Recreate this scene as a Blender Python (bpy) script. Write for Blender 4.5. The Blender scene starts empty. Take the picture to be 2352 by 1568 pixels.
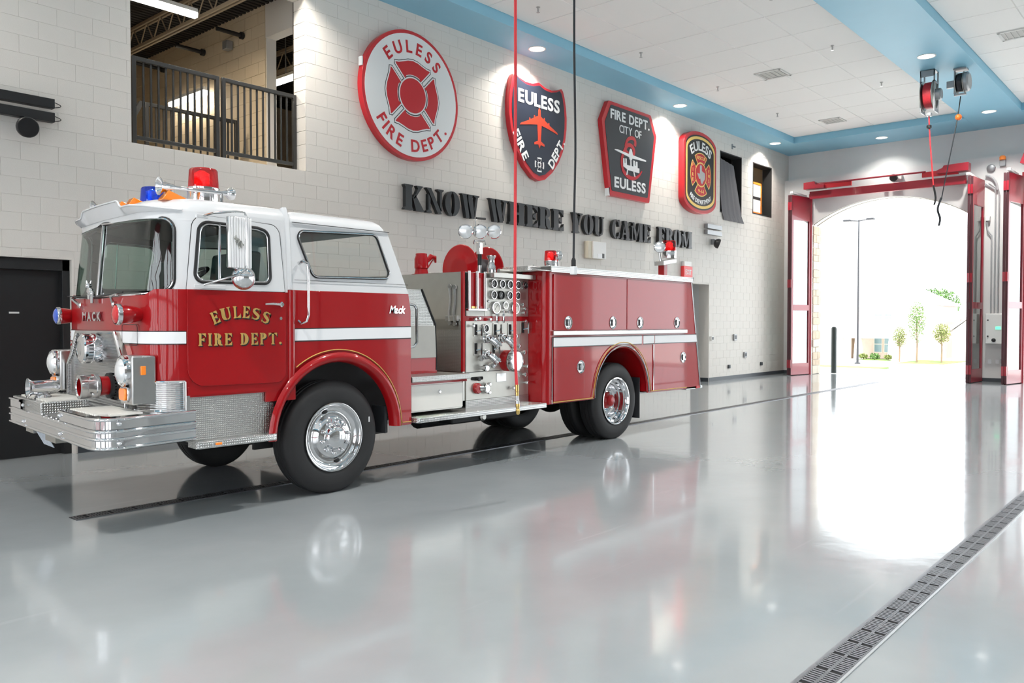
import bpy, bmesh, math, random
from mathutils import Vector, Matrix
random.seed(7)
PI = math.pi
sc = bpy.context.scene
COL = sc.collection

# ---------------------------------------------------------------- camera, sky, sun, exposure
FOC = 1882.0
cam_d = bpy.data.cameras.new('camera')
cam_d.sensor_width = 36.0
cam_d.lens = FOC / 2352.0 * 36.0
cam_d.clip_end = 600
cam = bpy.data.objects.new('camera', cam_d)
COL.objects.link(cam)
_yaw, _pit = math.radians(41.1), math.atan(43 / FOC)
_fw = Vector((math.cos(_yaw) * math.cos(_pit), math.sin(_yaw) * math.cos(_pit), -math.sin(_pit)))
_rt = Vector((math.sin(_yaw), -math.cos(_yaw), 0))
_up = _rt.cross(_fw)
cam.matrix_world = Matrix(((_rt.x, _up.x, -_fw.x, 0), (_rt.y, _up.y, -_fw.y, 0), (_rt.z, _up.z, -_fw.z, 1.58), (0, 0, 0, 1)))
sc.camera = cam

world = bpy.data.worlds.new('overcast_sky')
sc.world = world
world.use_nodes = True
_wn = world.node_tree.nodes
_wl = world.node_tree.links
_wn.clear()
_wo = _wn.new('ShaderNodeOutputWorld')
_wb = _wn.new('ShaderNodeBackground')
_wb.inputs['Color'].default_value = (0.90, 0.96, 1.0, 1)
_wb.inputs['Strength'].default_value = 1.5
_wl.new(_wb.outputs[0], _wo.inputs[0])

sun_d = bpy.data.lights.new('sun', 'SUN')
sun_d.energy = 4.5
sun_d.angle = math.radians(3)
sun_d.color = (1.0, 0.96, 0.9)
sun = bpy.data.objects.new('sun', sun_d)
COL.objects.link(sun)
sun.rotation_euler = Vector((0.42, 0.25, -1.0)).to_track_quat('-Z', 'Y').to_euler()

sc.view_settings.view_transform = 'Standard'
sc.view_settings.look = 'None'
sc.view_settings.gamma = 1.0
sc.view_settings.use_curve_mapping = False
sc.view_settings.exposure = 1.58
try:
    sc.cycles.sample_clamp_indirect = 6.0
    sc.cycles.max_bounces = 7
    sc.cycles.diffuse_bounces = 4
    sc.cycles.glossy_bounces = 4
    sc.cycles.adaptive_threshold = 0.045
    sc.cycles.transparent_max_bounces = 16
except Exception:
    pass

# ---------------------------------------------------------------- materials
MATS = {}
def M(name, col=(.8, .8, .8), rough=.5, metal=0.0, coat=0.0, emit=None, estr=0.0, spec=.5, noise=0.0, nscale=8.0, bump=0.0, bscale=60.0):
    if name in MATS:
        return MATS[name]
    m = bpy.data.materials.new(name)
    m.use_nodes = True
    nt = m.node_tree
    b = nt.nodes['Principled BSDF']
    c4 = (col[0], col[1], col[2], 1)
    b.inputs['Base Color'].default_value = c4
    b.inputs['Roughness'].default_value = rough
    b.inputs['Metallic'].default_value = metal
    b.inputs['Coat Weight'].default_value = coat
    b.inputs['Coat Roughness'].default_value = 0.04
    b.inputs['Specular IOR Level'].default_value = spec
    if emit:
        b.inputs['Emission Color'].default_value = (emit[0], emit[1], emit[2], 1)
        b.inputs['Emission Strength'].default_value = estr
    if noise or bump:
        tc = nt.nodes.new('ShaderNodeTexCoord')
    if noise:
        n = nt.nodes.new('ShaderNodeTexNoise')
        n.inputs['Scale'].default_value = nscale
        n.inputs['Detail'].default_value = 4
        nt.links.new(tc.outputs['Object'], n.inputs['Vector'])
        mr = nt.nodes.new('ShaderNodeMapRange')
        mr.inputs['To Min'].default_value = 1 - noise
        mr.inputs['To Max'].default_value = 1 + noise
        nt.links.new(n.outputs['Fac'], mr.inputs['Value'])
        mx = nt.nodes.new('ShaderNodeMix')
        mx.data_type = 'RGBA'
        mx.blend_type = 'MULTIPLY'
        mx.inputs['Factor'].default_value = 1
        mx.inputs['A'].default_value = c4
        nt.links.new(mr.outputs[0], mx.inputs['B'])
        nt.links.new(mx.outputs['Result'], b.inputs['Base Color'])
    if bump:
        n2 = nt.nodes.new('ShaderNodeTexNoise')
        n2.inputs['Scale'].default_value = bscale
        nt.links.new(tc.outputs['Object'], n2.inputs['Vector'])
        bp = nt.nodes.new('ShaderNodeBump')
        bp.inputs['Strength'].default_value = bump
        bp.inputs['Distance'].default_value = 0.01
        nt.links.new(n2.outputs['Fac'], bp.inputs['Height'])
        nt.links.new(bp.outputs[0], b.inputs['Normal'])
    MATS[name] = m
    return m

def glass_mat(name, tint, refl=1.0):
    m = bpy.data.materials.new(name)
    m.use_nodes = True
    nt = m.node_tree
    nt.nodes.clear()
    o = nt.nodes.new('ShaderNodeOutputMaterial')
    mix = nt.nodes.new('ShaderNodeMixShader')
    tr = nt.nodes.new('ShaderNodeBsdfTransparent')
    gl = nt.nodes.new('ShaderNodeBsdfGlossy')
    # two-sided Schlick reflectance of a thin pane
    ge = nt.nodes.new('ShaderNodeNewGeometry')
    dt = nt.nodes.new('ShaderNodeVectorMath')
    dt.operation = 'DOT_PRODUCT'
    nt.links.new(ge.outputs['Normal'], dt.inputs[0])
    nt.links.new(ge.outputs['Incoming'], dt.inputs[1])
    def ma(op, a, b=None):
        n = nt.nodes.new('ShaderNodeMath')
        n.operation = op
        for i, v in enumerate((a, b)):
            if v is None:
                continue
            if isinstance(v, (int, float)):
                n.inputs[i].default_value = v
            else:
                nt.links.new(v, n.inputs[i])
        return n
    inv = ma('SUBTRACT', 1.0, ma('ABSOLUTE', dt.outputs['Value']).outputs[0])
    f0 = .08 * refl
    fr = ma('ADD', ma('MULTIPLY', ma('POWER', inv.outputs[0], 5.0).outputs[0], 1 - f0).outputs[0], f0)
    tr.inputs['Color'].default_value = (tint[0], tint[1], tint[2], 1)
    gl.inputs['Roughness'].default_value = 0.01
    nt.links.new(fr.outputs[0], mix.inputs[0])
    nt.links.new(tr.outputs[0], mix.inputs[1])
    nt.links.new(gl.outputs[0], mix.inputs[2])
    nt.links.new(mix.outputs[0], o.inputs['Surface'])
    MATS[name] = m
    return m

def plate_mat(name, col, rough, k=170.0, strength=.6):
    """embossed tread plate: procedural raised lozenges as fine relief"""
    m = M(name, col, rough, 1.0)
    nt = m.node_tree
    b = nt.nodes['Principled BSDF']
    tc = nt.nodes.new('ShaderNodeTexCoord')
    sp = nt.nodes.new('ShaderNodeSeparateXYZ')
    nt.links.new(tc.outputs['Object'], sp.inputs[0])
    def ma(op, a, bb):
        n = nt.nodes.new('ShaderNodeMath')
        n.operation = op
        for i, v in enumerate((a, bb)):
            if v is None:
                continue
            if isinstance(v, (int, float)):
                n.inputs[i].default_value = v
            else:
                nt.links.new(v, n.inputs[i])
        return n.outputs[0]
    u = ma('ADD', sp.outputs['X'], sp.outputs['Y'])
    v = ma('ADD', sp.outputs['Z'], sp.outputs['Y'])
    p = ma('SINE', ma('MULTIPLY', ma('ADD', u, v), k), None)
    q = ma('SINE', ma('MULTIPLY', ma('SUBTRACT', u, v), k), None)
    h = ma('MAXIMUM', ma('MULTIPLY', p, q), 0.0)
    h = ma('POWER', h, 0.6)
    bp = nt.nodes.new('ShaderNodeBump')
    bp.inputs['Strength'].default_value = strength
    bp.inputs['Distance'].default_value = 0.008
    nt.links.new(h, bp.inputs['Height'])
    nt.links.new(bp.outputs[0], b.inputs['Normal'])
    return m

M('red_paint', (.33, .005, .008), .30, coat=.65, spec=.12, noise=.05, nscale=3)
M('white_paint', (.68, .69, .705), .25, coat=.8, noise=.03, nscale=3)
M('stripe_white', (.80, .81, .83), .5, spec=.3)
M('stripe_black', (.01, .01, .012), .4)
M('gold_leaf', (.62, .38, .10), .35, .35)
M('gold_letter', (.56, .35, .10), .4, .2)
M('chrome', (.74, .74, .75), .05, 1.0)
M('satin_chrome', (.60, .60, .60), .16, 1.0)
M('rib_glare_white', (.95, .95, .95), .3, .25)  # pale, barely metallic: the mirror back's bright reflection put into the colour
M('aluminium', (.56, .56, .555), .28, 1.0, noise=.06, nscale=20)
M('stainless', (.47, .46, .43), .33, 1.0, noise=.08, nscale=6)
M('dull_panel', (.40, .39, .36), .45, .7, noise=.07, nscale=7)
M('brushed_panel', (.55, .54, .50), .42, .85, noise=.07, nscale=9)
plate_mat('diamond_plate', (.60, .60, .59), .24, 150, .7)
plate_mat('fine_diamond_plate', (.50, .50, .485), .30, 190, .45)
M('rubber', (.014, .014, .015), .62, noise=.15, nscale=14)
M('tread_rubber', (.03, .032, .036), .55)
M('black_seal', (.008, .008, .009), .5)
M('black_paint', (.012, .012, .013), .42)
M('chassis_black', (.010, .010, .011), .55)
M('cab_interior', (.018, .022, .022), .7)
M('green_vinyl', (.03, .06, .065), .5)
M('amber_lens', (.85, .22, .01), .15, coat=1, emit=(.9, .25, .01), estr=.03)
M('orange_lens', (.95, .25, .02), .15, coat=1, emit=(1, .25, .02), estr=.05)
M('red_lens', (.55, .006, .012), .12, coat=1)
M('red_glow', (.9, .02, .02), .2, emit=(1, .03, .03), estr=.12)
M('blue_lens', (.02, .09, .52), .12, coat=1)
M('lamp_glass', (.86, .88, .90), .22, .55, coat=1.0)
M('gauge_face', (.02, .02, .02), .3)
M('gauge_face_white', (.75, .74, .68), .4)
M('needle', (.8, .8, .78), .4)
M('brass', (.75, .52, .18), .25, 1.0)
M('cream_panel', (.74, .73, .69), .4)
M('plate_print', (.55, .6, .68), .4, noise=.5, nscale=30)
glass_mat('cab_glass', (.50, .62, .57), 1.2)
glass_mat('clear_glass', (.86, .90, .88), .6)
glass_mat('door_glass', (.55, .62, .60), 3.6)
glass_mat('red_dome', (.92, .06, .08), 1.0)
glass_mat('blue_dome', (.08, .25, .95), 1.0)

# ---------------------------------------------------------------- mesh helpers
WARP = None
def origin_of(o):
    v = Vector((0, 0, 0))
    while o is not None:
        v += o.location
        o = o.parent
    return v

class MB:
    def __init__(s):
        s.v = []
        s.f = []
    def add(s, vs, fs):
        n = len(s.v)
        s.v += [tuple(p) for p in vs]
        s.f += [tuple(i + n for i in f) for f in fs]
        return s
    def box(s, x0, x1, y0, y1, z0, z1):
        return s.add([(x0, y0, z0), (x1, y0, z0), (x1, y1, z0), (x0, y1, z0), (x0, y0, z1), (x1, y0, z1), (x1, y1, z1), (x0, y1, z1)],
                     [(0, 3, 2, 1), (4, 5, 6, 7), (0, 1, 5, 4), (1, 2, 6, 5), (2, 3, 7, 6), (3, 0, 4, 7)])
    def hexa(s, a, b):
        """two quads a (4 pts) and b (4 pts) joined as a solid"""
        return s.add(list(a) + list(b), [(3, 2, 1, 0), (4, 5, 6, 7), (0, 1, 5, 4), (1, 2, 6, 5), (2, 3, 7, 6), (3, 0, 4, 7)])
    def frame(s, d):
        d = Vector(d).normalized()
        a = Vector((0, 0, 1)) if abs(d.z) < .9 else Vector((1, 0, 0))
        u = d.cross(a).normalized()
        return u, d.cross(u).normalized()
    def lathe(s, c, axis, prof, n=24, caps=True):
        """prof: list of (radius, distance along the axis)"""
        c = Vector(c)
        d = Vector(axis).normalized()
        u, w = s.frame(d)
        vs = []
        for r, h in prof:
            for i in range(n):
                a = 2 * PI * i / n
                vs.append(c + d * h + (u * math.cos(a) + w * math.sin(a)) * r)
        fs = []
        for k in range(len(prof) - 1):
            for i in range(n):
                j = (i + 1) % n
                fs.append((k * n + i, k * n + j, (k + 1) * n + j, (k + 1) * n + i))
        if caps:
            if prof[0][0] > 1e-6:
                fs.append(tuple(range(n - 1, -1, -1)))
            if prof[-1][0] > 1e-6:
                b = (len(prof) - 1) * n
                fs.append(tuple(b + i for i in range(n)))
        return s.add(vs, fs)
    def cyl(s, p0, p1, r0, r1=None, n=16):
        p0 = Vector(p0)
        p1 = Vector(p1)
        L = (p1 - p0).length
        return s.lathe(p0, p1 - p0, [(r0, 0), (r0 if r1 is None else r1, L)], n)
    def tube(s, pts, r, n=8, closed=False):
        pts = [Vector(p) for p in pts]
        m = len(pts)
        vs = []
        pu = None
        for i, p in enumerate(pts):
            a = pts[(i - 1) % m] if (closed or i > 0) else p
            b = pts[(i + 1) % m] if (closed or i < m - 1) else p
            d = (b - a)
            d = d.normalized() if d.length > 1e-9 else Vector((0, 0, 1))
            if pu is None:
                u, w = s.frame(d)
            else:
                u = pu - d * pu.dot(d)
                if u.length < 1e-6:
                    u, w = s.frame(d)
                u.normalize()
                w = d.cross(u)
            pu = u
            rr = r[i] if isinstance(r, (list, tuple)) else r
            for k in range(n):
                t = 2 * PI * k / n
                vs.append(p + (u * math.cos(t) + w * math.sin(t)) * rr)
        fs = []
        for i in range(m if closed else m - 1):
            j = (i + 1) % m
            for k in range(n):
                l = (k + 1) % n
                fs.append((i * n + k, i * n + l, j * n + l, j * n + k))
        if not closed:
            fs.append(tuple(range(n - 1, -1, -1)))
            fs.append(tuple((m - 1) * n + k for k in range(n)))
        return s.add(vs, fs)
    def prism(s, poly, ax, d0, d1):
        """poly in the two axes other than ax (in x,y,z order), extruded from d0 to d1 along ax"""
        def pt(p, d):
            if ax == 'x':
                return (d, p[0], p[1])
            if ax == 'y':
                return (p[0], d, p[1])
            return (p[0], p[1], d)
        n = len(poly)
        vs = [pt(p, d0) for p in poly] + [pt(p, d1) for p in poly]
        fs = [tuple(range(n - 1, -1, -1)), tuple(range(n, 2 * n))]
        for i in range(n):
            j = (i + 1) % n
            fs.append((i, j, n + j, n + i))
        return s.add(vs, fs)
    def sphere(s, c, r, n=12, m=8, sx=1, sy=1, sz=1):
        vs = []
        for j in range(m + 1):
            t = PI * j / m
            for i in range(n):
                a = 2 * PI * i / n
                vs.append((c[0] + r * sx * math.sin(t) * math.cos(a), c[1] + r * sy * math.sin(t) * math.sin(a), c[2] + r * sz * math.cos(t)))
        fs = []
        for j in range(m):
            for i in range(n):
                k = (i + 1) % n
                fs.append((j * n + i, (j + 1) * n + i, (j + 1) * n + k, j * n + k))
        return s.add(vs, fs)
    def grid(s, rows, closed=False):
        n = len(rows[0])
        vs = [p for r in rows for p in r]
        fs = []
        for k in range(len(rows) - 1):
            for i in range(n if closed else n - 1):
                j = (i + 1) % n
                fs.append((k * n + i, k * n + j, (k + 1) * n + j, (k + 1) * n + i))
        return s.add(vs, fs)
    def mirror_y(s, c=7.4):
        n = len(s.v)
        s.v += [(x, 2 * c - y, z) for x, y, z in s.v[:n]]
        s.f += [tuple(i + n for i in reversed(f)) for f in list(s.f)]
        return s
    def build(s, name, mat, parent=None, bev=0.0, solid=0.0, smooth=35, recalc=True, seg=2, offset=-1):
        o = origin_of(parent)
        vs = s.v
        if WARP:
            vs = [WARP(p) for p in vs]
        me = bpy.data.meshes.new(name)
        me.from_pydata([(p[0] - o.x, p[1] - o.y, p[2] - o.z) for p in vs], [], s.f)
        if recalc:
            bm = bmesh.new()
            bm.from_mesh(me)
            bmesh.ops.remove_doubles(bm, verts=bm.verts, dist=1e-5)
            bmesh.ops.recalc_face_normals(bm, faces=bm.faces)
            bm.to_mesh(me)
            bm.free()
        me.materials.append(MATS[mat] if isinstance(mat, str) else mat)
        if smooth:
            me.shade_smooth()
            me.set_sharp_from_angle(angle=math.radians(smooth))
        ob = bpy.data.objects.new(name, me)
        COL.objects.link(ob)
        if parent is not None:
            ob.parent = parent
        if solid:
            md = ob.modifiers.new('solid', 'SOLIDIFY')
            md.thickness = solid
            md.offset = offset
            es = ob.modifiers.new('split', 'EDGE_SPLIT')
            es.split_angle = math.radians(40)
        if bev:
            md = ob.modifiers.new('bevel', 'BEVEL')
            md.width = bev
            md.segments = seg
            md.limit_method = 'ANGLE'
            md.angle_limit = math.radians(40)
        return ob

def tag(o, label, cat, group=None):
    o['label'] = label
    o['category'] = cat
    if group:
        o['group'] = group
    return o
def struct(o, label=None):
    o['kind'] = 'structure'
    if label:
        o['label'] = label
    return o
def thing(name, loc, label, cat, group=None):
    o = bpy.data.objects.new(name, None)
    o.empty_display_size = .2
    o.location = loc
    COL.objects.link(o)
    return tag(o, label, cat, group)
def dup(root, dx, label=None):
    """copy a thing with its parts and sub-parts, moved by dx"""
    def cp(o, par):
        c = o.copy()
        COL.objects.link(c)
        c.parent = par
        for ch in list(o.children):
            cp(ch, c)
        return c
    r = cp(root, None)
    r.location = Vector(root.location) + Vector(dx)
    if label:
        r['label'] = label
    return r

def rpoly(pts, rad, seg=6):
    """2D polygon with rounded corners"""
    out = []
    n = len(pts)
    for i in range(n):
        p = Vector(pts[i])
        a = Vector(pts[i - 1]) - p
        b = Vector(pts[(i + 1) % n]) - p
        r = rad[i] if isinstance(rad, (list, tuple)) else rad
        if r <= 0:
            out.append(tuple(p))
            continue
        la, lb = a.length, b.length
        a.normalize()
        b.normalize()
        ang = a.angle(b)
        t = min(r / math.tan(ang / 2), la * .49, lb * .49)
        rr = t * math.tan(ang / 2)
        c = p + (a + b).normalized() * (rr / math.sin(ang / 2))
        p0 = p + a * t - c
        p1 = p + b * t - c
        a0 = math.atan2(p0.y, p0.x)
        a1 = math.atan2(p1.y, p1.x)
        d = (a1 - a0 + PI) % (2 * PI) - PI
        for k in range(seg + 1):
            th = a0 + d * k / seg
            out.append((c.x + rr * math.cos(th), c.y + rr * math.sin(th)))
    return out
def rrect(x0, x1, z0, z1, r, seg=6):
    return rpoly([(x0, z0), (x1, z0), (x1, z1), (x0, z1)], r, seg)
def circle(cx, cy, r, n=24, ry=None, a0=0.0):
    ry = r if ry is None else ry
    return [(cx + r * math.cos(a0 + 2 * PI * i / n), cy + ry * math.sin(a0 + 2 * PI * i / n)) for i in range(n)]

def flat(outline, holes=(), ucuts=(), vcuts=()):
    """triangulated 2D region with holes, cut along given lines; returns (verts2d, faces)"""
    bm = bmesh.new()
    for loop in [outline] + list(holes):
        vs = [bm.verts.new((p[0], p[1], 0)) for p in loop]
        for i in range(len(vs)):
            bm.edges.new((vs[i], vs[(i + 1) % len(vs)]))
    bmesh.ops.triangle_fill(bm, use_beauty=True, use_dissolve=False, edges=bm.edges[:], normal=(0, 0, 1))
    for u in ucuts:
        bmesh.ops.bisect_plane(bm, geom=bm.verts[:] + bm.edges[:] + bm.faces[:], dist=1e-6, plane_co=(u, 0, 0), plane_no=(1, 0, 0))
    for v in vcuts:
        bmesh.ops.bisect_plane(bm, geom=bm.verts[:] + bm.edges[:] + bm.faces[:], dist=1e-6, plane_co=(0, v, 0), plane_no=(0, 1, 0))
    for f in bm.faces:
        if f.normal.z < 0:
            f.normal_flip()
    bm.verts.index_update()
    V2 = [(v.co.x, v.co.y) for v in bm.verts]
    F = [tuple(v.index for v in f.verts) for f in bm.faces]
    bm.free()
    return V2, F
def panel(mb, outline, holes, mapf, ucuts=(), vcuts=()):
    v, f = flat(outline, holes, ucuts, vcuts)
    return mb.add([mapf(a, b) for a, b in v], f)
def slab(mb, outline, holes, mapf, d):
    """flat region given real thickness: mapf(u, v, depth), depth 0 and d, with side walls"""
    v, f = flat(outline, holes)
    mb.add([mapf(a, b, 0) for a, b in v], f)
    mb.add([mapf(a, b, d) for a, b in v], [tuple(reversed(q)) for q in f])
    for loop in [outline] + list(holes):
        n = len(loop)
        mb.add([mapf(a, b, 0) for a, b in loop] + [mapf(a, b, d) for a, b in loop], [(i, (i + 1) % n, n + (i + 1) % n, n + i) for i in range(n)])
    return mb

# ---------------------------------------------------------------- lettering
_GL = {}
def glyph(ch, bold):
    k = (ch, bold)
    if k not in _GL:
        cu = bpy.data.curves.new('glyph', 'FONT')
        cu.body = ch
        cu.size = 1.0
        cu.offset = bold
        cu.resolution_u = 4
        ob = bpy.data.objects.new('glyph', cu)
        me = bpy.data.meshes.new_from_object(ob)
        vs = [(v.co.x, v.co.y) for v in me.vertices]
        fs = [tuple(p.vertices) for p in me.polygons]
        bpy.data.objects.remove(ob)
        bpy.data.curves.remove(cu)
        bpy.data.meshes.remove(me)
        if vs:
            x0 = min(v[0] for v in vs)
            vs = [(v[0] - x0, v[1]) for v in vs]
            w = max(v[0] for v in vs)
        else:
            w = .3
        _GL[k] = (vs, fs, w)
    return _GL[k]
CAPH = .73
def set_text(mb, text, mapf, cx, cy, h, bold=.02, gap=.10, sx=1.0, fit=None, arc=None, d=.006, glyphs=None, part=None):
    """text centred on (cx, cy); arc=(radius, mid angle, +1 top / -1 bottom) sets it on a circle about (cx, cy)"""
    g = [(glyphs(c) if glyphs else glyph(c, bold)) for c in text]
    cap = 1.0 if glyphs else CAPH
    s = h / cap
    ws = [q[2] * s * sx for q in g]
    gp = gap * h
    tot = sum(ws) + gp * (len(ws) - 1)
    if fit:
        k = fit / tot
        sx *= k
        gp *= k
        ws = [w * k for w in ws]
        tot = fit
    x = -tot / 2
    for ci, ((vs, fs, _), w) in enumerate(zip(g, ws)):
        if vs and (part is None or part[0] <= ci < part[1]):
            def place(px, py):
                px = px * s * sx
                py = py * s
                if arc is None:
                    return cx + x + px, cy + py
                R, mid, sg = arc
                if sg > 0:
                    th = mid - (x + w / 2) / (R + h / 2)
                    a, b = px - w / 2, py
                    ex = (math.sin(th), -math.cos(th))
                    er = (math.cos(th), math.sin(th))
                    return cx + er[0] * (R + b) + ex[0] * a, cy + er[1] * (R + b) + ex[1] * a
                th = mid + (x + w / 2) / (R - h / 2)
                a, b = px - w / 2, py
                ex = (-math.sin(th), math.cos(th))
                er = (-math.cos(th), -math.sin(th))
                return cx - er[0] * R + er[0] * b + ex[0] * a, cy - er[1] * R + er[1] * b + ex[1] * a
            P2 = [place(*q) for q in vs]
            n = len(P2)
            # boundary edges for side walls
            cnt = {}
            for f in fs:
                for i in range(len(f)):
                    e = (f[i], f[(i + 1) % len(f)])
                    cnt[e] = cnt.get(e, 0) + 1
            side = [e for e in cnt if (e[1], e[0]) not in cnt]
            allv = [mapf(a, b, d) for a, b in P2] + [mapf(a, b, 0) for a, b in P2]
            mb.add(allv, list(fs) + [(a, n + a, n + b, b) for a, b in side])
        x += w + gp
    return mb

# hand-drawn heavy slab-serif capitals (unit height) for the wall motto and the gold leaf
def _stem(x0, x1, z0=0.0, z1=1.0, s=.06):
    return [(x0 - s, z0), (x1 + s, z0), (x1 + s, z0 + .045), (x1, z0 + .12), (x1, z1 - .12), (x1 + s, z1 - .045), (x1 + s, z1), (x0 - s, z1), (x0 - s, z1 - .045), (x0, z1 - .12), (x0, z0 + .12), (x0 - s, z0 + .045)]
def _arcband(cx, cz, ro, zo, ri, zi, a0, a1, n=14):
    A = [math.radians(a0 + (a1 - a0) * i / n) for i in range(n + 1)]
    return [(cx + ro * math.cos(a), cz + zo * math.sin(a)) for a in A] + [(cx + ri * math.cos(a), cz + zi * math.sin(a)) for a in reversed(A)]
def _stroke(pts, w):
    L, R = [], []
    for i, p in enumerate(pts):
        a = pts[max(i - 1, 0)]
        b = pts[min(i + 1, len(pts) - 1)]
        dx, dz = b[0] - a[0], b[1] - a[1]
        l = math.hypot(dx, dz) or 1
        ww = (w[i] if isinstance(w, (list, tuple)) else w) / 2
        L.append((p[0] - dz / l * ww, p[1] + dx / l * ww))
        R.append((p[0] + dz / l * ww, p[1] - dx / l * ww))
    return L + R[::-1]
def serif(ch, t=.27, gap=.05):
    """polygons and width of one capital; gap = stencil bridge"""
    g = gap
    a, b = .06, .06 + t
    S = _stem
    if ch == 'K':
        P = [S(a, b), [(b + g, .44), (b + g + .12, .60), (b + .30, .88), (b + .22, 1), (b + .56, 1), (b + .46, .90), (b + .18, .52)], [(b + g, .50), (b + .16, .66), (b + .54, .10), (b + .62, 0), (b + .20, 0)]]
        w = b + .62
    elif ch == 'N':
        P = [[(0, 1), (.26, 1), (.80, .0), (.60, .0), (.12, .88)], [(.02, 0), (.30, 0), (.30, .045), (.22, .12), (.22, .58), (.12, .76), (.12, .12), (.02, .045)], [(.58, 1), (.90, 1), (.90, .955), (.80, .88), (.80, .12), (.70, .30), (.70, .88), (.58, .955)]]
        w = .9
    elif ch == 'O':
        q = g / 2
        c = .39
        P = [_arcband(c - q, .5, .37, .51, .09, .43, 90, 270), _arcband(c + q, .5, .37, .51, .09, .43, -90, 90)]
        w = .78
    elif ch == 'W':
        P = [[(0, 1), (.36, 1), (.30, .94), (.46, .0), (.28, 0), (.08, .94)], [(.38, 1), (.68, 1), (.62, .94), (.76, 0), (.58, 0), (.40, .7)], [(.72, 1), (1.02, 1), (1.02, .95), (.93, .9), (.79, .08), (.72, .40), (.82, .9), (.72, .95)]]
        w = 1.02
    elif ch == 'H':
        P = [S(a, b), S(b + .2, b + .2 + t), [(b, .45), (b + .2, .45), (b + .2, .56), (b, .56)]]
        w = b + .26 + t
    elif ch == 'E':
        P = [S(a, b), [(b, 1), (b + .32, 1), (b + .32, .68), (b + .24, .80), (b + .1, .90), (b, .91)], [(b, 0), (b + .34, 0), (b + .34, .34), (b + .26, .2), (b + .1, .10), (b, .09)], [(b + g * .6, .46), (b + .22, .36), (b + .22, .66), (b + g * .6, .55)]]
        w = b + .34
    elif ch == 'F':
        P = [S(a, b), [(b, 1), (b + .32, 1), (b + .32, .66), (b + .24, .80), (b + .1, .90), (b, .91)], [(b + g * .6, .44), (b + .22, .34), (b + .22, .64), (b + g * .6, .53)]]
        w = b + .32
    elif ch == 'L':
        P = [S(a, b), [(b, 0), (b + .36, 0), (b + .36, .38), (b + .27, .22), (b + .1, .10), (b, .09)]]
        w = b + .36
    elif ch == 'R':
        P = [S(a, b), _arcband(b + g * .6, .745, .30, .255, .07, .17, -90, 90), [(b + g * .6, .5), (b + .22, .5), (b + .30, .36), (b + .32, .12), (b + .42, .06), (b + .42, 0), (b + .20, 0), (b + .07, .16), (b + .05, .44)]]
        w = b + .42
    elif ch == 'P':
        P = [S(a, b), _arcband(b + g * .6, .73, .32, .27, .07, .18, -90, 90)]
        w = b + .34
    elif ch == 'D':
        P = [S(a, b), _arcband(b + g * .6, .5, .42, .5, .14, .41, -90, 90)]
        w = b + .45
    elif ch == 'I':
        P = [S(a, b)]
        w = b + .06
    elif ch == 'T':
        P = [S(.27, .27 + t), [(0, 1), (.54 + t, 1), (.54 + t, .66), (.46 + t, .8), (.32 + t, .9), (.27, .91), (.22, .9), (.08, .8), (0, .66)]]
        w = .54 + t
    elif ch == 'Y':
        P = [[(0, 1), (.38, 1), (.31, .93), (.46, .5), (.46, .12), (.54, .045), (.54, 0), (.12, 0), (.12, .045), (.2, .12), (.2, .48), (.06, .93)], [(.50, 1), (.80, 1), (.80, .955), (.70, .90), (.50, .42), (.50, .62), (.60, .90), (.50, .955)]]
        w = .8
    elif ch == 'U':
        P = [[(0, 1), (.40, 1), (.40, .955), (.34, .9), (.34, .24), (.40, .10), (.41, -.01), (.26, .02), (.12, .10), (.06, .26), (.06, .9), (0, .955)], [(.54, 1), (.82, 1), (.82, .955), (.74, .9), (.74, .26), (.68, .09), (.46, -.01), (.46, .08), (.58, .14), (.63, .28), (.63, .9), (.54, .955)]]
        w = .82
    elif ch == 'C':
        P = [_arcband(.40, .5, .38, .51, .10, .43, 92, 262), [(.43, 1.0), (.43, .93), (.56, .86), (.62, .64), (.70, .64), (.70, 1.0), (.64, 1.0), (.60, .95)], [(.43, -.01), (.43, .07), (.58, .13), (.64, .34), (.72, .34), (.70, .10), (.58, .0)]]
        w = .73
    elif ch == 'A':
        P = [[(.30, 1), (.56, 1), (.80, .08), (.88, .045), (.88, 0), (.44, 0), (.44, .045), (.51, .08), (.36, .72)], [(.02, 0), (.30, 0), (.30, .045), (.22, .09), (.34, .60), (.29, .78), (.12, .09), (.02, .045)], [(.25, .26), (.46, .26), (.44, .36), (.28, .36)]]
        w = .9
    elif ch == 'M':
        P = [[(0, 1), (.27, 1), (.51, .34), (.43, .06), (.39, .06), (.16, .78), (.16, .94), (0, .955)], S(.06, .14, 0, .80), [(.54, .30), (.47, .08), (.50, .06), (.71, .62), (.71, .98), (.69, .98)], S(.76, .76 + t, s=.05)]
        w = .81 + t
    elif ch == 'S':
        c = [(.60, .70), (.56, .86), (.42, .95), (.26, .93), (.15, .82), (.14, .68), (.26, .57), (.44, .47), (.57, .36), (.57, .20), (.45, .07), (.28, .05), (.14, .12), (.08, .30)]
        P = [_stroke(c, [.05, .09, .10, .13, .18, .22, .25, .26, .24, .18, .13, .10, .09, .05])]
        P.append([(.52, .98), (.62, .98), (.62, .64), (.56, .68)])
        P.append([(.06, .02), (.14, .02), (.12, .30), (.06, .36)])
        w = .70
    elif ch == '.':
        P = [circle(.12, .10, .11, 10)]
        w = .24
    else:
        P = []
        w = .34
    return P, w
def serif_glyph(ch, t=.22, gap=0.0):
    P, w = serif(ch, t, gap)
    vs, fs = [], []
    for p in P:
        v, f = flat(p)
        n = len(vs)
        vs += v
        fs += [tuple(i + n for i in q) for q in f]
    return vs, fs, w
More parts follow.
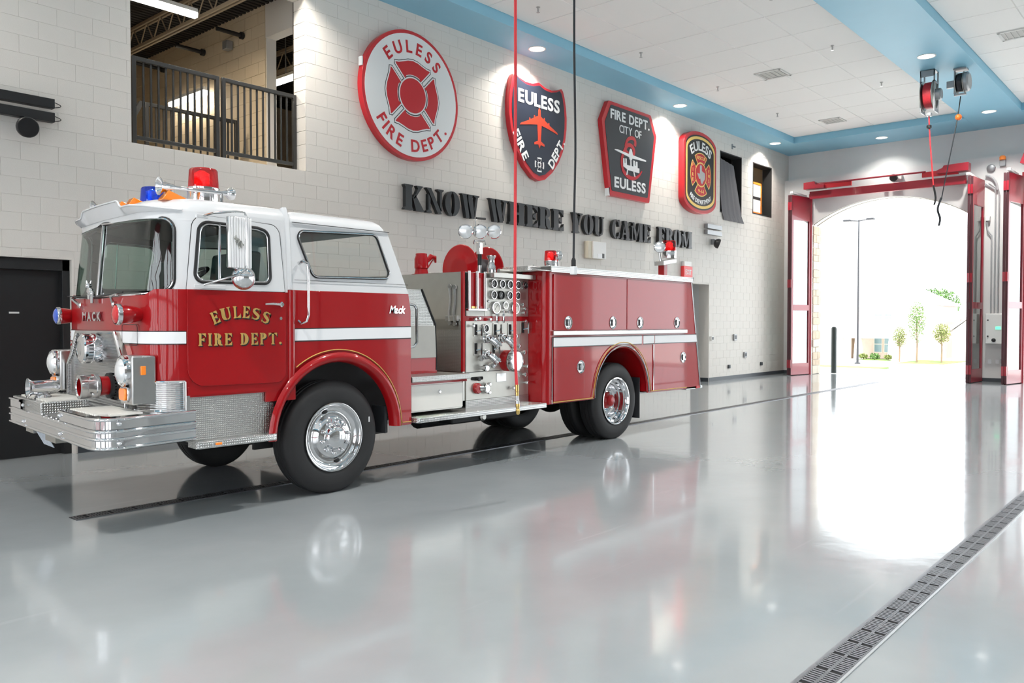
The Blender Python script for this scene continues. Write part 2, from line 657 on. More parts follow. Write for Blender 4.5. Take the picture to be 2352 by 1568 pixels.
# ================================================================ THE ROOM
W = 10.475          # face of the left wall
ZS = 6.82           # underside of the blue soffits
ZC = 7.0            # white ceiling tiles
XN, XF, YR = -6.0, 24.97, -18.5

def floor_mat():
    m = M('epoxy_floor', (.288, .317, .331), .16)
    nt = m.node_tree
    b = nt.nodes['Principled BSDF']
    b.inputs['Coat Weight'].default_value = .25
    b.inputs['Specular IOR Level'].default_value = .6
    tc = nt.nodes.new('ShaderNodeTexCoord')
    def noise(scale, vec_scale=None, det=4):
        n = nt.nodes.new('ShaderNodeTexNoise')
        n.inputs['Scale'].default_value = scale
        n.inputs['Detail'].default_value = det
        if vec_scale:
            mp = nt.nodes.new('ShaderNodeMapping')
            mp.inputs['Scale'].default_value = vec_scale
            nt.links.new(tc.outputs['Object'], mp.inputs['Vector'])
            nt.links.new(mp.outputs[0], n.inputs['Vector'])
        else:
            nt.links.new(tc.outputs['Object'], n.inputs['Vector'])
        return n.outputs['Fac']
    cr = nt.nodes.new('ShaderNodeValToRGB')
    cr.color_ramp.elements[0].position = .3
    cr.color_ramp.elements[0].color = (.261, .288, .302, 1)
    cr.color_ramp.elements[1].position = .72
    cr.color_ramp.elements[1].color = (.312, .336, .35, 1)
    nt.links.new(noise(.9, None, 6), cr.inputs['Fac'])
    # faint drag streaks along the bays
    st = nt.nodes.new('ShaderNodeValToRGB')
    st.color_ramp.elements[0].position = .66
    st.color_ramp.elements[0].color = (0, 0, 0, 1)
    st.color_ramp.elements[1].position = .76
    st.color_ramp.elements[1].color = (.22, .22, .22, 1)
    nt.links.new(noise(1.0, (.5, 9, 1), 3), st.inputs['Fac'])
    mx = nt.nodes.new('ShaderNodeMix')
    mx.data_type = 'RGBA'
    mx.inputs['B'].default_value = (.42, .44, .455, 1)
    nt.links.new(st.outputs['Color'], mx.inputs['Factor'])
    nt.links.new(cr.outputs['Color'], mx.inputs['A'])
    nt.links.new(mx.outputs['Result'], b.inputs['Base Color'])
    rr = nt.nodes.new('ShaderNodeMapRange')
    rr.inputs['To Min'].default_value = .085
    rr.inputs['To Max'].default_value = .16
    nt.links.new(noise(1.7), rr.inputs['Value'])
    nt.links.new(rr.outputs[0], b.inputs['Roughness'])
    bp = nt.nodes.new('ShaderNodeBump')
    bp.inputs['Strength'].default_value = .10
    bp.inputs['Distance'].default_value = .01
    nt.links.new(noise(5.0, None, 2), bp.inputs['Height'])
    nt.links.new(bp.outputs[0], b.inputs['Normal'])
floor_mat()
M('wall_paint', (.70, .67, .625), .55, bump=.15, bscale=120)
M('joint_paint', (.69, .66, .615), .6)
M('side_wall_darkened', (.34, .33, .31), .7)  # unseen wall, greyed so the red cab doors mirror less light
M('near_wall_darkened', (.20, .19, .18), .7)  # unseen wall, darkened to calm reflections in chrome and windscreen
M('plaster', (.70, .70, .69), .6, noise=.03, nscale=3)
M('soffit_blue', (.25, .53, .69), .5, noise=.03, nscale=2)
M('ceiling_tile', (.87, .86, .84), .9, bump=.2, bscale=200)
M('ceiling_grid', (.72, .72, .70), .8)
M('baseboard_grey', (.045, .055, .065), .45)
M('door_black', (.012, .013, .014), .5)
M('mezz_paint', (.60, .50, .36), .6, bump=.1, bscale=90)
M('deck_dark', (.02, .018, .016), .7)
M('joist_paint', (.28, .22, .15), .6)
M('tube_light', (1, 1, 1), .4, emit=(1, .97, .9), estr=4)
M('rail_black', (.022, .022, .022), .45)
M('stone_tan', (.56, .45, .34), .85, noise=.25, nscale=9, bump=.5, bscale=25)
M('stone_pale', (.66, .58, .48), .85, noise=.15, nscale=9)
M('mortar', (.55, .50, .42), .9)
M('door_red', (.30, .008, .022), .35, coat=.4)
M('door_edge', (.06, .012, .018), .5)
M('grey_pipe', (.36, .37, .38), .5)
M('grey_metal', (.33, .34, .35), .4, .6)
M('white_plastic', (.78, .78, .76), .4)
M('beige_plastic', (.66, .60, .48), .5)
M('red_plastic', (.8, .05, .05), .35)
M('grate_metal', (.22, .225, .24), .38, .85, noise=.2, nscale=30)
M('grate_edge', (.55, .56, .57), .3, .9)
M('black_gap', (.006, .006, .007), .8)
M('fan_black', (.012, .012, .013), .45)

struct(MB().box(XN, 25.62, YR, W + .30, -.2, 0).build('floor', 'epoxy_floor'), 'glossy grey epoxy apparatus bay floor')

# ---- left wall: backing with openings, then single blocks
OPEN = [(4.69, 7.30, 3.86, 6.45), (20.63, 21.95, 4.60, 6.27), (22.68, 23.99, 4.765, 6.265), (2.93, 3.985, -1, 2.345), (19.05, 20.04, -1, 2.60)]
def lw(u, v, d):
    return (u, W + .004 + d, v)
_out = [(XN, 0), (2.93, 0), (2.93, 2.345), (3.985, 2.345), (3.985, 0), (19.05, 0), (19.05, 2.60), (20.04, 2.60), (20.04, 0), (25.6, 0), (25.6, 7.1), (XN, 7.1)]
_holes = [[(a, c), (b, c), (b, d), (a, d)] for a, b, c, d in OPEN[:3]]
mb = MB()
slab(mb, _out, _holes, lw, .30)
wall_left = struct(mb.build('wall_left', 'joint_paint', smooth=0), 'painted white concrete block wall with openings')
BW, BH, GP = .4064, .2032, .0026
def seen(p):
    v = Vector(p) - Vector((0, 0, 1.58))
    w = v.dot(_fw)
    return w > .1 and abs(v.dot(_rt) / w * FOC) < 1176 and abs(v.dot(_up) / w * FOC) < 784
blocks = []
for r in range(34):
    z0, z1 = r * BH, min((r + 1) * BH, ZS + .02)
    off = (r % 2) * BW / 2
    for c in range(60):
        x0 = 2.4 + off + c * BW
        x1 = min(x0 + BW, XF)
        if x0 > XF - .05:
            continue
        a, b, c0, d = x0, x1, z0, z1
        ok = True
        for o in OPEN:
            if a < o[1] - 1e-4 and b > o[0] + 1e-4 and c0 < o[3] - 1e-4 and d > o[2] + 1e-4:
                cand = [(a, o[0], c0, d), (o[1], b, c0, d), (a, b, c0, o[2]), (a, b, o[3], d)]
                cand = [q for q in cand if q[1] - q[0] > .03 and q[3] - q[2] > .02]
                if not cand:
                    ok = False
                    break
                a, b, c0, d = max(cand, key=lambda q: (q[1] - q[0]) * (q[3] - q[2]))
        if ok:
            blocks.append((a + GP / 2, b - GP / 2, c0 + GP / 2, d - GP / 2))
def block_geo(a, b, c, d):
    e = .0018
    y0, y1 = W + .006, W
    return [(a, y0, c), (b, y0, c), (b, y0, d), (a, y0, d), (a + e, y1, c + e), (b - e, y1, c + e), (b - e, y1, d - e), (a + e, y1, d - e)], [(0, 1, 5, 4), (1, 2, 6, 5), (2, 3, 7, 6), (3, 0, 4, 7), (4, 5, 6, 7)]
def bcen(q):
    return ((q[0] + q[1]) / 2, W, (q[2] + q[3]) / 2)
def bkey(q):
    v = Vector(bcen(q)) - Vector((0, 0, 1.58))
    return (not seen(bcen(q)), v.length)
def behind_truck(q):
    x, _, z = bcen(q)
    return z < 2.3 and 4.1 < x < 18
blocks.sort(key=lambda q: (behind_truck(q),) + bkey(q))
near, rest = blocks[:296], blocks[296:]
shared = {}
for q in near:
    k = (round(q[1] - q[0], 3), round(q[3] - q[2], 3))
    if k not in shared:
        v, f = block_geo(0, k[0], 0, k[1])
        me = bpy.data.meshes.new('concrete_block')
        me.from_pydata([(p[0], p[1] - W, p[2]) for p in v], [], f)
        me.materials.append(MATS['wall_paint'])
        shared[k] = me
    o = bpy.data.objects.new('concrete_block', shared[k])
    o.location = (q[0], W, q[2])
    o.parent = wall_left
    COL.objects.link(o)
mb = MB()
for q in rest:
    mb.add(*block_geo(*q))
o = mb.build('concrete_blocks', 'wall_paint', wall_left, smooth=0, recalc=False)
o['kind'] = 'stuff'
# block ends seen in the jamb of the mezzanine opening
for r in range(13):
    z0 = 3.86 + r * BH
    z1 = min(z0 + BH, 6.45)
    MB().box(7.292, 7.306, W + .004, W + .30, z0 + .003, z1 - .003).build('jamb_block', 'wall_paint', wall_left, bev=.003)

# baseboards
struct(MB().box(4.0, 19.04, W - .012, W, 0, .10).build('baseboard_left', 'baseboard_grey'))
struct(MB().box(20.05, XF, W - .012, W, 0, .10).build('baseboard_left', 'baseboard_grey'))

# ---- far wall with arched bay openings
BAYS = [(5.32, 9.60), (-.28, 4.00), (-5.88, -1.60), (-11.48, -7.20), (-17.08, -12.80)]
def arch_loop(y0, y1, zs=4.56, rise=.66, n=22):
    c, h = (y0 + y1) / 2, (y1 - y0) / 2
    R = (h * h + rise * rise) / (2 * rise)
    a = math.asin(h / R)
    return [(c + R * math.sin(a - 2 * a * i / n), zs + rise - R + R * math.cos(a - 2 * a * i / n)) for i in range(n + 1)]
_o = [(YR, 0)]
for y0, y1 in reversed(BAYS):
    _o += [(y0, 0)] + arch_loop(y0, y1)[::-1] + [(y1, 0)]
_o += [(W, 0), (W, 6.0), (YR, 6.0)]
mb = MB()
slab(mb, _o, [], lambda u, v, d: (XF + d, u, v), .63)
wall_far = struct(mb.build('wall_far', 'plaster', smooth=0), 'white plaster end wall with arched bay door openings')
MB().box(25.25, 25.6, YR, W, 6.0, 7.1).build('upper_wall', 'plaster', wall_far)
struct(MB().box(XF - .012, XF, 4.0, 5.32, 0, .10).build('baseboard_far', 'baseboard_grey'))
struct(MB().box(XF - .012, XF, 9.60, W - .012, 0, .10).build('baseboard_far', 'baseboard_grey'))
# stone facing in the reveal of the first arch, stone by stone
z = 0.0
row = 0
while z < 4.5:
    h = [.26, .19, .22, .16, .24][row % 5]
    cuts = [25.02, 25.24, 25.66] if row % 2 else [25.02, 25.40, 25.66]
    if .72 < z < .95 and row > 2:
        cuts = [25.0, 25.68]
        mat, dy = 'stone_pale', .05
    else:
        mat, dy = ('stone_tan' if (row * 7) % 3 else 'stone_pale'), .025
    for a, b in zip(cuts[:-1], cuts[1:]):
        MB().box(a + .006, b - .006, 9.60 - dy - random.random() * .012, 9.61, z + .006, z + h - .006).build('jamb_stone', mat, wall_far, bev=.008)
    z += h
    row += 1
for x in (25.02, 25.33):
    mb = MB()
    L = arch_loop(5.34, 9.58)
    mb.tube([(x, p[0], p[1] + .0) for p in L], .012, 6)
    mb.build('arch_bead', 'mortar', wall_far)

# ---- right and near walls
mb = MB()
struct(MB().box(XN, 25.6, YR - .3, YR, 0, 7.1).build('wall_right', 'side_wall_darkened'), 'plain side wall out of view, darkened to dim reflections')
mb = MB()
_o = [(YR, 0)]
for y0, y1 in reversed(BAYS):
    _o += [(y0, .0)] + arch_loop(y0, y1)[::-1] + [(y1, .0)]
_o += [(W, 0), (W, 7.1), (YR, 7.1)]
slab(mb, _o, [], lambda u, v, d: (XN - d, u, v), .4)
struct(mb.build('wall_near', 'near_wall_darkened', smooth=0))
for k, (y0, y1) in enumerate(BAYS):
    mb = MB()
    n = 4
    for i in range(n + 1):
        yy = y0 + (y1 - y0) * i / n
        mb.box(XN - .12, XN - .05, yy - .08, yy + .08, 0, 5.2)
    for za, zb in ((0, .35), (2.0, 2.10), (5.0, 5.2)):
        mb.box(XN - .11, XN - .06, y0, y1, za, zb)
    struct(mb.build('door_%d' % (k + 3), 'door_red'), 'closed red glazed folding bay door in the near wall')

# ---- ceiling: blue soffits, white tiles
def soffit(n, x0, x1, y0, y1):
    struct(MB().box(x0, x1, y0, y1, ZS, 7.25).build('trim_%d' % n, 'soffit_blue', bev=.004), 'blue painted ceiling soffit band')
soffit(1, XN, 25.3, 9.63, W + .02)
soffit(2, 23.6, 25.3, 5.15, 9.63)
soffit(3, XN, 25.3, 3.90, 5.15)
soffit(4, 23.6, 25.3, -.45, 3.90)
soffit(5, XN, 25.3, -1.70, -.45)
soffit(6, 23.6, 25.3, YR, -1.70)
soffit(7, XN, XN + 1.4, 5.15, 9.63)
soffit(9, XN, 25.3, -7.30, -6.05)
soffit(10, XN, 25.3, -12.90, -11.65)
soffit(8, XN, XN + 1.4, -.45, 3.90)
ceiling = struct(MB().box(XN - .4, 25.6, YR - .3, W + .3, ZC + .012, 7.35).build('ceiling', 'ceiling_grid'), 'white tiled ceiling in recessed coffers')
tile_me = {}
def tile(x0, x1, y0, y1):
    k = (round(x1 - x0, 3), round(y1 - y0, 3))
    if k not in tile_me:
        a, b = k[0] - .008, k[1] - .008
        e = .006
        me = bpy.data.meshes.new('ceiling_tile')
        me.from_pydata([(.004, .004, .014), (a, .004, .014), (a, b, .014), (.004, b, .014), (.004 + e, .004 + e, 0), (a - e, .004 + e, 0), (a - e, b - e, 0), (.004 + e, b - e, 0)], [],
                       [(1, 0, 4, 5), (2, 1, 5, 6), (3, 2, 6, 7), (0, 3, 7, 4), (7, 6, 5, 4)])
        me.materials.append(MATS['ceiling_tile'])
        tile_me[k] = me
    o = bpy.data.objects.new('ceiling_tile', tile_me[k])
    o.location = (x0, y0, ZC)
    o.parent = ceiling
    COL.objects.link(o)
for i in range(13):
    for j in range(4):
        x = 8.0 + 1.2 * i
        tile(x, x + 1.2, 5.15 + 1.12 * j, 5.15 + 1.12 * (j + 1))
for i in range(8):
    for j in range(4):
        x = 14.0 + 1.2 * i
        y = -.45 + 1.0875 * j
        tile(x, x + 1.2, y, y + 1.0875)
mb = MB()
mb.box(XN + 1.4, 8.0, 5.15, 9.63, ZC, ZC + .014)
mb.box(XN + 1.4, 14.0, -.45, 3.90, ZC, ZC + .014)
mb.box(XN, 23.6, YR, -1.70, ZC, ZC + .014)
mb.build('ceiling_field', 'ceiling_tile', ceiling)

# ---- black door at the left edge of the picture
d1 = struct(MB().box(2.93, 3.955, W + .16, W + .20, 0, 2.33).build('door_1', 'door_black'), 'black steel door with white label')
mb = MB()
mb.box(3.87, 3.955, W + .06, W + .16, 0, 2.33)
mb.box(2.93, 3.955, W + .06, W + .16, 2.20, 2.33)
mb.build('door_frame', 'door_black', d1, bev=.004)
MB().box(3.955, 3.985, W - .004, W + .12, 0, 2.345).build('door_lining', 'wall_paint', d1)
MB().box(3.325, 3.43, W + .150, W + .16, 1.688, 1.708).build('door_label', 'white_plastic', d1)
MB().box(2.93, 3.985, W, W + .16, 2.335, 2.345).build('door_lintel', 'wall_paint', d1)
# ---- doorway near the far end
d2 = struct(MB().box(18.9, 20.3, W + .62, W + .66, 0, 2.7).build('door_2', 'door_black'), 'dark doorway in the block wall beyond the fire engine')  # black sheet closing the opening; the corridor's darkness is put into its colour
mb = MB()
mb.box(20.04, 20.06, W + .3, W + .62, 0, 2.6)
mb.box(18.9, 19.05, W + .3, W + .62, 0, 2.6)
mb.box(18.9, 20.3, W + .3, W + .66, 2.6, 2.64)
mb.build('door_lining', 'plaster', d2)
MB().box(20.025, 20.04, W + .01, W + .62, 0, .10).build('door_baseboard', 'baseboard_grey', d2)
MB().box(18.9, 20.3, W + .31, W + .66, -.02, .0).build('threshold', 'epoxy_floor', d2)

# ---- mezzanine room behind the upper opening
M('mezz_floor', (.3, .28, .25), .6)
mz = struct(MB().box(2.0, 12.0, W + .30, 17.5, 3.70, 3.85).build('floor_mezzanine', 'mezz_floor'))
def cmu_face(mb, y0, y1, z0, z1, x, side=-1):
    """block courses on a wall facing -x"""
    r = 0
    z = z0
    while z < z1:
        off = (r % 2) * BW / 2
        y = y0 - off
        while y < y1:
            a, b = max(y, y0) + .003, min(y + BW, y1) - .003
            if b - a > .02:
                mb.box(x - .008, x, a, b, z + .003, min(z + BH, z1) - .003)
            y += BW
        z += BH
        r += 1
mzw = struct(MB().box(7.55, 7.75, 11.95, 17.5, 3.85, 6.9).build('wall_mezzanine', 'mezz_paint'))
mb = MB()
cmu_face(mb, 11.95, 17.4, 3.86, 6.9, 7.55)
o = mb.build('concrete_blocks', 'mezz_paint', mzw, smooth=0, recalc=False)
o['kind'] = 'stuff'
MB().box(7.56, 7.74, 11.935, 11.95, 3.86, 6.9).build('wall_end', 'wall_paint', mzw)
struct(MB().box(2.0, 12.0, 17.4, 17.6, 3.85, 6.9).build('wall_mezzanine_rear', 'mezz_paint'))
struct(MB().box(1.9, 2.1, W + .3, 17.5, 3.85, 6.9).build('wall_mezzanine_side', 'mezz_paint'))
struct(MB().box(12.0, 12.2, W + .3, 17.5, 3.85, 6.9).build('wall_mezzanine_end', 'deck_dark'))
struct(MB().box(7.30, 12.0, W + .31, W + .33, 3.85, 6.9).build('wall_mezzanine_front', 'deck_dark'))
# lintel over the opening at the right, in front of the dark room
MB().box(7.55, 7.75, W + .3, 11.95, 6.25, 6.9).build('wall_lintel', 'wall_paint', mzw)
dk = MB()
for i in range(60):
    y = W + .32 + i * .115
    dk.box(2.0, 12.0, y, y + .06, 6.78, 6.86)
dk.box(2.0, 12.0, W + .3, 17.5, 6.86, 6.95)
struct(dk.build('ceiling_mezzanine', 'deck_dark', smooth=0))
for jx in (5.2, 6.6, 9.0):
    mb = MB()
    for dx in (-.05, .02):
        mb.box(jx + dx, jx + dx + .035, W + .35, 17.4, 6.36, 6.41)
        mb.box(jx + dx, jx + dx + .035, W + .35, 17.4, 6.72, 6.772)
    for k in range(14):
        y = W + .4 + k * .5
        mb.cyl((jx, y, 6.4), (jx, y + .25, 6.75), .012, n=6)
        mb.cyl((jx, y + .25, 6.75), (jx, y + .5, 6.4), .012, n=6)
    tag(mb.build('bar_joist', 'joist_paint'), {5.2: 'brown steel bar joist under the mezzanine deck, nearest the opening edge', 6.6: 'brown steel bar joist under the mezzanine deck, next to the beige wall', 9.0: 'brown steel bar joist in the dark room past the beige wall'}[jx], 'joist', 'mezzanine bar joists')
for i, (y, ln) in enumerate(((12.6, .5), (13.9, .55), (15.4, .6))):
    mb = MB().cyl((7.55 - ln, y, 6.42), (7.55, y, 6.42), .035, n=10)
    mb.cyl((7.55 - ln * .1 - .02, y, 6.42), (7.53, y, 6.42), .06, n=10)
    tag(mb.build('pipe_stub', 'black_paint'), ['black pipe stub nearest the opening on the beige wall', 'middle black pipe stub on the beige wall', 'farthest black pipe stub on the beige wall'][i], 'pipe', 'pipe stubs on the mezzanine wall')

def strip_light(p0, p1, label, power, hang=(0, 0, .34)):
    c = (Vector(p0) + Vector(p1)) / 2
    t = thing('strip_light', c, label, 'light', 'fluorescent strip lights')
    d = (Vector(p1) - Vector(p0)).normalized()
    s = Vector((-d.y, d.x, 0)) * .09
    u = Vector((0, 0, .05))
    a, b = Vector(p0), Vector(p1)
    MB().hexa((a - s * .6 + u, b - s * .6 + u, b + s * .6 + u, a + s * .6 + u), (a - s * .5 + u * 2.2, b - s * .5 + u * 2.2, b + s * .5 + u * 2.2, a + s * .5 + u * 2.2)).build('housing', 'white_plastic', t, bev=.004)
    MB().hexa((a - s * .55 - u * .5, b - s * .55 - u * .5, b + s * .55 - u * .5, a + s * .55 - u * .5), (a - s * .6 + u * .95, b - s * .6 + u * .95, b + s * .6 + u * .95, a + s * .6 + u * .95)).build('diffuser', 'tube_light', t, bev=.01)
    for f_ in (.2, .8):
        e = a.lerp(b, f_) + u * 2.2
        MB().cyl(e, e + Vector(hang), .012, n=8).build('hanger', 'grey_metal', t)
    ld = bpy.data.lights.new('strip_lamp', 'AREA')
    ld.shape = 'RECTANGLE'
    ld.size = (Vector(p1) - Vector(p0)).length
    ld.size_y = .12
    ld.energy = power
    ld.color = (1, .86, .66)
    lo = bpy.data.objects.new('strip_lamp', ld)
    lo.parent = t
    lo.location = (0, 0, -.05)
    lo.rotation_euler = (0, 0, math.atan2(d.y, d.x))
    COL.objects.link(lo)
strip_light((4.3, 11.75, 6.18), (6.25, 11.75, 6.18), 'bright fluorescent strip light under the mezzanine deck above the railing', 26)
strip_light((8.6, 11.2, 5.98), (8.6, 13.4, 5.98), 'bright fluorescent strip light in the dark room past the beige wall', 8, (0, 0, .68))
strip_light((7.40, 13.6, 5.62), (7.40, 14.9, 5.62), 'lit wall strip light on the beige wall seen through the balusters', 4, (.15, 0, 0))

# ---- guard rails in the opening
def guard_rail(x0, x1, y, z0, z1, n, label, foot=.1):
    t = thing('guard_rail', ((x0 + x1) / 2, y, z0), label, 'railing', 'mezzanine guard rails')
    MB().box(x0, x0 + .055, y - .025, y + .025, z0, z1).build('post', 'rail_black', t, bev=.004)
    MB().box(x1 - .055, x1, y - .025, y + .025, z0, z1).build('post', 'rail_black', t, bev=.004)
    MB().box(x0 + .055, x1 - .055, y - .025, y + .025, z1 - .055, z1).build('top_rail', 'rail_black', t, bev=.004)
    MB().box(x0 + .055, x1 - .055, y - .02, y + .02, z0 + foot, z0 + foot + .05).build('bottom_rail', 'rail_black', t, bev=.004)
    me = None
    for i in range(n):
        x = x0 + .055 + (x1 - x0 - .11) * (i + 1) / (n + 1)
        if me is None:
            b = MB().box(x - .011, x + .011, y - .011, y + .011, z0 + foot + .05, z1 - .055).build('baluster', 'rail_black', t)
            me, bx = b, x
        else:
            c = me.copy()
            c.location = (x - bx, 0, 0)
            COL.objects.link(c)
    return t
guard_rail(4.80, 6.02, W + .24, 3.86, 5.03, 10, 'left black steel guard rail panel in the mezzanine opening')
guard_rail(6.06, 7.28, W + .24, 3.86, 5.03, 10, 'right black steel guard rail panel in the mezzanine opening')
guard_rail(5.75, 7.3, 12.4, 3.86, 4.92, 11, 'black stair railing standing behind the mezzanine guard rails')
mb = MB()
mb.hexa([(5.67, 12.37, 4.92), (5.745, 12.37, 4.92), (5.745, 12.43, 4.92), (5.67, 12.43, 4.92)], [(5.10, 12.37, 3.86), (5.18, 12.37, 3.86), (5.18, 12.43, 3.86), (5.10, 12.43, 3.86)])
tag(mb.build('stair_handrail', 'rail_black'), 'sloping black stair handrail at the left end of the inner railing', 'handrail')
mb = MB().box(7.40, 7.52, 12.9, 13.05, 6.25, 6.40)
tag(mb.build('junction_box', 'grey_metal', bev=.01), 'small grey junction box high on the beige mezzanine wall', 'junction box')

# ---- recesses behind the two upper windows near the far end
def recess(n, o, mat_back):
    a, b, c, d = o
    mb = MB()
    y0, y1 = W + .30, W + 1.6
    mb.box(a - .3, b + .3, y1, y1 + .05, c - .3, d + .3)
    mb.box(a - .35, a - .3, y0, y1, c - .3, d + .3)
    mb.box(b + .3, b + .35, y0, y1, c - .3, d + .3)
    mb.box(a - .35, b + .35, y0, y1, d + .3, d + .35)
    mb.box(a - .35, b + .35, y0, y1, c - .35, c - .3)
    r = struct(mb.build('window_%d' % n, mat_back), 'unglazed opening high in the block wall')
    m2 = MB()
    for q in ((a, a + .03, c, d), (b - .03, b, c, d), (a, b, d - .03, d), (a, b, c, c + .03)):
        m2.box(q[0], q[1], W - .004, W + .28, q[2], q[3])
    m2.build('window_lining', 'rail_black', r)
    return r
recess(1, OPEN[1], 'deck_dark')
recess(2, OPEN[2], 'mezz_paint')
M('charcoal_mesh', (.11, .11, .12), .7, noise=.15, nscale=40)
rows = []
for i in range(9):
    t = i / 8
    z = 6.12 - t * 1.72
    off = -.03 - .12 * t
    rows.append([(20.66 + .95 * u + .28 * t * u + (.10 * t if i == 8 else 0) + .06 * t, W + .12 + off + .012 * math.sin(9 * u * PI), z - .12 * u * (1 - t)) for u in [k / 12 for k in range(13)]])
tag(MB().grid(rows).build('mesh_curtain', 'charcoal_mesh', solid=.01), 'charcoal mesh sheet hanging askew out of the left upper window', 'curtain')
M('rescue_orange', (.95, .23, .02), .4)
t = thing('folding_board', (23.05, W + .09, 4.80), 'orange framed white board leaning inside the right upper window', 'board')
mb = MB()
for q in ((22.74, 22.78, 4.80, 5.72), (23.36, 23.42, 4.80, 5.72), (22.74, 23.42, 5.66, 5.72), (22.74, 23.42, 4.80, 4.85)):
    mb.box(q[0], q[1], W + .06, W + .12, q[2], q[3])
mb.build('frame', 'rescue_orange', t, bev=.006)
MB().box(22.78, 23.36, W + .07, W + .10, 5.30, 5.66).build('upper_board', 'white_plastic', t)
MB().box(22.78, 23.36, W + .07, W + .10, 4.85, 5.22).build('lower_board', 'white_plastic', t)
MB().box(22.74, 23.42, W + .065, W + .11, 5.22, 5.30).build('crossbar', 'black_paint', t)
# ================================================================ FIXTURES
M('light_lens', (1, 1, 1), .4, emit=(1, .97, .92), estr=2.2)
M('sprinkler_metal', (.5, .5, .5), .3, 1)
def recessed(x, y, label, energy=9, glow=45):
    t = thing('recessed_light', (x, y, ZS), label, 'light', 'recessed ceiling lights')
    MB().lathe((x, y, ZS), (0, 0, -1), [(.17, 0), (.17, .008), (.145, .010), (.140, -.004)], 28, False).build('trim_ring', 'white_plastic', t)
    MB().lathe((x, y, ZS - .001), (0, 0, -1), [(.142, 0), (.142, .003)], 28).build('lens', 'light_lens', t)
    ld = bpy.data.lights.new('recessed_lamp', 'SPOT')
    ld.energy = energy
    ld.spot_size = math.radians(98)
    ld.spot_blend = 1.0
    ld.shadow_soft_size = .14
    ld.color = (1, .76, .50)
    lo = bpy.data.objects.new('recessed_lamp', ld)
    lo.parent = t
    lo.location = (0, 0, -.02)
    COL.objects.link(lo)
    la = bpy.data.lights.new('recessed_glow', 'AREA')
    la.shape = 'DISK'
    la.size = .27
    la.energy = glow
    la.spread = math.radians(125)
    la.color = (1, .94, .86) if y > 10 else (1, .965, .92)
    lo = bpy.data.objects.new('recessed_glow', la)
    lo.parent = t
    lo.location = (0, 0, -.014)
    COL.objects.link(lo)
LX = [12.23, 17.67, 23.2]
for x, lb in zip(LX, ('recessed light in the blue soffit above the navy shield sign', 'recessed light in the blue soffit between the keystone sign and the black rescue patch sign', 'recessed light in the blue soffit corner above the right upper window')):
    recessed(x, 10.03, lb, 9, 23)
for x, lb in ((17.6, 'recessed light in the middle blue band, just before the hose reels'), (23.2, 'recessed light in the middle blue band near the far wall')):
    recessed(x, 4.53, lb)
recessed(24.47, 7.45, 'recessed light in the far blue band above the red door header', 7, 9)
for x, y in ((6.75, 10.03), (1.25, 10.03), (12.1, 4.53), (6.6, 3.95), (1.1, 4.53), (-4.4, 4.53), (-4.3, 10.03), (24.47, 1.9), (1.1, -1.1), (6.6, -1.1), (12.1, -1.1), (17.6, -1.1), (-4.4, -1.1), (1.1, -6.7), (12.1, -6.7), (6.6, -12.3), (17.6, -12.3)):
    recessed(x, y if y != 3.95 else 4.53, 'recessed light outside the picture, %s blue band, %s' % ({10.03: 'left wall', 4.53: 'middle', 3.95: 'middle', 1.9: 'far wall', -1.1: 'second', -6.7: 'third', -12.3: 'fourth'}[y], {-4.4: 'next to the near wall', -4.3: 'next to the near wall', 1.1: 'beside the camera', 1.25: 'beside the camera', 6.6: 'level with the cab', 6.75: 'level with the cab', 12.1: 'level with the rear of the engine', 17.6: 'level with the hose reels', 24.47: 'over the second bay door'}[x]), *((9, 23) if y == 10.03 else ()))

def sprinkler(x, y, label):
    t = thing('sprinkler_head', (x, y, ZC), label, 'sprinkler', 'ceiling sprinkler heads')
    MB().lathe((x, y, ZC), (0, 0, -1), [(.035, 0), (.035, .008), (.015, .02), (.015, .07), (.008, .075), (.008, .09)], 12).build('body', 'sprinkler_metal', t)
    MB().lathe((x, y, ZC - .09), (0, 0, -1), [(.03, 0), (.03, .005)], 12).build('deflector', 'sprinkler_metal', t)
for x, y, lb in ((11.0, 9.0, 'sprinkler head in the white ceiling above the round sign, nearest the top edge'), (14.2, 8.95, 'sprinkler head in the white ceiling above the keystone sign'), (17.4, 8.9, 'sprinkler head left of the larger square ceiling vent'), (20.6, 8.85, 'sprinkler head near the far end of the white ceiling'), (13.1, 5.75, 'sprinkler head at the top edge left of the middle blue band'), (16.3, 5.9, 'sprinkler head close to the middle blue band before the reels'), (19.5, 5.95, 'sprinkler head left of the red hose reel')):
    sprinkler(x, y, lb)
M('vent_grey', (.50, .50, .48), .6)
def vent(x, y, s, label):
    t = thing('ceiling_vent', (x, y, ZC), label, 'vent', 'ceiling vents')
    m = MB()
    for q in ((-s, s, -s, -s + .05), (-s, s, s - .05, s), (-s, -s + .05, -s, s), (s - .05, s, -s, s)):
        m.box(x + q[0], x + q[1], y + q[2], y + q[3], ZC - .02, ZC)
    m.build('frame', 'ceiling_grid', t, bev=.004)
    MB().box(x - s + .04, x + s - .04, y - s + .04, y + s - .04, ZC - .004, ZC).build('backing', 'vent_grey', t)
    for k in range(5):
        yy = y - s + .09 + (2 * s - .18) * k / 4
        MB().box(x - s + .04, x + s - .04, yy - .02, yy + .012, ZC - .014, ZC - .008).build('slat', 'vent_grey', t)
vent(17.3, 7.55, .30, 'square grey vent in the white ceiling above the rescue patch sign')
vent(22.3, 8.05, .28, 'square grey vent at the far end of the white ceiling')
vent(17.9, 3.05, .28, 'grey vent in the right hand ceiling coffer near the picture edge')

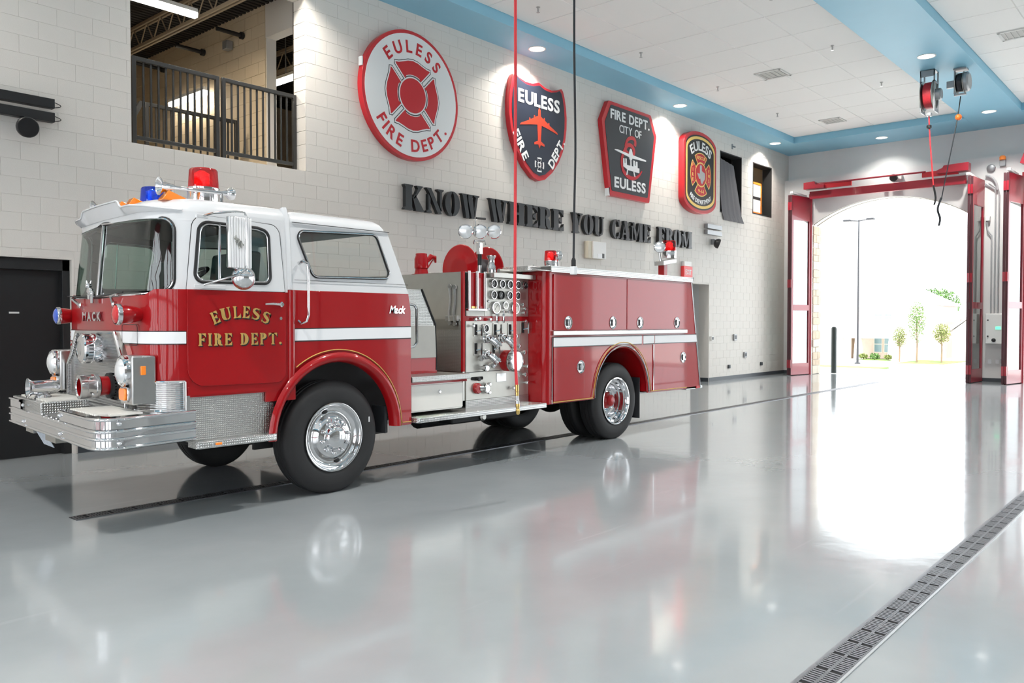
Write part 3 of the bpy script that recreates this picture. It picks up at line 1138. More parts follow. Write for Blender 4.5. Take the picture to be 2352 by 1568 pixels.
# ---------------------------------------------------------------- wall signs
def on_wall(y):
    return lambda u, v, d=0: (u, y - d, v)
M('sign_red', (.55, .012, .022), .35, coat=.3)
M('sign_red_face', (.52, .010, .020), .4)
M('sign_white', (.76, .79, .80), .4)
M('sign_navy', (.020, .026, .045), .35)
M('sign_black', (.014, .014, .015), .4)
M('sign_charcoal', (.035, .040, .048), .35)
M('letter_white', (.82, .83, .84), .4)
M('emblem_orange', (.62, .055, .02), .45)
M('sign_yellow', (.86, .60, .16), .4)
M('texas_grey', (.42, .43, .44), .5)
YS = W - .002
def sign_body(t, poly, depth, face_mat, rim, face_scale):
    m = MB()
    slab(m, poly, [], lambda u, v, d: (u, YS - d, v), depth)
    m.build('border', rim, t, bev=.008)
    cx = sum(p[0] for p in poly) / len(poly)
    cz = sum(p[1] for p in poly) / len(poly)
    inner = [(cx + (p[0] - cx) * face_scale[0], cz + (p[1] - cz) * face_scale[1]) for p in poly]
    m = MB()
    slab(m, inner, [], lambda u, v, d: (u, YS - depth - d, v), .006)
    return m.build('face', face_mat, t), inner
# round sign
RX, RZ, RR, RD = 9.34, 5.385, 1.075, .11
t = thing('round_sign', (RX, YS, RZ), 'round white sign with red rim and red Maltese cross, EULESS FIRE DEPT.', 'sign', 'department signs')
sign_body(t, circle(RX, RZ, RR, 72), RD, 'sign_white', 'sign_red', (.945, .945))
fy = on_wall(YS - RD - .006)
def polar(r, deg):
    return (RX + r * math.cos(math.radians(deg)), RZ + r * math.sin(math.radians(deg)))
def cross_petal(mid, k=1.0, off=0.0):
    """one arm of the fire-service cross: concave flanks, scalloped outer edge"""
    c = math.sqrt(.5)
    e = .062 - off
    edge = [(t_ * c + e * c, t_ * c - e * c) for t_ in (.31, .40, .50, .575 + off)]
    outer = [(.485 + off, .385 + off * .6), (.495 + off, .31), (.525 + off, .215), (.562 + off, .11), (.578 + off, 0)]
    up_ = edge + outer
    pts = up_ + [(x, -y) for x, y in reversed(up_[:-1])]
    r0 = .345 - off * .5
    a0 = math.atan2(edge[0][1], edge[0][0])
    pts = pts + [(r0 * math.cos(-a0 + 2 * a0 * i / 8), r0 * math.sin(-a0 + 2 * a0 * i / 8)) for i in range(1, 8)]
    b = math.radians(mid)
    return [(RX + x * math.cos(b) - y * math.sin(b), RZ + x * math.sin(b) + y * math.cos(b)) for x, y in pts]
m1, m2, m3 = MB(), MB(), MB()
for mid in (0, 90, 180, 270):
    slab(m1, cross_petal(mid, off=.035), [], fy, .002)
    slab(m2, cross_petal(mid, off=.022), [], fy, .004)
    slab(m3, cross_petal(mid), [], fy, .006)
slab(m1, circle(RX, RZ, .325, 48), [], fy, .0025)
slab(m2, circle(RX, RZ, .312, 48), [], fy, .0045)
slab(m3, circle(RX, RZ, .288, 48), [], fy, .0065)
m1.build('cross_outline', 'sign_charcoal', t)
m2.build('cross_inline', 'sign_white', t)
m3.build('fire_cross', 'sign_red_face', t)
m = MB()
set_text(m, 'EULESS', fy, RX, RZ, .205, .022, .52, 1.0, arc=(.71, PI / 2, 1))
m.build('upper_lettering', 'sign_red_face', t)
for pr in ((0, 4), (5, 10)):
    m = MB()
    set_text(m, 'FIRE DEPT.', fy, RX, RZ, .205, .022, .26, 1.0, arc=(.925, -PI / 2, -1), part=pr)
    m.build('lower_lettering', 'sign_red_face', t)
MB().box(8.275, 8.30, YS - .10, YS - .02, 5.66, 5.80).build('paint_chip', 'sign_white', t)

# navy shield
SX, SD = 12.70, .11
half = [(0, 6.345), (.20, 6.285), (.42, 6.275), (.62, 6.32), (.74, 6.375), (.80, 6.33), (.85, 6.22), (.90, 6.02), (.925, 5.80), (.92, 5.58), (.88, 5.34), (.80, 5.10), (.66, 4.86), (.44, 4.62), (.20, 4.45), (0, 4.40)]
poly = [(SX - x * .98, z) for x, z in half] + [(SX + x * .98, z) for x, z in half[-2:0:-1]]
t = thing('shield_sign', (SX, YS, 5.4), 'navy shield sign with red rim and orange bomber plane, EULESS FIRE DEPT.', 'sign', 'department signs')
sign_body(t, poly, SD, 'sign_navy', 'sign_red', (.91, .92))
fy = on_wall(YS - SD - .006)
m = MB()
set_text(m, 'EULESS', fy, SX, 5.86, .255, .028, .12, fit=1.30)
m.build('upper_lettering', 'letter_white', t)
def rot_text(m, text, cx, cz, ang, h, fit):
    c, s = math.cos(ang), math.sin(ang)
    set_text(m, text, lambda u, v, d=0: fy(cx + u * c - v * s, cz + u * s + v * c, d), 0, -h / 2, h, .026, .12, fit=fit)
m = MB()
rot_text(m, 'FIRE', SX - .56, 5.03, math.radians(-57), .19, .60)
m.build('side_lettering', 'letter_white', t)
m = MB()
rot_text(m, 'DEPT.', SX + .55, 5.03, math.radians(55), .19, .72)
m.build('side_lettering', 'letter_white', t)
pl = [(0, 1), (.05, .9), (.06, .62), (.20, .52), (.22, .60), (.25, .60), (.26, .48), (.42, .36), (.44, .43), (.47, .43), (.48, .31), (.85, .08), (.90, -.02), (.40, .13), (.10, .20), (.07, -.35), (.07, -.55), (.24, -.66), (.24, -.76), (.06, -.72), (0, -.9)]
poly = [(SX + x * .66, 5.42 + z * .42) for x, z in pl] + [(SX - x * .66, 5.42 + z * .42) for x, z in pl[-2:0:-1]]
m = MB()
slab(m, poly, [], fy, .006)
m.build('bomber_silhouette', 'emblem_orange', t)
def mini_cross(cx, cz, s):
    out = []
    for k in range(4):
        b = k * PI / 2
        for r, a in ((.40, -32), (1.0, -27), (.93, 0), (1.0, 27), (.40, 32)):
            out.append((cx + s * r * math.cos(b + math.radians(a)), cz + s * r * math.sin(b + math.radians(a))))
    return out
m = MB()
slab(m, mini_cross(SX, 4.72, .155), [mini_cross(SX, 4.72, .125)], fy, .006)
slab(m, circle(SX, 4.72, .055, 18), [circle(SX, 4.72, .036, 18)], fy, .006)
m.build('small_cross', 'letter_white', t)

# keystone sign
KX, KD = 16.0, .11
poly = rpoly([(14.86, 6.03), (15.12, 6.49), (16.88, 6.49), (17.14, 6.03), (16.83, 4.41), (15.17, 4.41)], .05, 3)
t = thing('keystone_sign', (KX, YS, 5.45), 'charcoal keystone sign with red rim and tanker plane, FIRE DEPT. CITY OF EULESS', 'sign', 'department signs')
sign_body(t, poly, KD, 'sign_charcoal', 'sign_red', (.90, .91))
fy = on_wall(YS - KD - .006)
for pr in ((0, 4), (5, 10)):
    m = MB()
    set_text(m, 'FIRE DEPT.', fy, KX, 6.12, .215, .026, .12, fit=1.62, part=pr)
    m.build('title_lettering', 'letter_white', t)
for pr in ((0, 4), (5, 7)):
    m = MB()
    set_text(m, 'CITY OF', fy, KX, 5.86, .185, .006, .10, fit=.92, part=pr)
    m.build('city_lettering', 'letter_white', t)
m = MB()
set_text(m, 'EULESS', fy, KX, 4.62, .235, .030, .10, fit=1.30)
m.build('lower_lettering', 'letter_white', t)
cv = [(.17, .78), (.19, .88), (.14, .95), (.03, .96), (-.10, .90), (-.17, .80), (-.20, .66), (-.16, .58), (-.02, .54), (.09, .56), (.14, .63), (.10, .72), (.0, .77), (-.13, .74), (-.24, .60), (-.33, .42), (-.34, .24), (-.28, .10), (-.14, .0), (.04, -.04), (.22, .0), (.36, .09), (.46, .20)]
cw = [.10, .09, .085, .08, .075, .075, .075, .08, .09, .09, .09, .09, .085, .08, .085, .085, .085, .09, .09, .085, .07, .05, .02]
def smooth_path(p, w, n=4):
    P, Q = [], []
    for i in range(len(p) - 1):
        p0, p1, p2, p3 = p[max(i - 1, 0)], p[i], p[i + 1], p[min(i + 2, len(p) - 1)]
        for k in range(n):
            s = k / n
            P.append(tuple(.5 * (2 * b + (c - a) * s + (2 * a - 5 * b + 4 * c - d) * s * s + (3 * b - a - 3 * c + d) * s ** 3) for a, b, c, d in zip(p0, p1, p2, p3)))
            Q.append(w[i] + (w[i + 1] - w[i]) * s)
    P.append(p[-1])
    Q.append(w[-1])
    return P, Q
pp, ww = smooth_path(cv, cw)
m = MB()
rib = _stroke([(KX + a * 1.05, 4.93 + b * .92) for a, b in pp], [w_ * 1.05 for w_ in ww])
nn = len(pp)
L_, R_ = rib[:nn], rib[nn:][::-1]
rows = [[fy(a, b, .0) for a, b in L_], [fy(a, b, .004 + .006 * i / nn) for i, (a, b) in enumerate(L_)], [fy(a, b, .004 + .006 * i / nn) for i, (a, b) in enumerate(R_)], [fy(a, b, .0) for a, b in R_]]
m.grid(rows)
m.build('script_letter', 'sign_red', t, recalc=False)
m = MB()
for p in ([(-.62, .455), (-.5, .465), (-.06, .43), (.06, .43), (.62, .39), (.62, .36), (.06, .35), (-.06, .36), (-.62, .435)], [(-.09, .42), (-.04, .54), (0, .57), (.04, .54), (.09, .42), (.05, .32), (0, .29), (-.05, .32)], [(-.30, .12), (-.30, .30), (-.26, .30), (-.25, .20), (-.22, .20), (-.22, .31), (-.17, .31), (-.16, .17), (-.02, .17), (-.02, .30), (.02, .30), (.03, .17), (.1, .17), (.1, .31), (.15, .31), (.16, .2), (.2, .2), (.2, .3), (.26, .3), (.27, .16), (.34, .16), (.34, .05), (-.1, .06)], [(-.14, .07), (-.10, .07), (-.14, -.06), (-.18, -.06)], [(.10, .07), (.14, .07), (.19, -.06), (.15, -.06)]):
    slab(m, [(KX + a * 1.05, 5.0 + b) for a, b in p], [], fy, .011 + .002 * len(p) / 8)
m.build('tanker_silhouette', 'letter_white', t)
MB().box(15.14, 15.18, YS - .11, YS, 4.40, 4.58).build('paint_chip', 'sign_white', t)

# rescue patch
QX, QZ, QD = 19.24, 5.40, .16
def patch(hw, z0, z1, rise):
    top = [(QX + hw * math.cos(math.radians(a)), z1 - rise + rise * math.sin(math.radians(a))) for a in range(0, 181, 12)]
    bot = [(QX - hw * math.cos(math.radians(a)), z0 + rise - rise * math.sin(math.radians(a))) for a in range(0, 181, 12)]
    return top + bot
t = thing('patch_sign', (QX, YS, QZ), 'black rescue patch sign with red rim, yellow line and red cross with grey state outline', 'sign', 'department signs')
m = MB()
slab(m, patch(.86, 4.40, 6.50, .36), [], lambda u, v, d: (u, YS - d, v), QD)
m.build('border', 'sign_red', t, bev=.008)
fy = on_wall(YS - QD)
m = MB()
slab(m, patch(.79, 4.49, 6.41, .34), [], fy, .004)
m.build('outer_band', 'sign_black', t)
m = MB()
slab(m, patch(.765, 4.53, 6.37, .33), [patch(.70, 4.60, 6.30, .31)], fy, .007)
m.build('yellow_line', 'sign_yellow', t)
m = MB()
slab(m, patch(.70, 4.60, 6.30, .31), [], fy, .006)
m.build('face', 'sign_black', t)
fy = on_wall(YS - QD - .006)
m = MB()
set_text(m, 'EULESS', fy, QX, 5.22, .235, .022, .10, arc=(.80, PI / 2, 1), fit=1.16)
m.build('upper_lettering', 'letter_white', t)
for pr in ((0, 4), (5, 15)):
    m = MB()
    set_text(m, 'FIRE DEPARTMENT', fy, QX, 5.72, .115, .018, .08, arc=(1.075, -PI / 2, -1), fit=1.15, part=pr)
    m.build('lower_lettering', 'letter_white', t)
def sector(mid, r0, r1, half_in, half_out):
    a = [math.radians(mid + half_out * (1 - 2 * i / 12)) for i in range(13)]
    b = [math.radians(mid - half_in * (1 - 2 * i / 8)) for i in range(9)]
    return [(QX + r1 * .98 * math.cos(q), QZ + r1 * math.sin(q)) for q in a] + [(QX + r0 * .98 * math.cos(q), QZ + r0 * math.sin(q)) for q in b]
m1, m2 = MB(), MB()
for mid in (0, 90, 180, 270):
    slab(m1, sector(mid, .30, .56, 34, 37), [], fy, .003)
    slab(m2, sector(mid, .32, .535, 30, 34.5), [], fy, .005)
slab(m1, circle(QX, QZ, .315, 32), [], fy, .004)
slab(m2, circle(QX, QZ, .285, 32), [], fy, .006)
m1.build('cross_outline', 'sign_yellow', t)
m2.build('rescue_cross', 'sign_red', t)
m = MB()
set_text(m, 'RESCUE', fy, QX, QZ + .385, .085, .010, .08, fit=.46, d=.008)
set_text(m, '9-1-1', fy, QX, QZ - .465, .09, .010, .10, fit=.30, d=.008)
for i, c in enumerate('FIRE'):
    set_text(m, c, fy, QX - .425, QZ + .17 - i * .125, .09, .010, d=.008)
for i, c in enumerate('EMS'):
    set_text(m, c, fy, QX + .425, QZ + .10 - i * .125, .09, .010, d=.008)
m.build('cross_lettering', 'sign_yellow', t)
tx = [(-.06, .24), (.04, .24), (.04, .10), (.12, .08), (.20, .06), (.22, -.02), (.20, -.10), (.12, -.16), (.06, -.24), (.0, -.20), (-.04, -.10), (-.10, -.12), (-.14, -.06), (-.20, .02), (-.06, .02)]
m = MB()
slab(m, [(QX + a, QZ + b) for a, b in tx], [], fy, .009)
m.build('state_outline', 'texas_grey', t)

# ---------------------------------------------------------------- the motto, one object per letter
M('motto_black', (.016, .018, .020), .33)
WORDS = [('KNOW', 9.16, 10.98), ('WHERE', 11.24, 13.52), ('YOU', 13.82, 14.98), ('CAME', 15.28, 16.92), ('FROM', 17.26, 18.92)]
ORD = {}
for wd, xa, xb in WORDS:
    gl = [serif(c, .30, .045) for c in wd]
    sp = .075
    tot = sum(g[1] for g in gl) + sp * (len(gl) - 1)
    k = (xb - xa) / tot
    x = xa
    for i, (c, (P, w)) in enumerate(zip(wd, gl)):
        m = MB()
        for p in P:
            slab(m, [(x + a * k, 3.475 + b * .425) for a, b in p], [], lambda u, v, d: (u, W - .03 - d, v), .075)
        m.cyl((x + w * k * .5, W - .03, 3.66), (x + w * k * .5, W, 3.66), .01, n=6)
        o = m.build('wall_letter', 'motto_black', smooth=25)
        nth = ''
        if wd.count(c) > 1:
            nth = ('first ' if wd.index(c) == i else 'last ')
        tag(o, 'black stencil %sletter %s of the word %s on the block wall' % (nth, c, wd), 'letter', 'motto letters on the wall')
        x += (w + sp) * k

# ---------------------------------------------------------------- things on the left wall
def light_bar_pair(x0, x1, z, mat, label, gap=.16, h=.11):
    t = thing('alert_light', ((x0 + x1) / 2, W, z), label, 'light bar')
    for k in (0, 1):
        zz = z - k * gap
        MB().box(x0, x1, W - .12, W - .03, zz - h, zz).build('bar', mat, t, bev=.006)
        MB().box(x0 + .1, x0 + .16, W - .05, W, zz - h * .7, zz - h * .3).build('bracket', 'grey_metal', t)
        MB().box(x1 - .16, x1 - .1, W - .05, W, zz - h * .7, zz - h * .3).build('bracket', 'grey_metal', t)
        pts = [(x1 + .09 * math.sin(PI * i / 10), W - .05, zz - .02 - .07 * i / 10) for i in range(11)]
        MB().tube(pts, .005, 6).build('cable', 'black_paint', t)
    return t
light_bar_pair(2.6, 3.75, 4.19, 'black_paint', 'pair of black light bars on the wall above the black door')
def round_speaker(x, z, r, d, label, mat='fan_black'):
    t = thing('wall_speaker', (x, W, z), label, 'speaker', 'round wall speakers')
    MB().lathe((x, W - .12, z), d, [(.03, -.05), (r * .75, -.02), (r, .04), (r, .09), (r * .93, .10)], 28).build('horn', mat, t)
    e = Vector(d).normalized() * .10
    MB().lathe((x + e.x, W - .12 + e.y, z + e.z), d, [(r * .93, -.01), (r * .90, .004), (.0, .01)], 28).build('grille', 'black_gap', t)
    MB().box(x - .05, x + .03, W - .10, W, z - .04, z + .10).build('bracket', 'grey_metal', t)
    return t
round_speaker(3.44, 3.81, .115, (-.1, -1, -.2), 'round black speaker below the black light bars')
light_bar_pair(19.72, 20.55, 4.20, 'grey_metal', 'pair of grey light bars on the wall beside the motto', .16, .12)
round_speaker(20.18, 3.72, .13, (.5, -.8, -.35), 'round black speaker below the grey light bars')
t = thing('wall_controller', (14.62, W, 3.15), 'beige wall box with grey door and white label above the fire engine', 'control box')
MB().box(14.36, 14.98, W - .12, W, 2.97, 3.34).build('case', 'beige_plastic', t, bev=.01)
MB().box(14.50, 14.98, W - .16, W - .12, 2.97, 3.34).build('cover', 'white_plastic', t, bev=.008)
MB().box(14.66, 14.82, W - .164, W - .158, 2.99, 3.08).build('label', 'letter_white', t)
MB().box(14.82, 14.90, W - .165, W - .158, 2.99, 3.09).build('screen', 'sign_black', t)
t = thing('exit_sign', (18.74, W, 3.0), 'red and white exit sign above the far doorway', 'exit sign')
MB().box(18.52, 18.96, W - .10, W, 2.74, 3.02).build('case', 'red_plastic', t, bev=.008)
MB().box(18.56, 18.92, W - .09, W, 3.02, 3.14).build('canopy', 'white_plastic', t, bev=.006)
m = MB()
set_text(m, 'EXIT', on_wall(W - .10), 18.74, 2.81, .13, .014, .12, fit=.30, d=.004)
m.build('lettering', 'letter_white', t)
def outlet(x, z, label, mat='grey_metal', s=.06):
    t = thing('wall_outlet', (x, W, z), label, 'outlet', 'wall outlets')
    MB().box(x - s, x + s, W - .05, W, z - s, z + s).build('box', mat, t, bev=.008)
    MB().box(x - s * .6, x + s * .6, W - .056, W - .05, z - s * .6, z + s * .6).build('faceplate', 'baseboard_grey', t)
outlet(21.55, 1.17, 'grey outlet box halfway up the wall near the far door', s=.09)
outlet(22.2, .66, 'grey outlet box lower on the wall near the far door', s=.08)
outlet(21.2, .36, 'small dark outlet just above the baseboard, left one', 'baseboard_grey', .05)
outlet(23.3, .36, 'small dark outlet just above the baseboard, right one', 'baseboard_grey', .05)
outlet(20.18, 1.16, 'white light switch beside the far doorway', 'white_plastic', .06)
for x, z, lb in ((21.35, 6.50, 'small grey hook on the wall above the left upper window'), (23.32, 6.50, 'small grey hook on the wall above the right upper window')):
    m = MB().box(x - .03, x + .03, W - .02, W, z - .08, z + .06)
    m.cyl((x, W, z), (x, W - .10, z - .04), .02, n=8)
    tag(m.build('wall_hook', 'grey_metal', bev=.003), lb, 'hook', 'wall hooks above the windows')

# ---------------------------------------------------------------- ceiling reels with hose and cord
M('hose_red', (.72, .04, .05), .4)
M('hose_coil', (.42, .02, .03), .5, noise=.3, nscale=40)
M('cord_black', (.012, .014, .018), .45)
M('ball_orange', (.95, .18, .02), .4)
def hose_reel(x, y, label):
    t = thing('hose_reel', (x, y, ZS), label, 'hose reel', 'ceiling hose reels')
    m = MB()
    for s in (-.13, .13):
        m.box(x - .14, x + .14, y + s - .012, y + s + .012, ZS - .86, ZS - .78)
        m.box(x - .16, x - .12, y + s - .012, y + s + .012, ZS - .86, ZS)
        m.box(x + .12, x + .16, y + s - .012, y + s + .012, ZS - .86, ZS)
        m.box(x - .16, x + .16, y + s - .012, y + s + .012, ZS - .26, ZS - .22)
    m.box(x - .16, x + .16, y - .14, y + .14, ZS - .02, ZS)
    m.box(x - .16, x - .15, y - .14, y + .14, ZS - .14, ZS)
    m.build('frame', 'grey_metal', t, bev=.003)
    MB().lathe((x, y - .10, ZS - .50), (0, 1, 0), [(.24, 0), (.27, .02), (.27, .16), (.24, .18)], 32).build('hose_coil', 'hose_coil', t)
    for s in (-.115, .10):
        MB().lathe((x, y + s, ZS - .50), (0, 1, 0), [(.31, 0), (.31, .012)], 36).build('flange', 'stainless', t)
    MB().lathe((x, y - .24, ZS - .50), (0, 1, 0), [(.10, 0), (.12, .02), (.12, .12)], 20).build('spring_drum', 'grey_metal', t)
    MB().box(x - .06, x + .06, y - .05, y + .05, ZS - .93, ZS - .86).build('hose_guide', 'grey_metal', t, bev=.01)
    return t
def cord_reel(x, y, label):
    t = thing('cord_reel', (x, y, ZS), label, 'cord reel', 'ceiling cord reels')
    m = MB()
    m.box(x - .12, x + .12, y - .12, y + .12, ZS - .03, ZS)
    m.box(x - .04, x + .04, y + .10, y + .125, ZS - .50, ZS)
    m.box(x - .04, x + .04, y + .10, y + .26, ZS - .36, ZS - .22)
    m.box(x - .03, x + .03, y - .1, y + .12, ZS - .54, ZS - .50)
    m.build('frame', 'grey_metal', t, bev=.004)
    MB().lathe((x, y - .06, ZS - .28), (0, 1, 0), [(.17, 0), (.19, .02), (.19, .10), (.17, .12)], 28).build('cord_coil', 'cord_black', t)
    for s in (-.075, .065):
        MB().lathe((x, y + s, ZS - .28), (0, 1, 0), [(.22, 0), (.22, .01)], 28).build('flange', 'stainless', t)
    MB().lathe((x, y - .17, ZS - .28), (0, 1, 0), [(.16, 0), (.20, .03), (.20, .09)], 24).build('slip_ring_cover', 'grey_metal', t)
    return t
hose_reel(18.72, 4.76, 'grey ceiling reel with red hose beyond the fire engine')
cord_reel(18.95, 4.22, 'small grey ceiling reel with black cord beside the red hose reel')
hose_reel(5.50, 4.76, 'grey ceiling reel feeding the red hose in front of the pump panel')
cord_reel(5.62, 4.20, 'grey ceiling reel feeding the black cord in front of the fire engine')
def hang(pts, r, mat, name, parent):
    P = []
    for i in range(len(pts) - 1):
        p0, p1, p2, p3 = [Vector(pts[max(min(j, len(pts) - 1), 0)]) for j in (i - 1, i, i + 1, i + 2)]
        for k in range(6):
            s = k / 6
            P.append(.5 * (2 * p1 + (p2 - p0) * s + (2 * p0 - 5 * p1 + 4 * p2 - p3) * s * s + (3 * p1 - p0 - 3 * p2 + p3) * s ** 3))
    P.append(Vector(pts[-1]))
    return MB().tube(P, r, 10).build(name, mat, parent)
t = thing('air_hose', (5.5, 4.76, 1.0), 'red air hose with brass fitting hanging in front of the pump panel', 'hose', 'hanging hoses')
hang([(5.50, 4.76, ZS - .93), (5.50, 4.76, 5.0), (5.50, 4.757, 3.6), (5.496, 4.757, 2.4), (5.490, 4.757, 1.7), (5.500, 4.757, 1.25), (5.518, 4.757, 1.02)], .0135, 'hose_red', 'hose', t)
MB().lathe((5.517, 4.757, 1.03), (.06, 0, -1), [(.016, 0), (.017, .02), (.017, .06), (.012, .065), (.015, .075), (.015, .10)], 12).build('crimp', 'brass', t)
MB().lathe((5.523, 4.757, .93), (.06, 0, -1), [(.013, 0), (.013, .04), (.018, .045), (.018, .07)], 12).build('coupler', 'chrome', t)
MB().lathe((5.528, 4.757, .86), (.06, 0, -1), [(.018, 0), (.02, .02), (.014, .05), (.02, .06), (.017, .09), (.009, .10)], 12).build('nozzle', 'brass', t)
t = thing('power_cord', (5.62, 4.20, 2.0), 'black power cord with plug hanging in front of the fire engine', 'cord', 'hanging cords')
hang([(5.62, 4.20, ZS - .54), (5.62, 4.20, 5.0), (5.615, 4.20, 4.0), (5.635, 4.20, 3.1), (5.622, 4.20, 2.6), (5.612, 4.20, 2.12)], .0095, 'cord_black', 'cord', t)
MB().lathe((5.612, 4.20, 2.13), (0, 0, -1), [(.013, 0), (.02, .02), (.02, .07), (.022, .075)], 12).build('plug', 'black_paint', t)
MB().box(5.588, 5.636, 4.176, 4.224, 1.99, 2.06).build('plug_cap', 'letter_white', t, bev=.006)
t = thing('air_hose', (18.72, 4.76, 4.3), 'thin red hose hanging from the far reel before the arched opening', 'hose', 'hanging hoses')
hang([(18.72, 4.76, ZS - .93), (18.74, 4.74, 5.4), (18.80, 4.68, 4.45)], .014, 'hose_red', 'hose', t)
MB().lathe((18.724, 4.756, 5.72), (0, 0, -1), [(.02, 0), (.05, .02), (.05, .07), (.02, .09)], 14).build('stop', 'black_paint', t)
hang([(18.80, 4.68, 4.46), (18.82, 4.64, 4.2), (18.80, 4.66, 4.05)], .02, 'black_paint', 'nozzle', t)
t = thing('power_cord', (18.95, 4.22, 4.0), 'thin black cord with orange ball hanging from the far cord reel', 'cord', 'hanging cords')
hang([(18.95, 4.22, ZS - .56), (18.90, 4.28, 5.7), (18.82, 4.40, 4.9), (18.78, 4.52, 4.15)], .011, 'cord_black', 'cord', t)
MB().sphere((18.93, 4.25, 5.83), .065, 16, 10).build('stop_ball', 'ball_orange', t)
hang([(18.78, 4.52, 4.18), (18.75, 4.58, 3.95), (18.78, 4.54, 3.75), (18.76, 4.56, 3.6)], .022, 'cord_black', 'plug', t)

# ---------------------------------------------------------------- trench drains
def drain(x0, x1, y0, y1, label, edge):
    t = thing('trench_drain', ((x0 + x1) / 2, (y0 + y1) / 2, 0), label, 'drain', 'trench drains')
    MB().box(x0, x1, y0, y1, .0003, .0012).build('channel', 'black_gap', t)
    for y, em in ((y0 - .012, edge), (y1, 'grate_metal')):
        MB().box(x0, x1, y, y + .012, .0003, .006).build('edge_strip', em, t)
    L = .61
    n = int((x1 - x0) / L)
    w = y1 - y0
    m = MB()
    for y in (0, w * .5 - .007, w - .010):
        m.box(.004, L - .004, y, y + (.014 if 0 < y < w - .02 else .010), .0012, .006)
    k = int(L / .022)
    for i in range(k + 1):
        x = .004 + (L - .018) * i / k
        if i % 9 == 4:
            continue
        m.hexa([(x, 0, .0012), (x + .012, 0, .0012), (x + .026, w, .0012), (x + .014, w, .0012)], [(x, 0, .006), (x + .012, 0, .006), (x + .026, w, .006), (x + .014, w, .006)])
    me = bpy.data.meshes.new('grate')
    me.from_pydata(m.v, [], m.f)
    me.materials.append(MATS['grate_metal'])
    for i in range(n):
        o = bpy.data.objects.new('grate', me)
        o.parent = t
        o.location = Vector((x0 + i * L, y0, 0)) - t.location
        COL.objects.link(o)
drain(2.62, 22.75, 6.92, 7.05, 'long slotted trench drain running under the fire engine', 'grate_metal')
drain(2.0, 24.0, 1.265, 1.405, 'long slotted trench drain in the right foreground', 'grate_edge')

# ---------------------------------------------------------------- folding bay doors at the far wall
def leaf(t, a, b, h=5.38):
    a, b = Vector((a[0], a[1], 0)), Vector((b[0], b[1], 0))
    d = (b - a).normalized()
    s = Vector((-d.y, d.x, 0)) * .028
    Lw = (b - a).length
    def bar(u0, u1, z0, z1, m):
        p, q = a + d * u0, a + d * u1
        lo, hi = Vector((0, 0, z0)), Vector((0, 0, z1))
        m.hexa((p - s + lo, q - s + lo, q + s + lo, p + s + lo), (p - s + hi, q - s + hi, q + s + hi, p + s + hi))
    m = MB()
    st = .085
    bar(0, st, .02, h, m)
    bar(Lw - st, Lw, .02, h, m)
    for z0, z1 in ((.02, .36), (1.95, 2.12), (4.66, h)):
        bar(st, Lw - st, z0, z1, m)
    lf = m.build('leaf', 'door_red', t, bev=.004)
    for z0, z1 in ((.36, 1.95), (2.12, 4.66)):
        m = MB()
        p, q = a + d * st, a + d * (Lw - st)
        m.add([p + Vector((0, 0, z0)), q + Vector((0, 0, z0)), q + Vector((0, 0, z1)), p + Vector((0, 0, z1))], [(0, 1, 2, 3)])
        m.build('pane', 'door_glass', lf, recalc=False)
    m = MB()
    bar(Lw, Lw + .012, .02, h, m)
    m.build('edge_seal', 'door_edge', lf)
    for zz in (.35, 2.75, 5.05):
        m = MB()
        bar(Lw - .05, Lw + .03, zz - .12, zz + .12, m)
        m.build('hinge', 'door_red', lf)
    return lf
def folded(jy, sgn, label):
    """two leaves folded back into the room beside the jamb at y=jy; sgn=+1 folds towards +y"""
    t = thing('folding_door', (24.4, jy, 0), label, 'door', 'open folding bay doors')
    leaf(t, (24.90, jy + sgn * .04), (23.90, jy + sgn * .22))
    leaf(t, (24.88, jy + sgn * .36), (23.91, jy + sgn * .29))
    MB().cyl((24.915, jy + sgn * .03, 0), (24.915, jy + sgn * .03, 5.5), .05, n=12).build('jamb_post', 'door_red', t)
    for z in (5.42,):
        MB().box(23.86, 24.93, jy + sgn * .2 - .04, jy + sgn * .2 + .04, z, z + .06).build('guide_arm', 'white_plastic', t)
    return t
folded(9.60, 1, 'red glazed folding door folded open at the left of the arched opening')
folded(5.32, -1, 'red glazed folding door folded open at the right of the arched opening')
folded(4.00, 1, 'red glazed folding door folded open at the right picture edge')
t = thing('door_operator', (24.7, 7.45, 5.4), 'red steel door header with operator arms above the arched opening', 'door operator')
MB().box(24.60, 24.72, 5.33, 9.55, 5.31, 5.53).build('header_beam', 'door_red', t, bev=.006)
m = MB()
m.tube([(24.55, 9.35, 5.74), (24.50, 8.6, 5.72), (24.52, 7.4, 5.73), (24.5, 6.3, 5.72)], .024, 8)
m.build('linkage_rod', 'door_red', t)
MB().prism([(9.05, 5.58), (9.66, 5.58), (9.66, 5.78), (9.34, 5.80), (9.30, 5.70), (9.05, 5.68)], 'x', 24.40, 24.66).build('operator_housing', 'door_red', t, bev=.01)
MB().prism([(5.22, 5.62), (6.0, 5.62), (6.0, 5.70), (5.85, 5.76), (5.82, 5.82), (5.22, 5.84)], 'x', 24.36, 24.66).build('operator_housing', 'door_red', t, bev=.01)
MB().box(24.52, 24.60, 8.3, 9.1, 5.58, 5.72).build('actuator', 'sign_red', t, bev=.006)
MB().box(24.52, 24.60, 5.5, 6.4, 5.58, 5.72).build('actuator', 'sign_red', t, bev=.006)
for y in (5.5, 7.45, 9.4):
    MB().box(24.70, XF, y - .05, y + .05, 5.36, 5.48).build('mounting_bracket', 'door_red', t)
t = thing('door_operator', (24.7, 3.6, 5.6), 'red door operator at the right picture edge', 'door operator')
MB().box(24.60, 24.72, -.2, 3.97, 5.31, 5.53).build('header_beam', 'door_red', t, bev=.006)
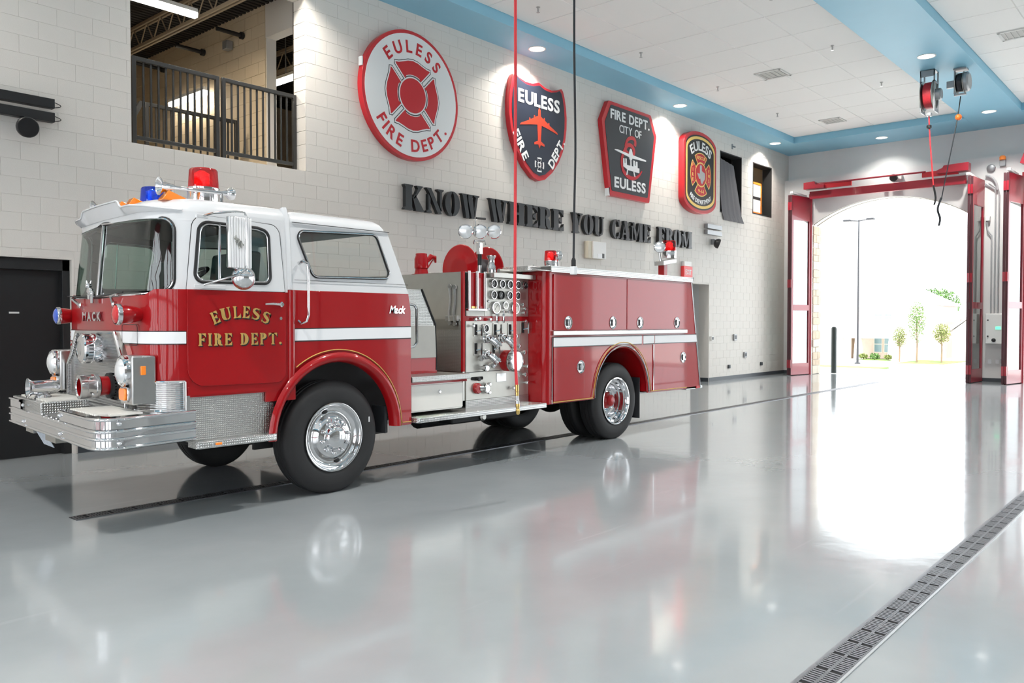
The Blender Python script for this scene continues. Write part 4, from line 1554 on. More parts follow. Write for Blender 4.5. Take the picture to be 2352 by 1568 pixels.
MB().prism([(3.2, 5.60), (3.85, 5.58), (4.05, 5.66), (3.95, 5.95), (3.75, 6.0), (3.2, 5.8)], 'x', 24.36, 24.66).build('operator_housing', 'door_red', t, bev=.01)
MB().box(24.72, XF, 3.7, 3.8, 5.36, 5.48).build('mounting_bracket', 'door_red', t)
t = thing('door_sensor', (XF, 7.22, 5.72), 'small dark sensor above the red header beam', 'sensor')
MB().lathe((XF - .10, 7.22, 5.72), (-1, 0, -.2), [(.03, -.1), (.10, 0), (.11, .08), (.09, .12)], 18).build('dome', 'fan_black', t)
MB().box(XF - .1, XF, 7.02, 7.2, 5.66, 5.80).build('base', 'white_plastic', t, bev=.01)
# equipment on the pier between the bays
t = thing('control_panel', (XF, 4.68, 1.45), 'grey white door control panel with green lamp on the pier', 'control panel')
MB().box(XF - .18, XF, 4.44, 4.86, 1.02, 1.82).build('cabinet', 'white_plastic', t, bev=.012)
M('green_glow', (.1, .7, .35), .3, emit=(.15, .9, .45), estr=.5)
MB().box(XF - .19, XF - .18, 4.50, 4.62, 1.40, 1.48).build('lamp', 'green_glow', t)
MB().lathe((XF - .18, 4.66, 1.12), (-1, 0, 0), [(.05, 0), (.05, .03), (.02, .05)], 14).build('selector_knob', 'black_paint', t)
for z in (1.65, 1.22):
    MB().lathe((XF - .18, 4.80, z), (-1, 0, 0), [(.02, 0), (.02, .015)], 10).build('latch', 'black_paint', t)
t = thing('conduit_run', (XF, 4.66, 3.4), 'grey conduits running up the pier from the control panel', 'conduit')
for y in (4.60, 4.68, 4.76):
    MB().tube([(XF - .06, y, 1.83), (XF - .06, y, 5.0 if y < 4.7 else 3.9), (XF - .06, y + (.02 if y < 4.7 else .1), 5.12 if y < 4.7 else 4.05), (XF - .06, y + (.25 if y < 4.7 else .12), 5.3 if y < 4.7 else 4.3)], .018, 8).build('conduit', 'grey_pipe', t)
MB().box(XF - .10, XF - .004, 4.80, 4.90, 4.30, 4.42).build('junction_box', 'white_plastic', t, bev=.008)
MB().tube([(XF - .08, 4.92 - .28 * math.sin(i / 10 * PI / 2), 5.50 - .40 * (1 - math.cos(i / 10 * PI / 2))) for i in range(11)], .03, 8).build('flexible_conduit', 'grey_pipe', t)
t = thing('alarm_beacon', (XF, 4.52, 5.85), 'small red alarm beacon high on the pier', 'beacon')
MB().box(XF - .08, XF, 4.46, 4.60, 5.72, 5.88).build('base', 'grey_metal', t, bev=.008)
MB().lathe((XF - .07, 4.53, 5.88), (0, 0, 1), [(.075, 0), (.075, .08), (.05, .11)], 16).build('lens', 'orange_lens', t)
m = MB().lathe((XF - .02, 4.80, 5.70), (-1, 0, 0), [(.10, -.02), (.10, .04), (.07, .06)], 18)
tag(m.build('smoke_sensor', 'grey_metal'), 'grey round sensor high on the pier beside the beacon', 'sensor')
for y, lb in ((4.78, 'left white socket plate low on the pier'), (4.60, 'right white socket plate low on the pier'), ):
    m = MB().box(XF - .015, XF, y - .045, y + .045, .48, .60)
    tag(m.build('socket_plate', 'letter_white', bev=.005), lb, 'outlet', 'socket plates on the pier')
m = MB().box(XF - .05, XF, 4.42, 4.52, .50, .62)
tag(m.build('outlet_box', 'grey_metal', bev=.006), 'grey outlet box low on the pier beside the door leaf', 'outlet')
m = MB().tube([(XF - .03, 4.96, 5.3), (XF - .03, 4.95, 4.0), (XF - .03, 4.98, 2.5), (XF - .03, 4.97, 1.3)], .012, 8)
tag(m.build('pull_cord', 'beige_plastic'), 'thin beige pull cord hanging down the pier', 'cord')
# bollards outside the jambs
M('bollard_black', (.02, .03, .028), .4)
for y, lb in ((9.30, 'dark bollard standing outside the left jamb of the arched opening'), (5.40, 'dark bollard standing outside the right jamb of the arched opening')):
    m = MB().lathe((26.05, y, 0), (0, 0, 1), [(.085, 0), (.085, 1.40), (.06, 1.45), (.0, 1.47)], 18)
    tag(m.build('bollard', 'bollard_black'), lb, 'bollard', 'bollards outside the bay door')
# ================================================================ OUTSIDE
M('concrete', (.68, .67, .65), .8, noise=.08, nscale=1.5)
M('lawn', (.10, .17, .035), .9, noise=.3, nscale=3)
M('brick_peach', (.76, .60, .52), .85, noise=.12, nscale=2)
M('siding_pale', (.72, .68, .62), .7)
M('roof_shingle', (.42, .40, .42), .85, noise=.2, nscale=4)
M('trim_cream', (.74, .68, .60), .6)
M('window_blue', (.22, .34, .38), .15)
M('leaf_green', (.055, .13, .02), .7, noise=.35, nscale=2)
M('leaf_olive', (.11, .14, .03), .7, noise=.35, nscale=2)
M('bark', (.16, .11, .07), .9)
M('lamp_black', (.015, .016, .02), .5)
M('curb_dark', (.25, .24, .23), .9)
m = MB()
rows = []
for x, z in ((25.62, -.01), (30, -.03), (38, -.5), (50, -1.2), (62, -1.75), (70, -1.95)):
    rows.append([(x, y, z) for y in (-60, -20, 5, 12, 30, 70)])
m.grid(rows)
struct(m.build('floor_driveway', 'concrete'), 'pale concrete driveway outside')
m = MB()
rows = []
for x, z in ((70, -1.95), (76, -2.0), (84, -2.05), (125, -2.1)):
    rows.append([(x, y, z) for y in (-60, -20, 5, 12, 30, 70)])
m.grid(rows)
struct(m.build('floor_street', 'concrete'))
def q(y, z):
    return y * 86 / 72, 1.58 + (z - 1.58) * 86 / 72
def lawn(x0, x1, y0, y1, z):
    m = MB().box(x0, x1, y0, y1, z, z + .06)
    struct(m.build('floor_lawn', 'lawn'))
lawn(77, 85.2, 18.2, 22.2, -2.05)
lawn(28.5, 32, 9.4, 16, -.12)
lawn(82, 85.8, 24.2, 27.2, -2.05)

def window(t, x, y0, y1, z0, z1):
    f = MB()
    for a in ((y0 - .08, y0, z0 - .08, z1 + .08), (y1, y1 + .08, z0 - .08, z1 + .08), (y0, y1, z1, z1 + .08), (y0, y1, z0 - .08, z0), (y0, y1, (z0 + z1) / 2 - .04, (z0 + z1) / 2 + .04)):
        f.box(x - .06, x + .02, a[0], a[1], a[2], a[3])
    w = f.build('window', 'trim_cream', t)
    MB().box(x - .02, x, y0, y1, z0, (z0 + z1) / 2 - .04).build('pane', 'window_blue', w)
    MB().box(x - .02, x, y0, y1, (z0 + z1) / 2 + .04, z1).build('pane', 'window_blue', w)
# two-storey brick house
yb, zb = q(17.92, -1.75)
ye, ze = q(27.5, 3.0)
t = thing('house', (90, (yb + ye) / 2, -2.1), 'pale two storey brick house with porch seen through the arched opening', 'house', 'houses across the street')
MB().box(86, 96, yb, ye, -2.2, ze).build('walls', 'brick_peach', t)
m = MB()
o_ = .5
A = [(86 - o_, yb - o_, ze), (96 + o_, yb - o_, ze), (96 + o_, ye + o_, ze), (86 - o_, ye + o_, ze)]
r0, r1 = (91, yb + 4.6, ze + 3.0), (91, ye - 4.6, ze + 3.0)
m.add(A + [r0, r1], [(0, 1, 4), (1, 2, 5, 4), (2, 3, 5), (3, 0, 4, 5), (3, 2, 1, 0)])
m.build('roof', 'roof_shingle', t, smooth=0)
MB().box(85.45, 85.6, yb - o_, ye + o_, ze - .12, ze + .06).build('fascia', 'trim_cream', t)
# porch
py0, pz1 = q(20.2, 1.47)
py1, pz0 = q(24.5, .48)
m = MB()
m.add([(83.2, py0 - .2, pz0), (83.2, py1 + .2, pz0), (86, py1 + .2, pz1), (86, py0 - .2, pz1), (83.2, py0 - .2, pz0 - .2), (83.2, py1 + .2, pz0 - .2), (86, py1 + .2, pz0 - .2), (86, py0 - .2, pz0 - .2)],
      [(0, 1, 2, 3), (0, 4, 5, 1), (4, 7, 6, 5), (0, 3, 7, 4), (1, 5, 6, 2)])
m.build('porch_roof', 'roof_shingle', t, smooth=0)
for y in (24.45, 22.95, 20.3):
    yy = y * 86 / 72
    MB().prism([(yy - .42, -2.1), (yy + .42, -2.1), (yy + .26, pz0 - .2), (yy - .26, pz0 - .2)], 'x', 83.3, 83.9).build('porch_pillar', 'siding_pale', t)
dy1, dz1 = q(24.2, .42)
dy0, dz0 = q(23.45, -1.45)
dr = MB().box(85.93, 86.0, dy0, dy1, -2.1, dz1).build('front_door', 'bark', t)
MB().lathe((85.93, dy0 + .12, -1.1), (-1, 0, 0), [(.04, 0), (.05, .04), (.0, .07)], 10).build('door_knob', 'brass', dr)
for a, b, c, d in ((21.75, 22.32, -.86, .45), (20.96, 21.52, -.86, .45), (21.75, 22.30, 1.87, 2.31), (21.0, 21.47, 1.87, 2.31), (26.2, 26.8, 1.75, 2.4)):
    (y0, z0), (y1, z1) = q(a, c), q(b, d)
    window(t, 86, y0, y1, z0, z1)
# neighbour with gables
yb2, _ = q(10.0, 0)
ye2, ze2 = q(16.3, 1.86)
t = thing('house', (93, (yb2 + ye2) / 2, -2.1), 'single storey brick house with wide gable right of the two storey house', 'house', 'houses across the street')
MB().box(90, 99, yb2, ye2 + .4, -2.2, ze2 + .1).build('walls', 'brick_peach', t)
m = MB()
A = [(89.4, yb2 - .5, ze2), (99.6, yb2 - .5, ze2), (99.6, ye2 + .9, ze2), (89.4, ye2 + .9, ze2)]
m.add(A + [(94.5, yb2 + 3.5, ze2 + 3.4), (94.5, ye2 - 3.2, ze2 + 3.4)], [(0, 1, 4), (1, 2, 5, 4), (2, 3, 5), (3, 0, 4, 5), (3, 2, 1, 0)])
m.build('roof', 'roof_shingle', t, smooth=0)
g0, gz = q(16.5, .95)
g1, _ = q(12.0, 1)
gc = (g0 + g1) / 2
m = MB()
m.prism([(g1, -2.2), (g0, -2.2), (g0, gz), (gc, gz + 2.2), (g1, gz)], 'x', 86.5, 90.2)
m.build('gable_wing', 'siding_pale', t, smooth=0)
m = MB()
for s, a in ((1, g0 + .3), (-1, g1 - .3)):
    m.hexa([(86.2, gc, gz + 2.2), (90.6, gc, gz + 2.2), (90.6, a, gz - .1), (86.2, a, gz - .1)], [(86.2, gc, gz + 2.42), (90.6, gc, gz + 2.42), (90.6, a, gz + .12), (86.2, a, gz + .12)])
m.build('gable_roof', 'roof_shingle', t, smooth=0)
window(t, 86.5, gc - .5, gc + .5, -1.2, .3)
t = thing('house', (93, 42, -2.1), 'low pale house partly hidden by the left jamb of the arch', 'house', 'houses across the street')
MB().box(88, 97, 33.6, 46, -2.2, .9).build('walls', 'siding_pale', t)
m = MB()
m.add([(87.4, 33.2, .9), (97.6, 33.2, .9), (97.6, 46.5, .9), (87.4, 46.5, .9), (92.5, 36.5, 3.6), (92.5, 43, 3.6)], [(0, 1, 4), (1, 2, 5, 4), (2, 3, 5), (3, 0, 4, 5), (3, 2, 1, 0)])
m.build('roof', 'roof_shingle', t, smooth=0)
window(t, 88, 36.5, 37.6, -.9, .4)

def leafy(c, rx, rz, n, s, mat, name, parent):
    m = MB()
    for i in range(n):
        u = random.gauss(0, 1), random.gauss(0, 1), random.gauss(0, 1)
        l = math.sqrt(sum(a * a for a in u)) or 1
        r = random.random() ** .4
        p = Vector((c[0] + u[0] / l * r * rx, c[1] + u[1] / l * r * rx, c[2] + u[2] / l * r * rz))
        a = Vector((random.uniform(-1, 1), random.uniform(-1, 1), random.uniform(-1, 1))).normalized() * s
        b = a.cross(Vector((random.uniform(-1, 1), random.uniform(-1, 1), random.uniform(-1, 1)))).normalized() * s * .6
        m.add([p - a, p + b, p + a, p - b], [(0, 1, 2, 3)])
    return m.build(name, mat, parent, smooth=0, recalc=False)
def tree(x, y, z, h, rx, rz, n, s, mat, label, cat='tree'):
    t = thing('tree', (x, y, z), label, cat, 'trees outside')
    MB().tube([(x, y, z), (x + .02 * h, y, z + h * .4), (x, y + .02 * h, z + h)], [.05 + h * .008, .04 + h * .006, .02], 8).build('trunk', 'bark', t)
    m = MB()
    for k in range(5):
        a = k * 1.3
        m.tube([(x, y, z + h * (.5 + .08 * k)), (x + math.cos(a) * rx * .6, y + math.sin(a) * rx * .6, z + h * (.62 + .09 * k))], [.03 + h * .003, .01], 6)
    m.build('branches', 'bark', t)
    leafy((x, y, z + h - rz * .25), rx, rz, n, s, mat, 'crown', t)
tree(108, 26.4, -2.1, 6.4, 2.6, 2.0, 3200, .13, 'leaf_green', 'broad green tree rising behind the house roofs')
tree(104, 30.5, -2.1, 5, 2.4, 1.6, 300, .3, 'leaf_green', 'dark tree mostly hidden behind the two storey house roof')
tree(80, 22.6, -2.05, 2.6, .62, .95, 700, .07, 'leaf_olive', 'small young tree in front of the porch windows')
tree(79.5, 21.0, -2.05, 4.2, .75, 1.9, 800, .08, 'leaf_green', 'slim light green young tree right of the porch')
tree(80.5, 19.2, -2.05, 2.9, .75, .9, 700, .08, 'leaf_olive', 'small olive tree in the mulch ring on the lawn')
tree(46, 19.5, -1.0, 6.5, 1.6, 2.4, 900, .16, 'leaf_green', 'green tree seen through the left folded door panes')
tree(52, 7.2, -1.3, 6.0, 1.8, 2.2, 900, .17, 'leaf_green', 'green tree seen through the door panes at the right picture edge')
for y, r, lb, mt in ((25.5, .45, 'left green shrub under the porch windows', 'leaf_green'), (24.3, .33, 'right low shrub under the porch windows', 'leaf_olive'), (26.6, .4, 'reddish low shrub beside the porch step', 'leaf_olive')):
    t = thing('shrub', (82.4, y, -2.0), lb, 'shrub', 'shrubs by the porch')
    leafy((82.4, y, -1.85 + r * .5), r * 1.1, r * .7, 260, .09, mt, 'foliage', t)
    MB().cyl((82.4, y, -2.05), (82.4, y, -1.7), .03, n=6).build('stem', 'bark', t)
t = thing('lamp_post', (60, 19.75, -1.6), 'tall dark lamp post standing in the driveway with twin heads', 'lamp post')
MB().lathe((60, 19.75, -1.75), (0, 0, 1), [(.20, 0), (.20, .5), (.085, .55), (.045, 10.6)], 12).build('pole', 'lamp_black', t)
MB().lathe((60, 19.75, -1.75), (0, 0, 1), [(.32, 0), (.32, .35), (.28, .4)], 14).build('footing', 'concrete', t)
for s in (-1, 1):
    MB().cyl((60, 19.75, 8.78), (60, 19.75 + s * .6, 8.85), .04, n=8).build('arm', 'lamp_black', t)
    MB().box(59.8, 60.2, 19.75 + s * .55 - (.0 if s > 0 else .5), 19.75 + s * .55 + (.5 if s > 0 else .0), 8.8, 8.92).build('lamp_head', 'lamp_black', t, bev=.02)
# ================================================================ THE FIRE ENGINE
TY0, TY1, TC = 6.2, 8.6, 7.4
def clamp(a, lo=0.0, hi=1.0):
    return max(lo, min(hi, a))
def truck_warp(p):
    x, y, z = p
    return (x + .095 * (y - TY0) * clamp((5.0 - x) / 1.8), y, z)
WARP = truck_warp
FE = thing('fire_engine', (7.0, TC, 0), 'red and white fire engine with chrome bumper and EULESS FIRE DEPT. on the door', 'fire engine')

XFRONT, XB = 2.93, 4.13
def cab_path(R):
    a = XB - XFRONT - R
    qd = PI * R / 2
    b = (TY1 - TY0) - 2 * R
    def f(s):
        if s < a:
            return XB - s, TY0, 0, -1
        s -= a
        if s < qd:
            th = s / R
            return XFRONT + R - R * math.sin(th), TY0 + R - R * math.cos(th), -math.sin(th), -math.cos(th)
        s -= qd
        if s < b:
            return XFRONT, TY0 + R + s, -1, 0
        s -= b
        if s < qd:
            th = s / R
            return XFRONT + R - R * math.cos(th), TY1 - R + R * math.sin(th), -math.cos(th), math.sin(th)
        s -= qd
        return XFRONT + R + s, TY1, 0, 1
    cuts = [a + qd * i / 9 for i in range(10)] + [a + qd + b * i / 8 for i in range(1, 8)] + [a + qd + b + qd * i / 9 for i in range(10)]
    return f, 2 * (a + qd) + b, cuts, a, qd, b
fL, LL, cutL, aL, qL, bL = cab_path(.34)
fU, LU, cutU, aU, qU, bU = cab_path(.50)
BELT = 1.845
def bowx(x, y):
    return x - .035 * math.cos(PI / 2 * clamp(abs(y - TC) / 1.05)) ** 2 * clamp((4.0 - x) / 1.0)
def low(s, z, off=0.0):
    x, y, nx, ny = fL(s)
    return (bowx(x, y) + nx * off, y + ny * off, z)
def upp(s, z, off=0.0):
    x, y, nx, ny = fU(s)
    x, y = bowx(x, y) + nx * off, y + ny * off
    x += .095 * (z - BELT) * clamp((4.13 - x) / 1.2)
    y = TC + (y - TC) * (1 - .037 * (z - BELT) / .62)
    return (x, y, z)
def side(u, v, d=0.0):
    return (u, TY0 - d, v)

# --- lower cab shell (red)
sF0, sF1 = aL + qL * .8, LL - aL - qL * .8
out = [(0, 1.0), (sF0 - .2, 1.0), (sF0 - .1, .86), (sF1 + .1, .86), (sF1 + .2, 1.0), (LL, 1.0), (LL, BELT), (sF1 + .1, BELT), (sF1, 1.80), (sF0, 1.80), (sF0 - .1, BELT), (0, BELT)]
m = MB()
panel(m, out, [], low, cutL, (1.1, 1.25, 1.4, 1.55, 1.7))
m.build('cab_lower_shell', 'red_paint', FE, solid=.02)
m = MB()
m.add([low(LL * i / 80, BELT - .012, -.012) for i in range(81)], [tuple(range(81))])
m.build('dash_cover', 'cab_interior', FE, smooth=0)
# white stripe round the front
def band(z0, z1, off, mat, name, s0=.94, s1=None):
    s1 = LL - .94 if s1 is None else s1
    n = 60
    rows = [[low(s0 + (s1 - s0) * i / n, z, off) for i in range(n + 1)] for z in (z0, z1)]
    return MB().grid(rows).build(name, mat, FE, solid=.002, offset=0)
band(1.408, 1.516, .004, 'stripe_black', 'stripe_edging')
band(1.416, 1.508, .007, 'stripe_white', 'white_stripe')

# --- upper cab shell (white) with wrap-round windscreen and door windows
sW0, sW1 = 1.02, LU - 1.02
ws_hole = rpoly([(sW0, 1.835), (1.30, 1.81), (LU / 2, 1.805), (LU - 1.30, 1.81), (sW1, 1.835), (sW1 - .02, 2.41), (LU / 2, 2.438), (sW0 + .02, 2.41)], [.10, .3, .3, .3, .10, .11, .5, .11], 6)
dw = rpoly([(.865, 1.905), (.185, 1.915), (.19, 2.36), (.30, 2.385), (.84, 2.395)], [.07, .06, .08, .05, .08], 6)
dwf = [(LU - a, b) for a, b in dw]
uo = [(0, BELT), (.98, BELT), (1.10, 1.80), (LU - 1.10, 1.80), (LU - .98, BELT), (LU, BELT), (LU, 2.475), (0, 2.475)]
m = MB()
panel(m, uo, [ws_hole, dw, dwf], upp, cutU, (1.95, 2.1, 2.25, 2.4))
m.build('cab_upper_shell', 'white_paint', FE, solid=.02)
m = MB()
panel(m, uo, [ws_hole, dw, dwf], lambda a, b: upp(a, b, -.035), cutU, (1.95, 2.1, 2.25, 2.4))
m.build('cab_lining', 'cab_interior', FE)
m = MB()
panel(m, ws_hole, [], lambda a, b: upp(a, b, -.006), cutU + [LU / 2], (1.95, 2.1, 2.25, 2.4))
wsg = m.build('windscreen', 'cab_glass', FE, recalc=False, smooth=60)
MB().tube([upp(a, b, .002) for a, b in ws_hole], .017, 8, True).build('windscreen_seal', 'black_seal', wsg)
MB().tube([upp(a, b, .016) for a, b in [(LU / 2 + (p[0] - LU / 2) * .998, p[1]) for p in ws_hole]], .007, 6, True).build('windscreen_bead', 'chrome', wsg)
MB().tube([upp(LU / 2, 1.805 + .635 * i / 8, .004) for i in range(9)], .013, 8).build('centre_divider', 'satin_chrome', wsg)

# --- cab doors
def cab_door(flip):
    F = (lambda s: LU - s) if flip else (lambda s: s)
    Fl = (lambda s: LL - s) if flip else (lambda s: s)
    o1 = rpoly([(.04, 1.062), (.93, 1.072), (.93, BELT - .002), (.04, BELT - .002)], [.09, .14, 0, 0], 6)
    m = MB()
    slab(m, [(Fl(a), b) for a, b in o1], [], lambda a, b, d: low(a, b, .001 + d), .012)
    d = m.build('door', 'red_paint', FE, bev=.003)
    if not flip:
        d['label'] = 'red cab door with gold lettering'
    o2 = rpoly([(.045, BELT + .002), (.925, BELT + .002), (.895, 2.448), (.08, 2.425)], [0, 0, .10, .10], 7)
    v, f = flat([(F(a), b) for a, b in o2], [[(F(a), b) for a, b in dw]], [aU + qU * i / 18 for i in range(6)], (1.95, 2.1, 2.25, 2.4))
    m = MB().add([upp(a, b, .013) for a, b in v], f)
    m.build('door_upper', 'white_paint', d, solid=.012)
    m = MB()
    m.tube([upp(F(a), b, .010) for a, b in o2], .0045, 6, True)
    m.build('door_gap', 'black_seal', d)
    m = MB()
    panel(m, [(F(a), b) for a, b in dw], [], lambda a, b: upp(a, b, -.01), [aU + qU * i / 18 for i in range(6)])
    m.build('door_glass', 'cab_glass', d, recalc=False)
    MB().tube([upp(F(a), b, .012) for a, b in dw], .014, 8, True).build('window_seal', 'black_seal', d)
    MB().tube([upp(F(a), b, .014) for a, b in [(.52 + (p[0] - .52) * .955, 2.15 + (p[1] - 2.15) * .945) for p in dw]], .007, 6, True).build('window_bead', 'satin_chrome', d)
    MB().tube([upp(F(.66), 1.92, .01), upp(F(.665), 2.385, .01)], .012, 8).build('vent_bar', 'chrome', d)
    h = MB()
    h.tube([low(Fl(.25), 1.738, .03), low(Fl(.18), 1.742, .04), low(Fl(.10), 1.738, .03)], [.008, .012, .014], 8)
    h.lathe(low(Fl(.085), 1.738, .012), (0, 1 if flip else -1, 0), [(.024, 0), (.024, .02), (.014, .03)], 14)
    h.build('door_handle', 'chrome', d)
    MB().lathe(low(Fl(.09), 1.618, .012), (0, 1 if flip else -1, 0), [(.014, 0), (.014, .008)], 12).build('key_lock', 'chrome', d)
    return d
door = cab_door(False)
cab_door(True)
dm = lambda u, v, d=0: side(u, v, .0135 + d)
for off, mt, nm in ((.010, 'stripe_black', 'lettering_shadow'), (0, 'gold_letter', 'gold_lettering')):
    mp = (lambda u, v, d=0, o=off: dm(u + o * .9, v - o, d + (.0 if o else .0015)))
    m = MB()
    set_text(m, 'EULESS', mp, 3.665, 1.06, .100, gap=.18, glyphs=lambda c: serif_glyph(c, .17), arc=(.56, PI / 2, 1), fit=.55, d=.0015)
    m.build(nm, mt, door)
    for pr in ((0, 4), (5, 10)):
        m = MB()
        set_text(m, 'FIRE DEPT.', mp, 3.665, 1.395, .100, gap=.16, glyphs=lambda c: serif_glyph(c, .17), fit=.765, d=.0015, part=pr)
        m.build(nm, mt, door)

# --- crew section
AX, AZ, AR = 4.655, .56, .70
arc = [(AX + AR * math.cos(math.radians(a)), AZ + AR * math.sin(math.radians(a))) for a in range(0, 131, 5)]
crew = [(5.525, 1.868), (5.555, 1.70), (5.562, .555), (AX + AR, .555)] + arc + [(4.19, 1.083), (4.19, 1.868)]
def crew_side(name, poly, holes, mat, f=None, **kw):
    for s in (0, 1):
        m = MB()
        slab(m, poly, holes, (lambda u, v, d: (u, (TY0 + d) if not s else (TY1 - d), v)) if f is None else (lambda u, v, d: f(u, v, d, s)), .025)
        o = m.build(name, mat, FE, **kw)
        if not s:
            first = o
    return first
crew_side('crew_lower_panel', crew, [], 'red_paint', bev=.004)
def tumb(u, v, d, s):
    t = .045 * (v - BELT) / .62
    return (u, (TY0 + t + d) if not s else (TY1 - t - d), v)
cw = rpoly([(4.225, 2.395), (4.39, 1.992), (5.305, 2.012), (5.145, 2.432)], [.06, .08, .06, .08], 7)
crew_side('crew_upper_panel', [(4.13, 1.868), (5.525, 1.868), (5.285, 2.475), (4.13, 2.475)], [cw], 'white_paint', tumb)
cg = None
for s in (0, 1):
    m = MB()
    panel(m, cw, [], lambda u, v: tumb(u, v, .012, s))
    g = m.build('crew_window', 'clear_glass', FE, recalc=False)
    MB().tube([tumb(u, v, -.004, s) for u, v in cw], .013, 8, True).build('window_seal', 'black_seal', g)
    MB().tube([tumb(u, v, -.014, s) for u, v in cw], .006, 6, True).build('window_bead', 'chrome', g)
m = MB()
m.box(4.19, 5.515, TY0 - .004, TY0, 1.957, 1.960)
m.box(4.19, 5.30, TY0 + .026, TY0 + .04, 2.466, 2.470)
m.build('panel_seam', 'cab_interior', FE)
for z0, z1, off, mt, nm in ((1.412, 1.545, .0025, 'stripe_black', 'stripe_edging'), (1.422, 1.537, .004, 'stripe_white', 'white_stripe')):
    m = MB().add([side(4.19, z0, off), side(5.555, z0 + .008, off), side(5.555, z1, off), side(4.19, z1 - .014, off)], [(0, 1, 2, 3)])
    m.build(nm, mt, FE, solid=.002, recalc=False)
m = MB()
for s in (TY0 - .012, TY1 + .012):
    m.tube([(4.155, s + .022 * (1 if s < TC else -1), 1.05), (4.155, s + .022 * (1 if s < TC else -1), 1.866)], .036, 12)
m.build('pillar_lower', 'red_paint', FE)
m = MB()
for s in (0, 1):
    m.tube([tumb(4.145, 1.868, .02, s), tumb(4.145, 2.49, .02, s), (4.145, 6.31 if not s else 8.49, 2.585)], .034, 12)
m.build('pillar_upper', 'white_paint', FE)
# cab sill under the door, wheel-house inner walls
for s in (0, 1):
    m = MB()
    y0, y1 = (TY0 + .004, TY0 + .03) if not s else (TY1 - .03, TY1 - .004)
    m.prism([(3.20, .985), (3.9, .985), (3.9, .90), (4.2, .90), (4.2, 1.10), (3.20, 1.07)], 'y', y0, y1)
    m.build('cab_sill', 'red_paint', FE, bev=.004)
m = MB()
m.box(3.95, 5.50, TY0 + .30, TY0 + .34, .45, 1.35)
m.box(3.95, 5.50, TY1 - .34, TY1 - .30, .45, 1.35)
m.box(3.92, 5.40, TY0 + .02, TY1 - .02, 1.33, 1.37)
m.build('wheel_house', 'chassis_black', FE)

# --- roofs
def roof(name, x0, x1, yin, R, z0, rings, rear=False):
    rows = []
    for ins, z in rings:
        xa, xb = x0 + ins, x1 - (ins if rear else 0)
        ya, yb = TY0 + yin + ins, TY1 - yin - ins
        r = max(R - ins * .7, .05)
        row = []
        for k in range(9):
            th = PI / 2 * k / 8
            row.append((bowx(xa + r - r * math.sin(th), ya + r - r * math.cos(th)) if not rear else xa + r - r * math.sin(th), ya + r - r * math.cos(th), z))
        for k in range(1, 6):
            y = ya + r + (yb - ya - 2 * r) * k / 6
            row.append((bowx(xa, y) if not rear else xa, y, z))
        for k in range(9):
            th = PI / 2 * k / 8
            row.append((bowx(xa + r - r * math.cos(th), yb - r + r * math.sin(th)) if not rear else xa + r - r * math.cos(th), yb - r + r * math.sin(th), z))
        rb = .06 if rear else .001
        for k in range(5):
            th = PI / 2 * k / 4
            row.append((xb - rb + rb * math.sin(th), yb - rb + rb * math.cos(th), z))
        for k in range(5):
            th = PI / 2 * k / 4
            row.append((xb - rb + rb * math.cos(th), ya + rb - rb * math.sin(th), z))
        rows.append(row)
    m = MB().grid(rows, True)
    n = len(rows[0])
    b = (len(rows) - 1) * n
    m.f.append(tuple(b + i for i in range(n)))
    return m.build(name, 'white_paint', FE, smooth=50)
RING = [(0, 2.47), (.006, 2.505), (.03, 2.545), (.075, 2.578), (.15, 2.598), (.32, 2.612), (.55, 2.618)]
cab_roof = roof('cab_roof', 2.99, 4.135, .045, .485, 0, RING)
roof('crew_roof', 4.13, 5.285, .045, .06, 0, [(a, z - .012) for a, z in RING[:5]] + [(.3, 2.598), (.5, 2.603)], True)
MB().prism([(3.14, 6.75), (3.14, 8.05), (3.42, 8.42), (4.12, 8.46), (4.12, 6.34), (3.42, 6.38)], 'z', 2.44, 2.46).build('headliner', 'cab_interior', FE)
MB().box(4.14, 5.15, TY0 + .2, TY1 - .2, 2.565, 2.575).build('headliner', 'white_paint', FE)
# visor with raised centre plate
def rise(y):
    return .06 * clamp((.52 - abs(y - TC)) / .06)
rows = [[], [], []]
pts = []
n = 64
for i in range(n + 1):
    s = .98 + (LU - 1.96) * i / n
    a = upp(s, 2.472, .006)
    fade = clamp(min(i, n - i) / 14)
    fade = fade * fade * (3 - 2 * fade)
    x, y, nx, ny = fU(s)
    k = .05 * fade
    b = upp(s, 2.505, .012 + k)
    b = (b[0], b[1], 2.485 + .045 * fade + rise(b[1]))
    rows[0].append(a)
    rows[1].append(((a[0] + b[0]) / 2 + nx * .006, (a[1] + b[1]) / 2, (a[2] + b[2]) / 2))
    rows[2].append(b)
    pts.append(b)
v = MB().grid(rows).build('visor', 'white_paint', FE, solid=.008, smooth=50)
MB().tube(pts, .009, 8).build('visor_bead', 'white_paint', v)
for y in (6.50, 7.10, 7.40, 7.70, 8.30):
    z = 2.60
    x0 = 3.03 if abs(y - TC) < .5 else 3.10
    m = MB()
    m.hexa([(x0, y - .06, z - .03), (x0 + .27, y - .045, z - .03), (x0 + .27, y + .045, z - .03), (x0, y + .06, z - .03)], [(x0 + .06, y - .05, z + .052), (x0 + .22, y - .02, z + .004), (x0 + .22, y + .02, z + .004), (x0 + .06, y + .05, z + .052)])
    m.build('marker_lamp', 'amber_lens', FE, bev=.008)
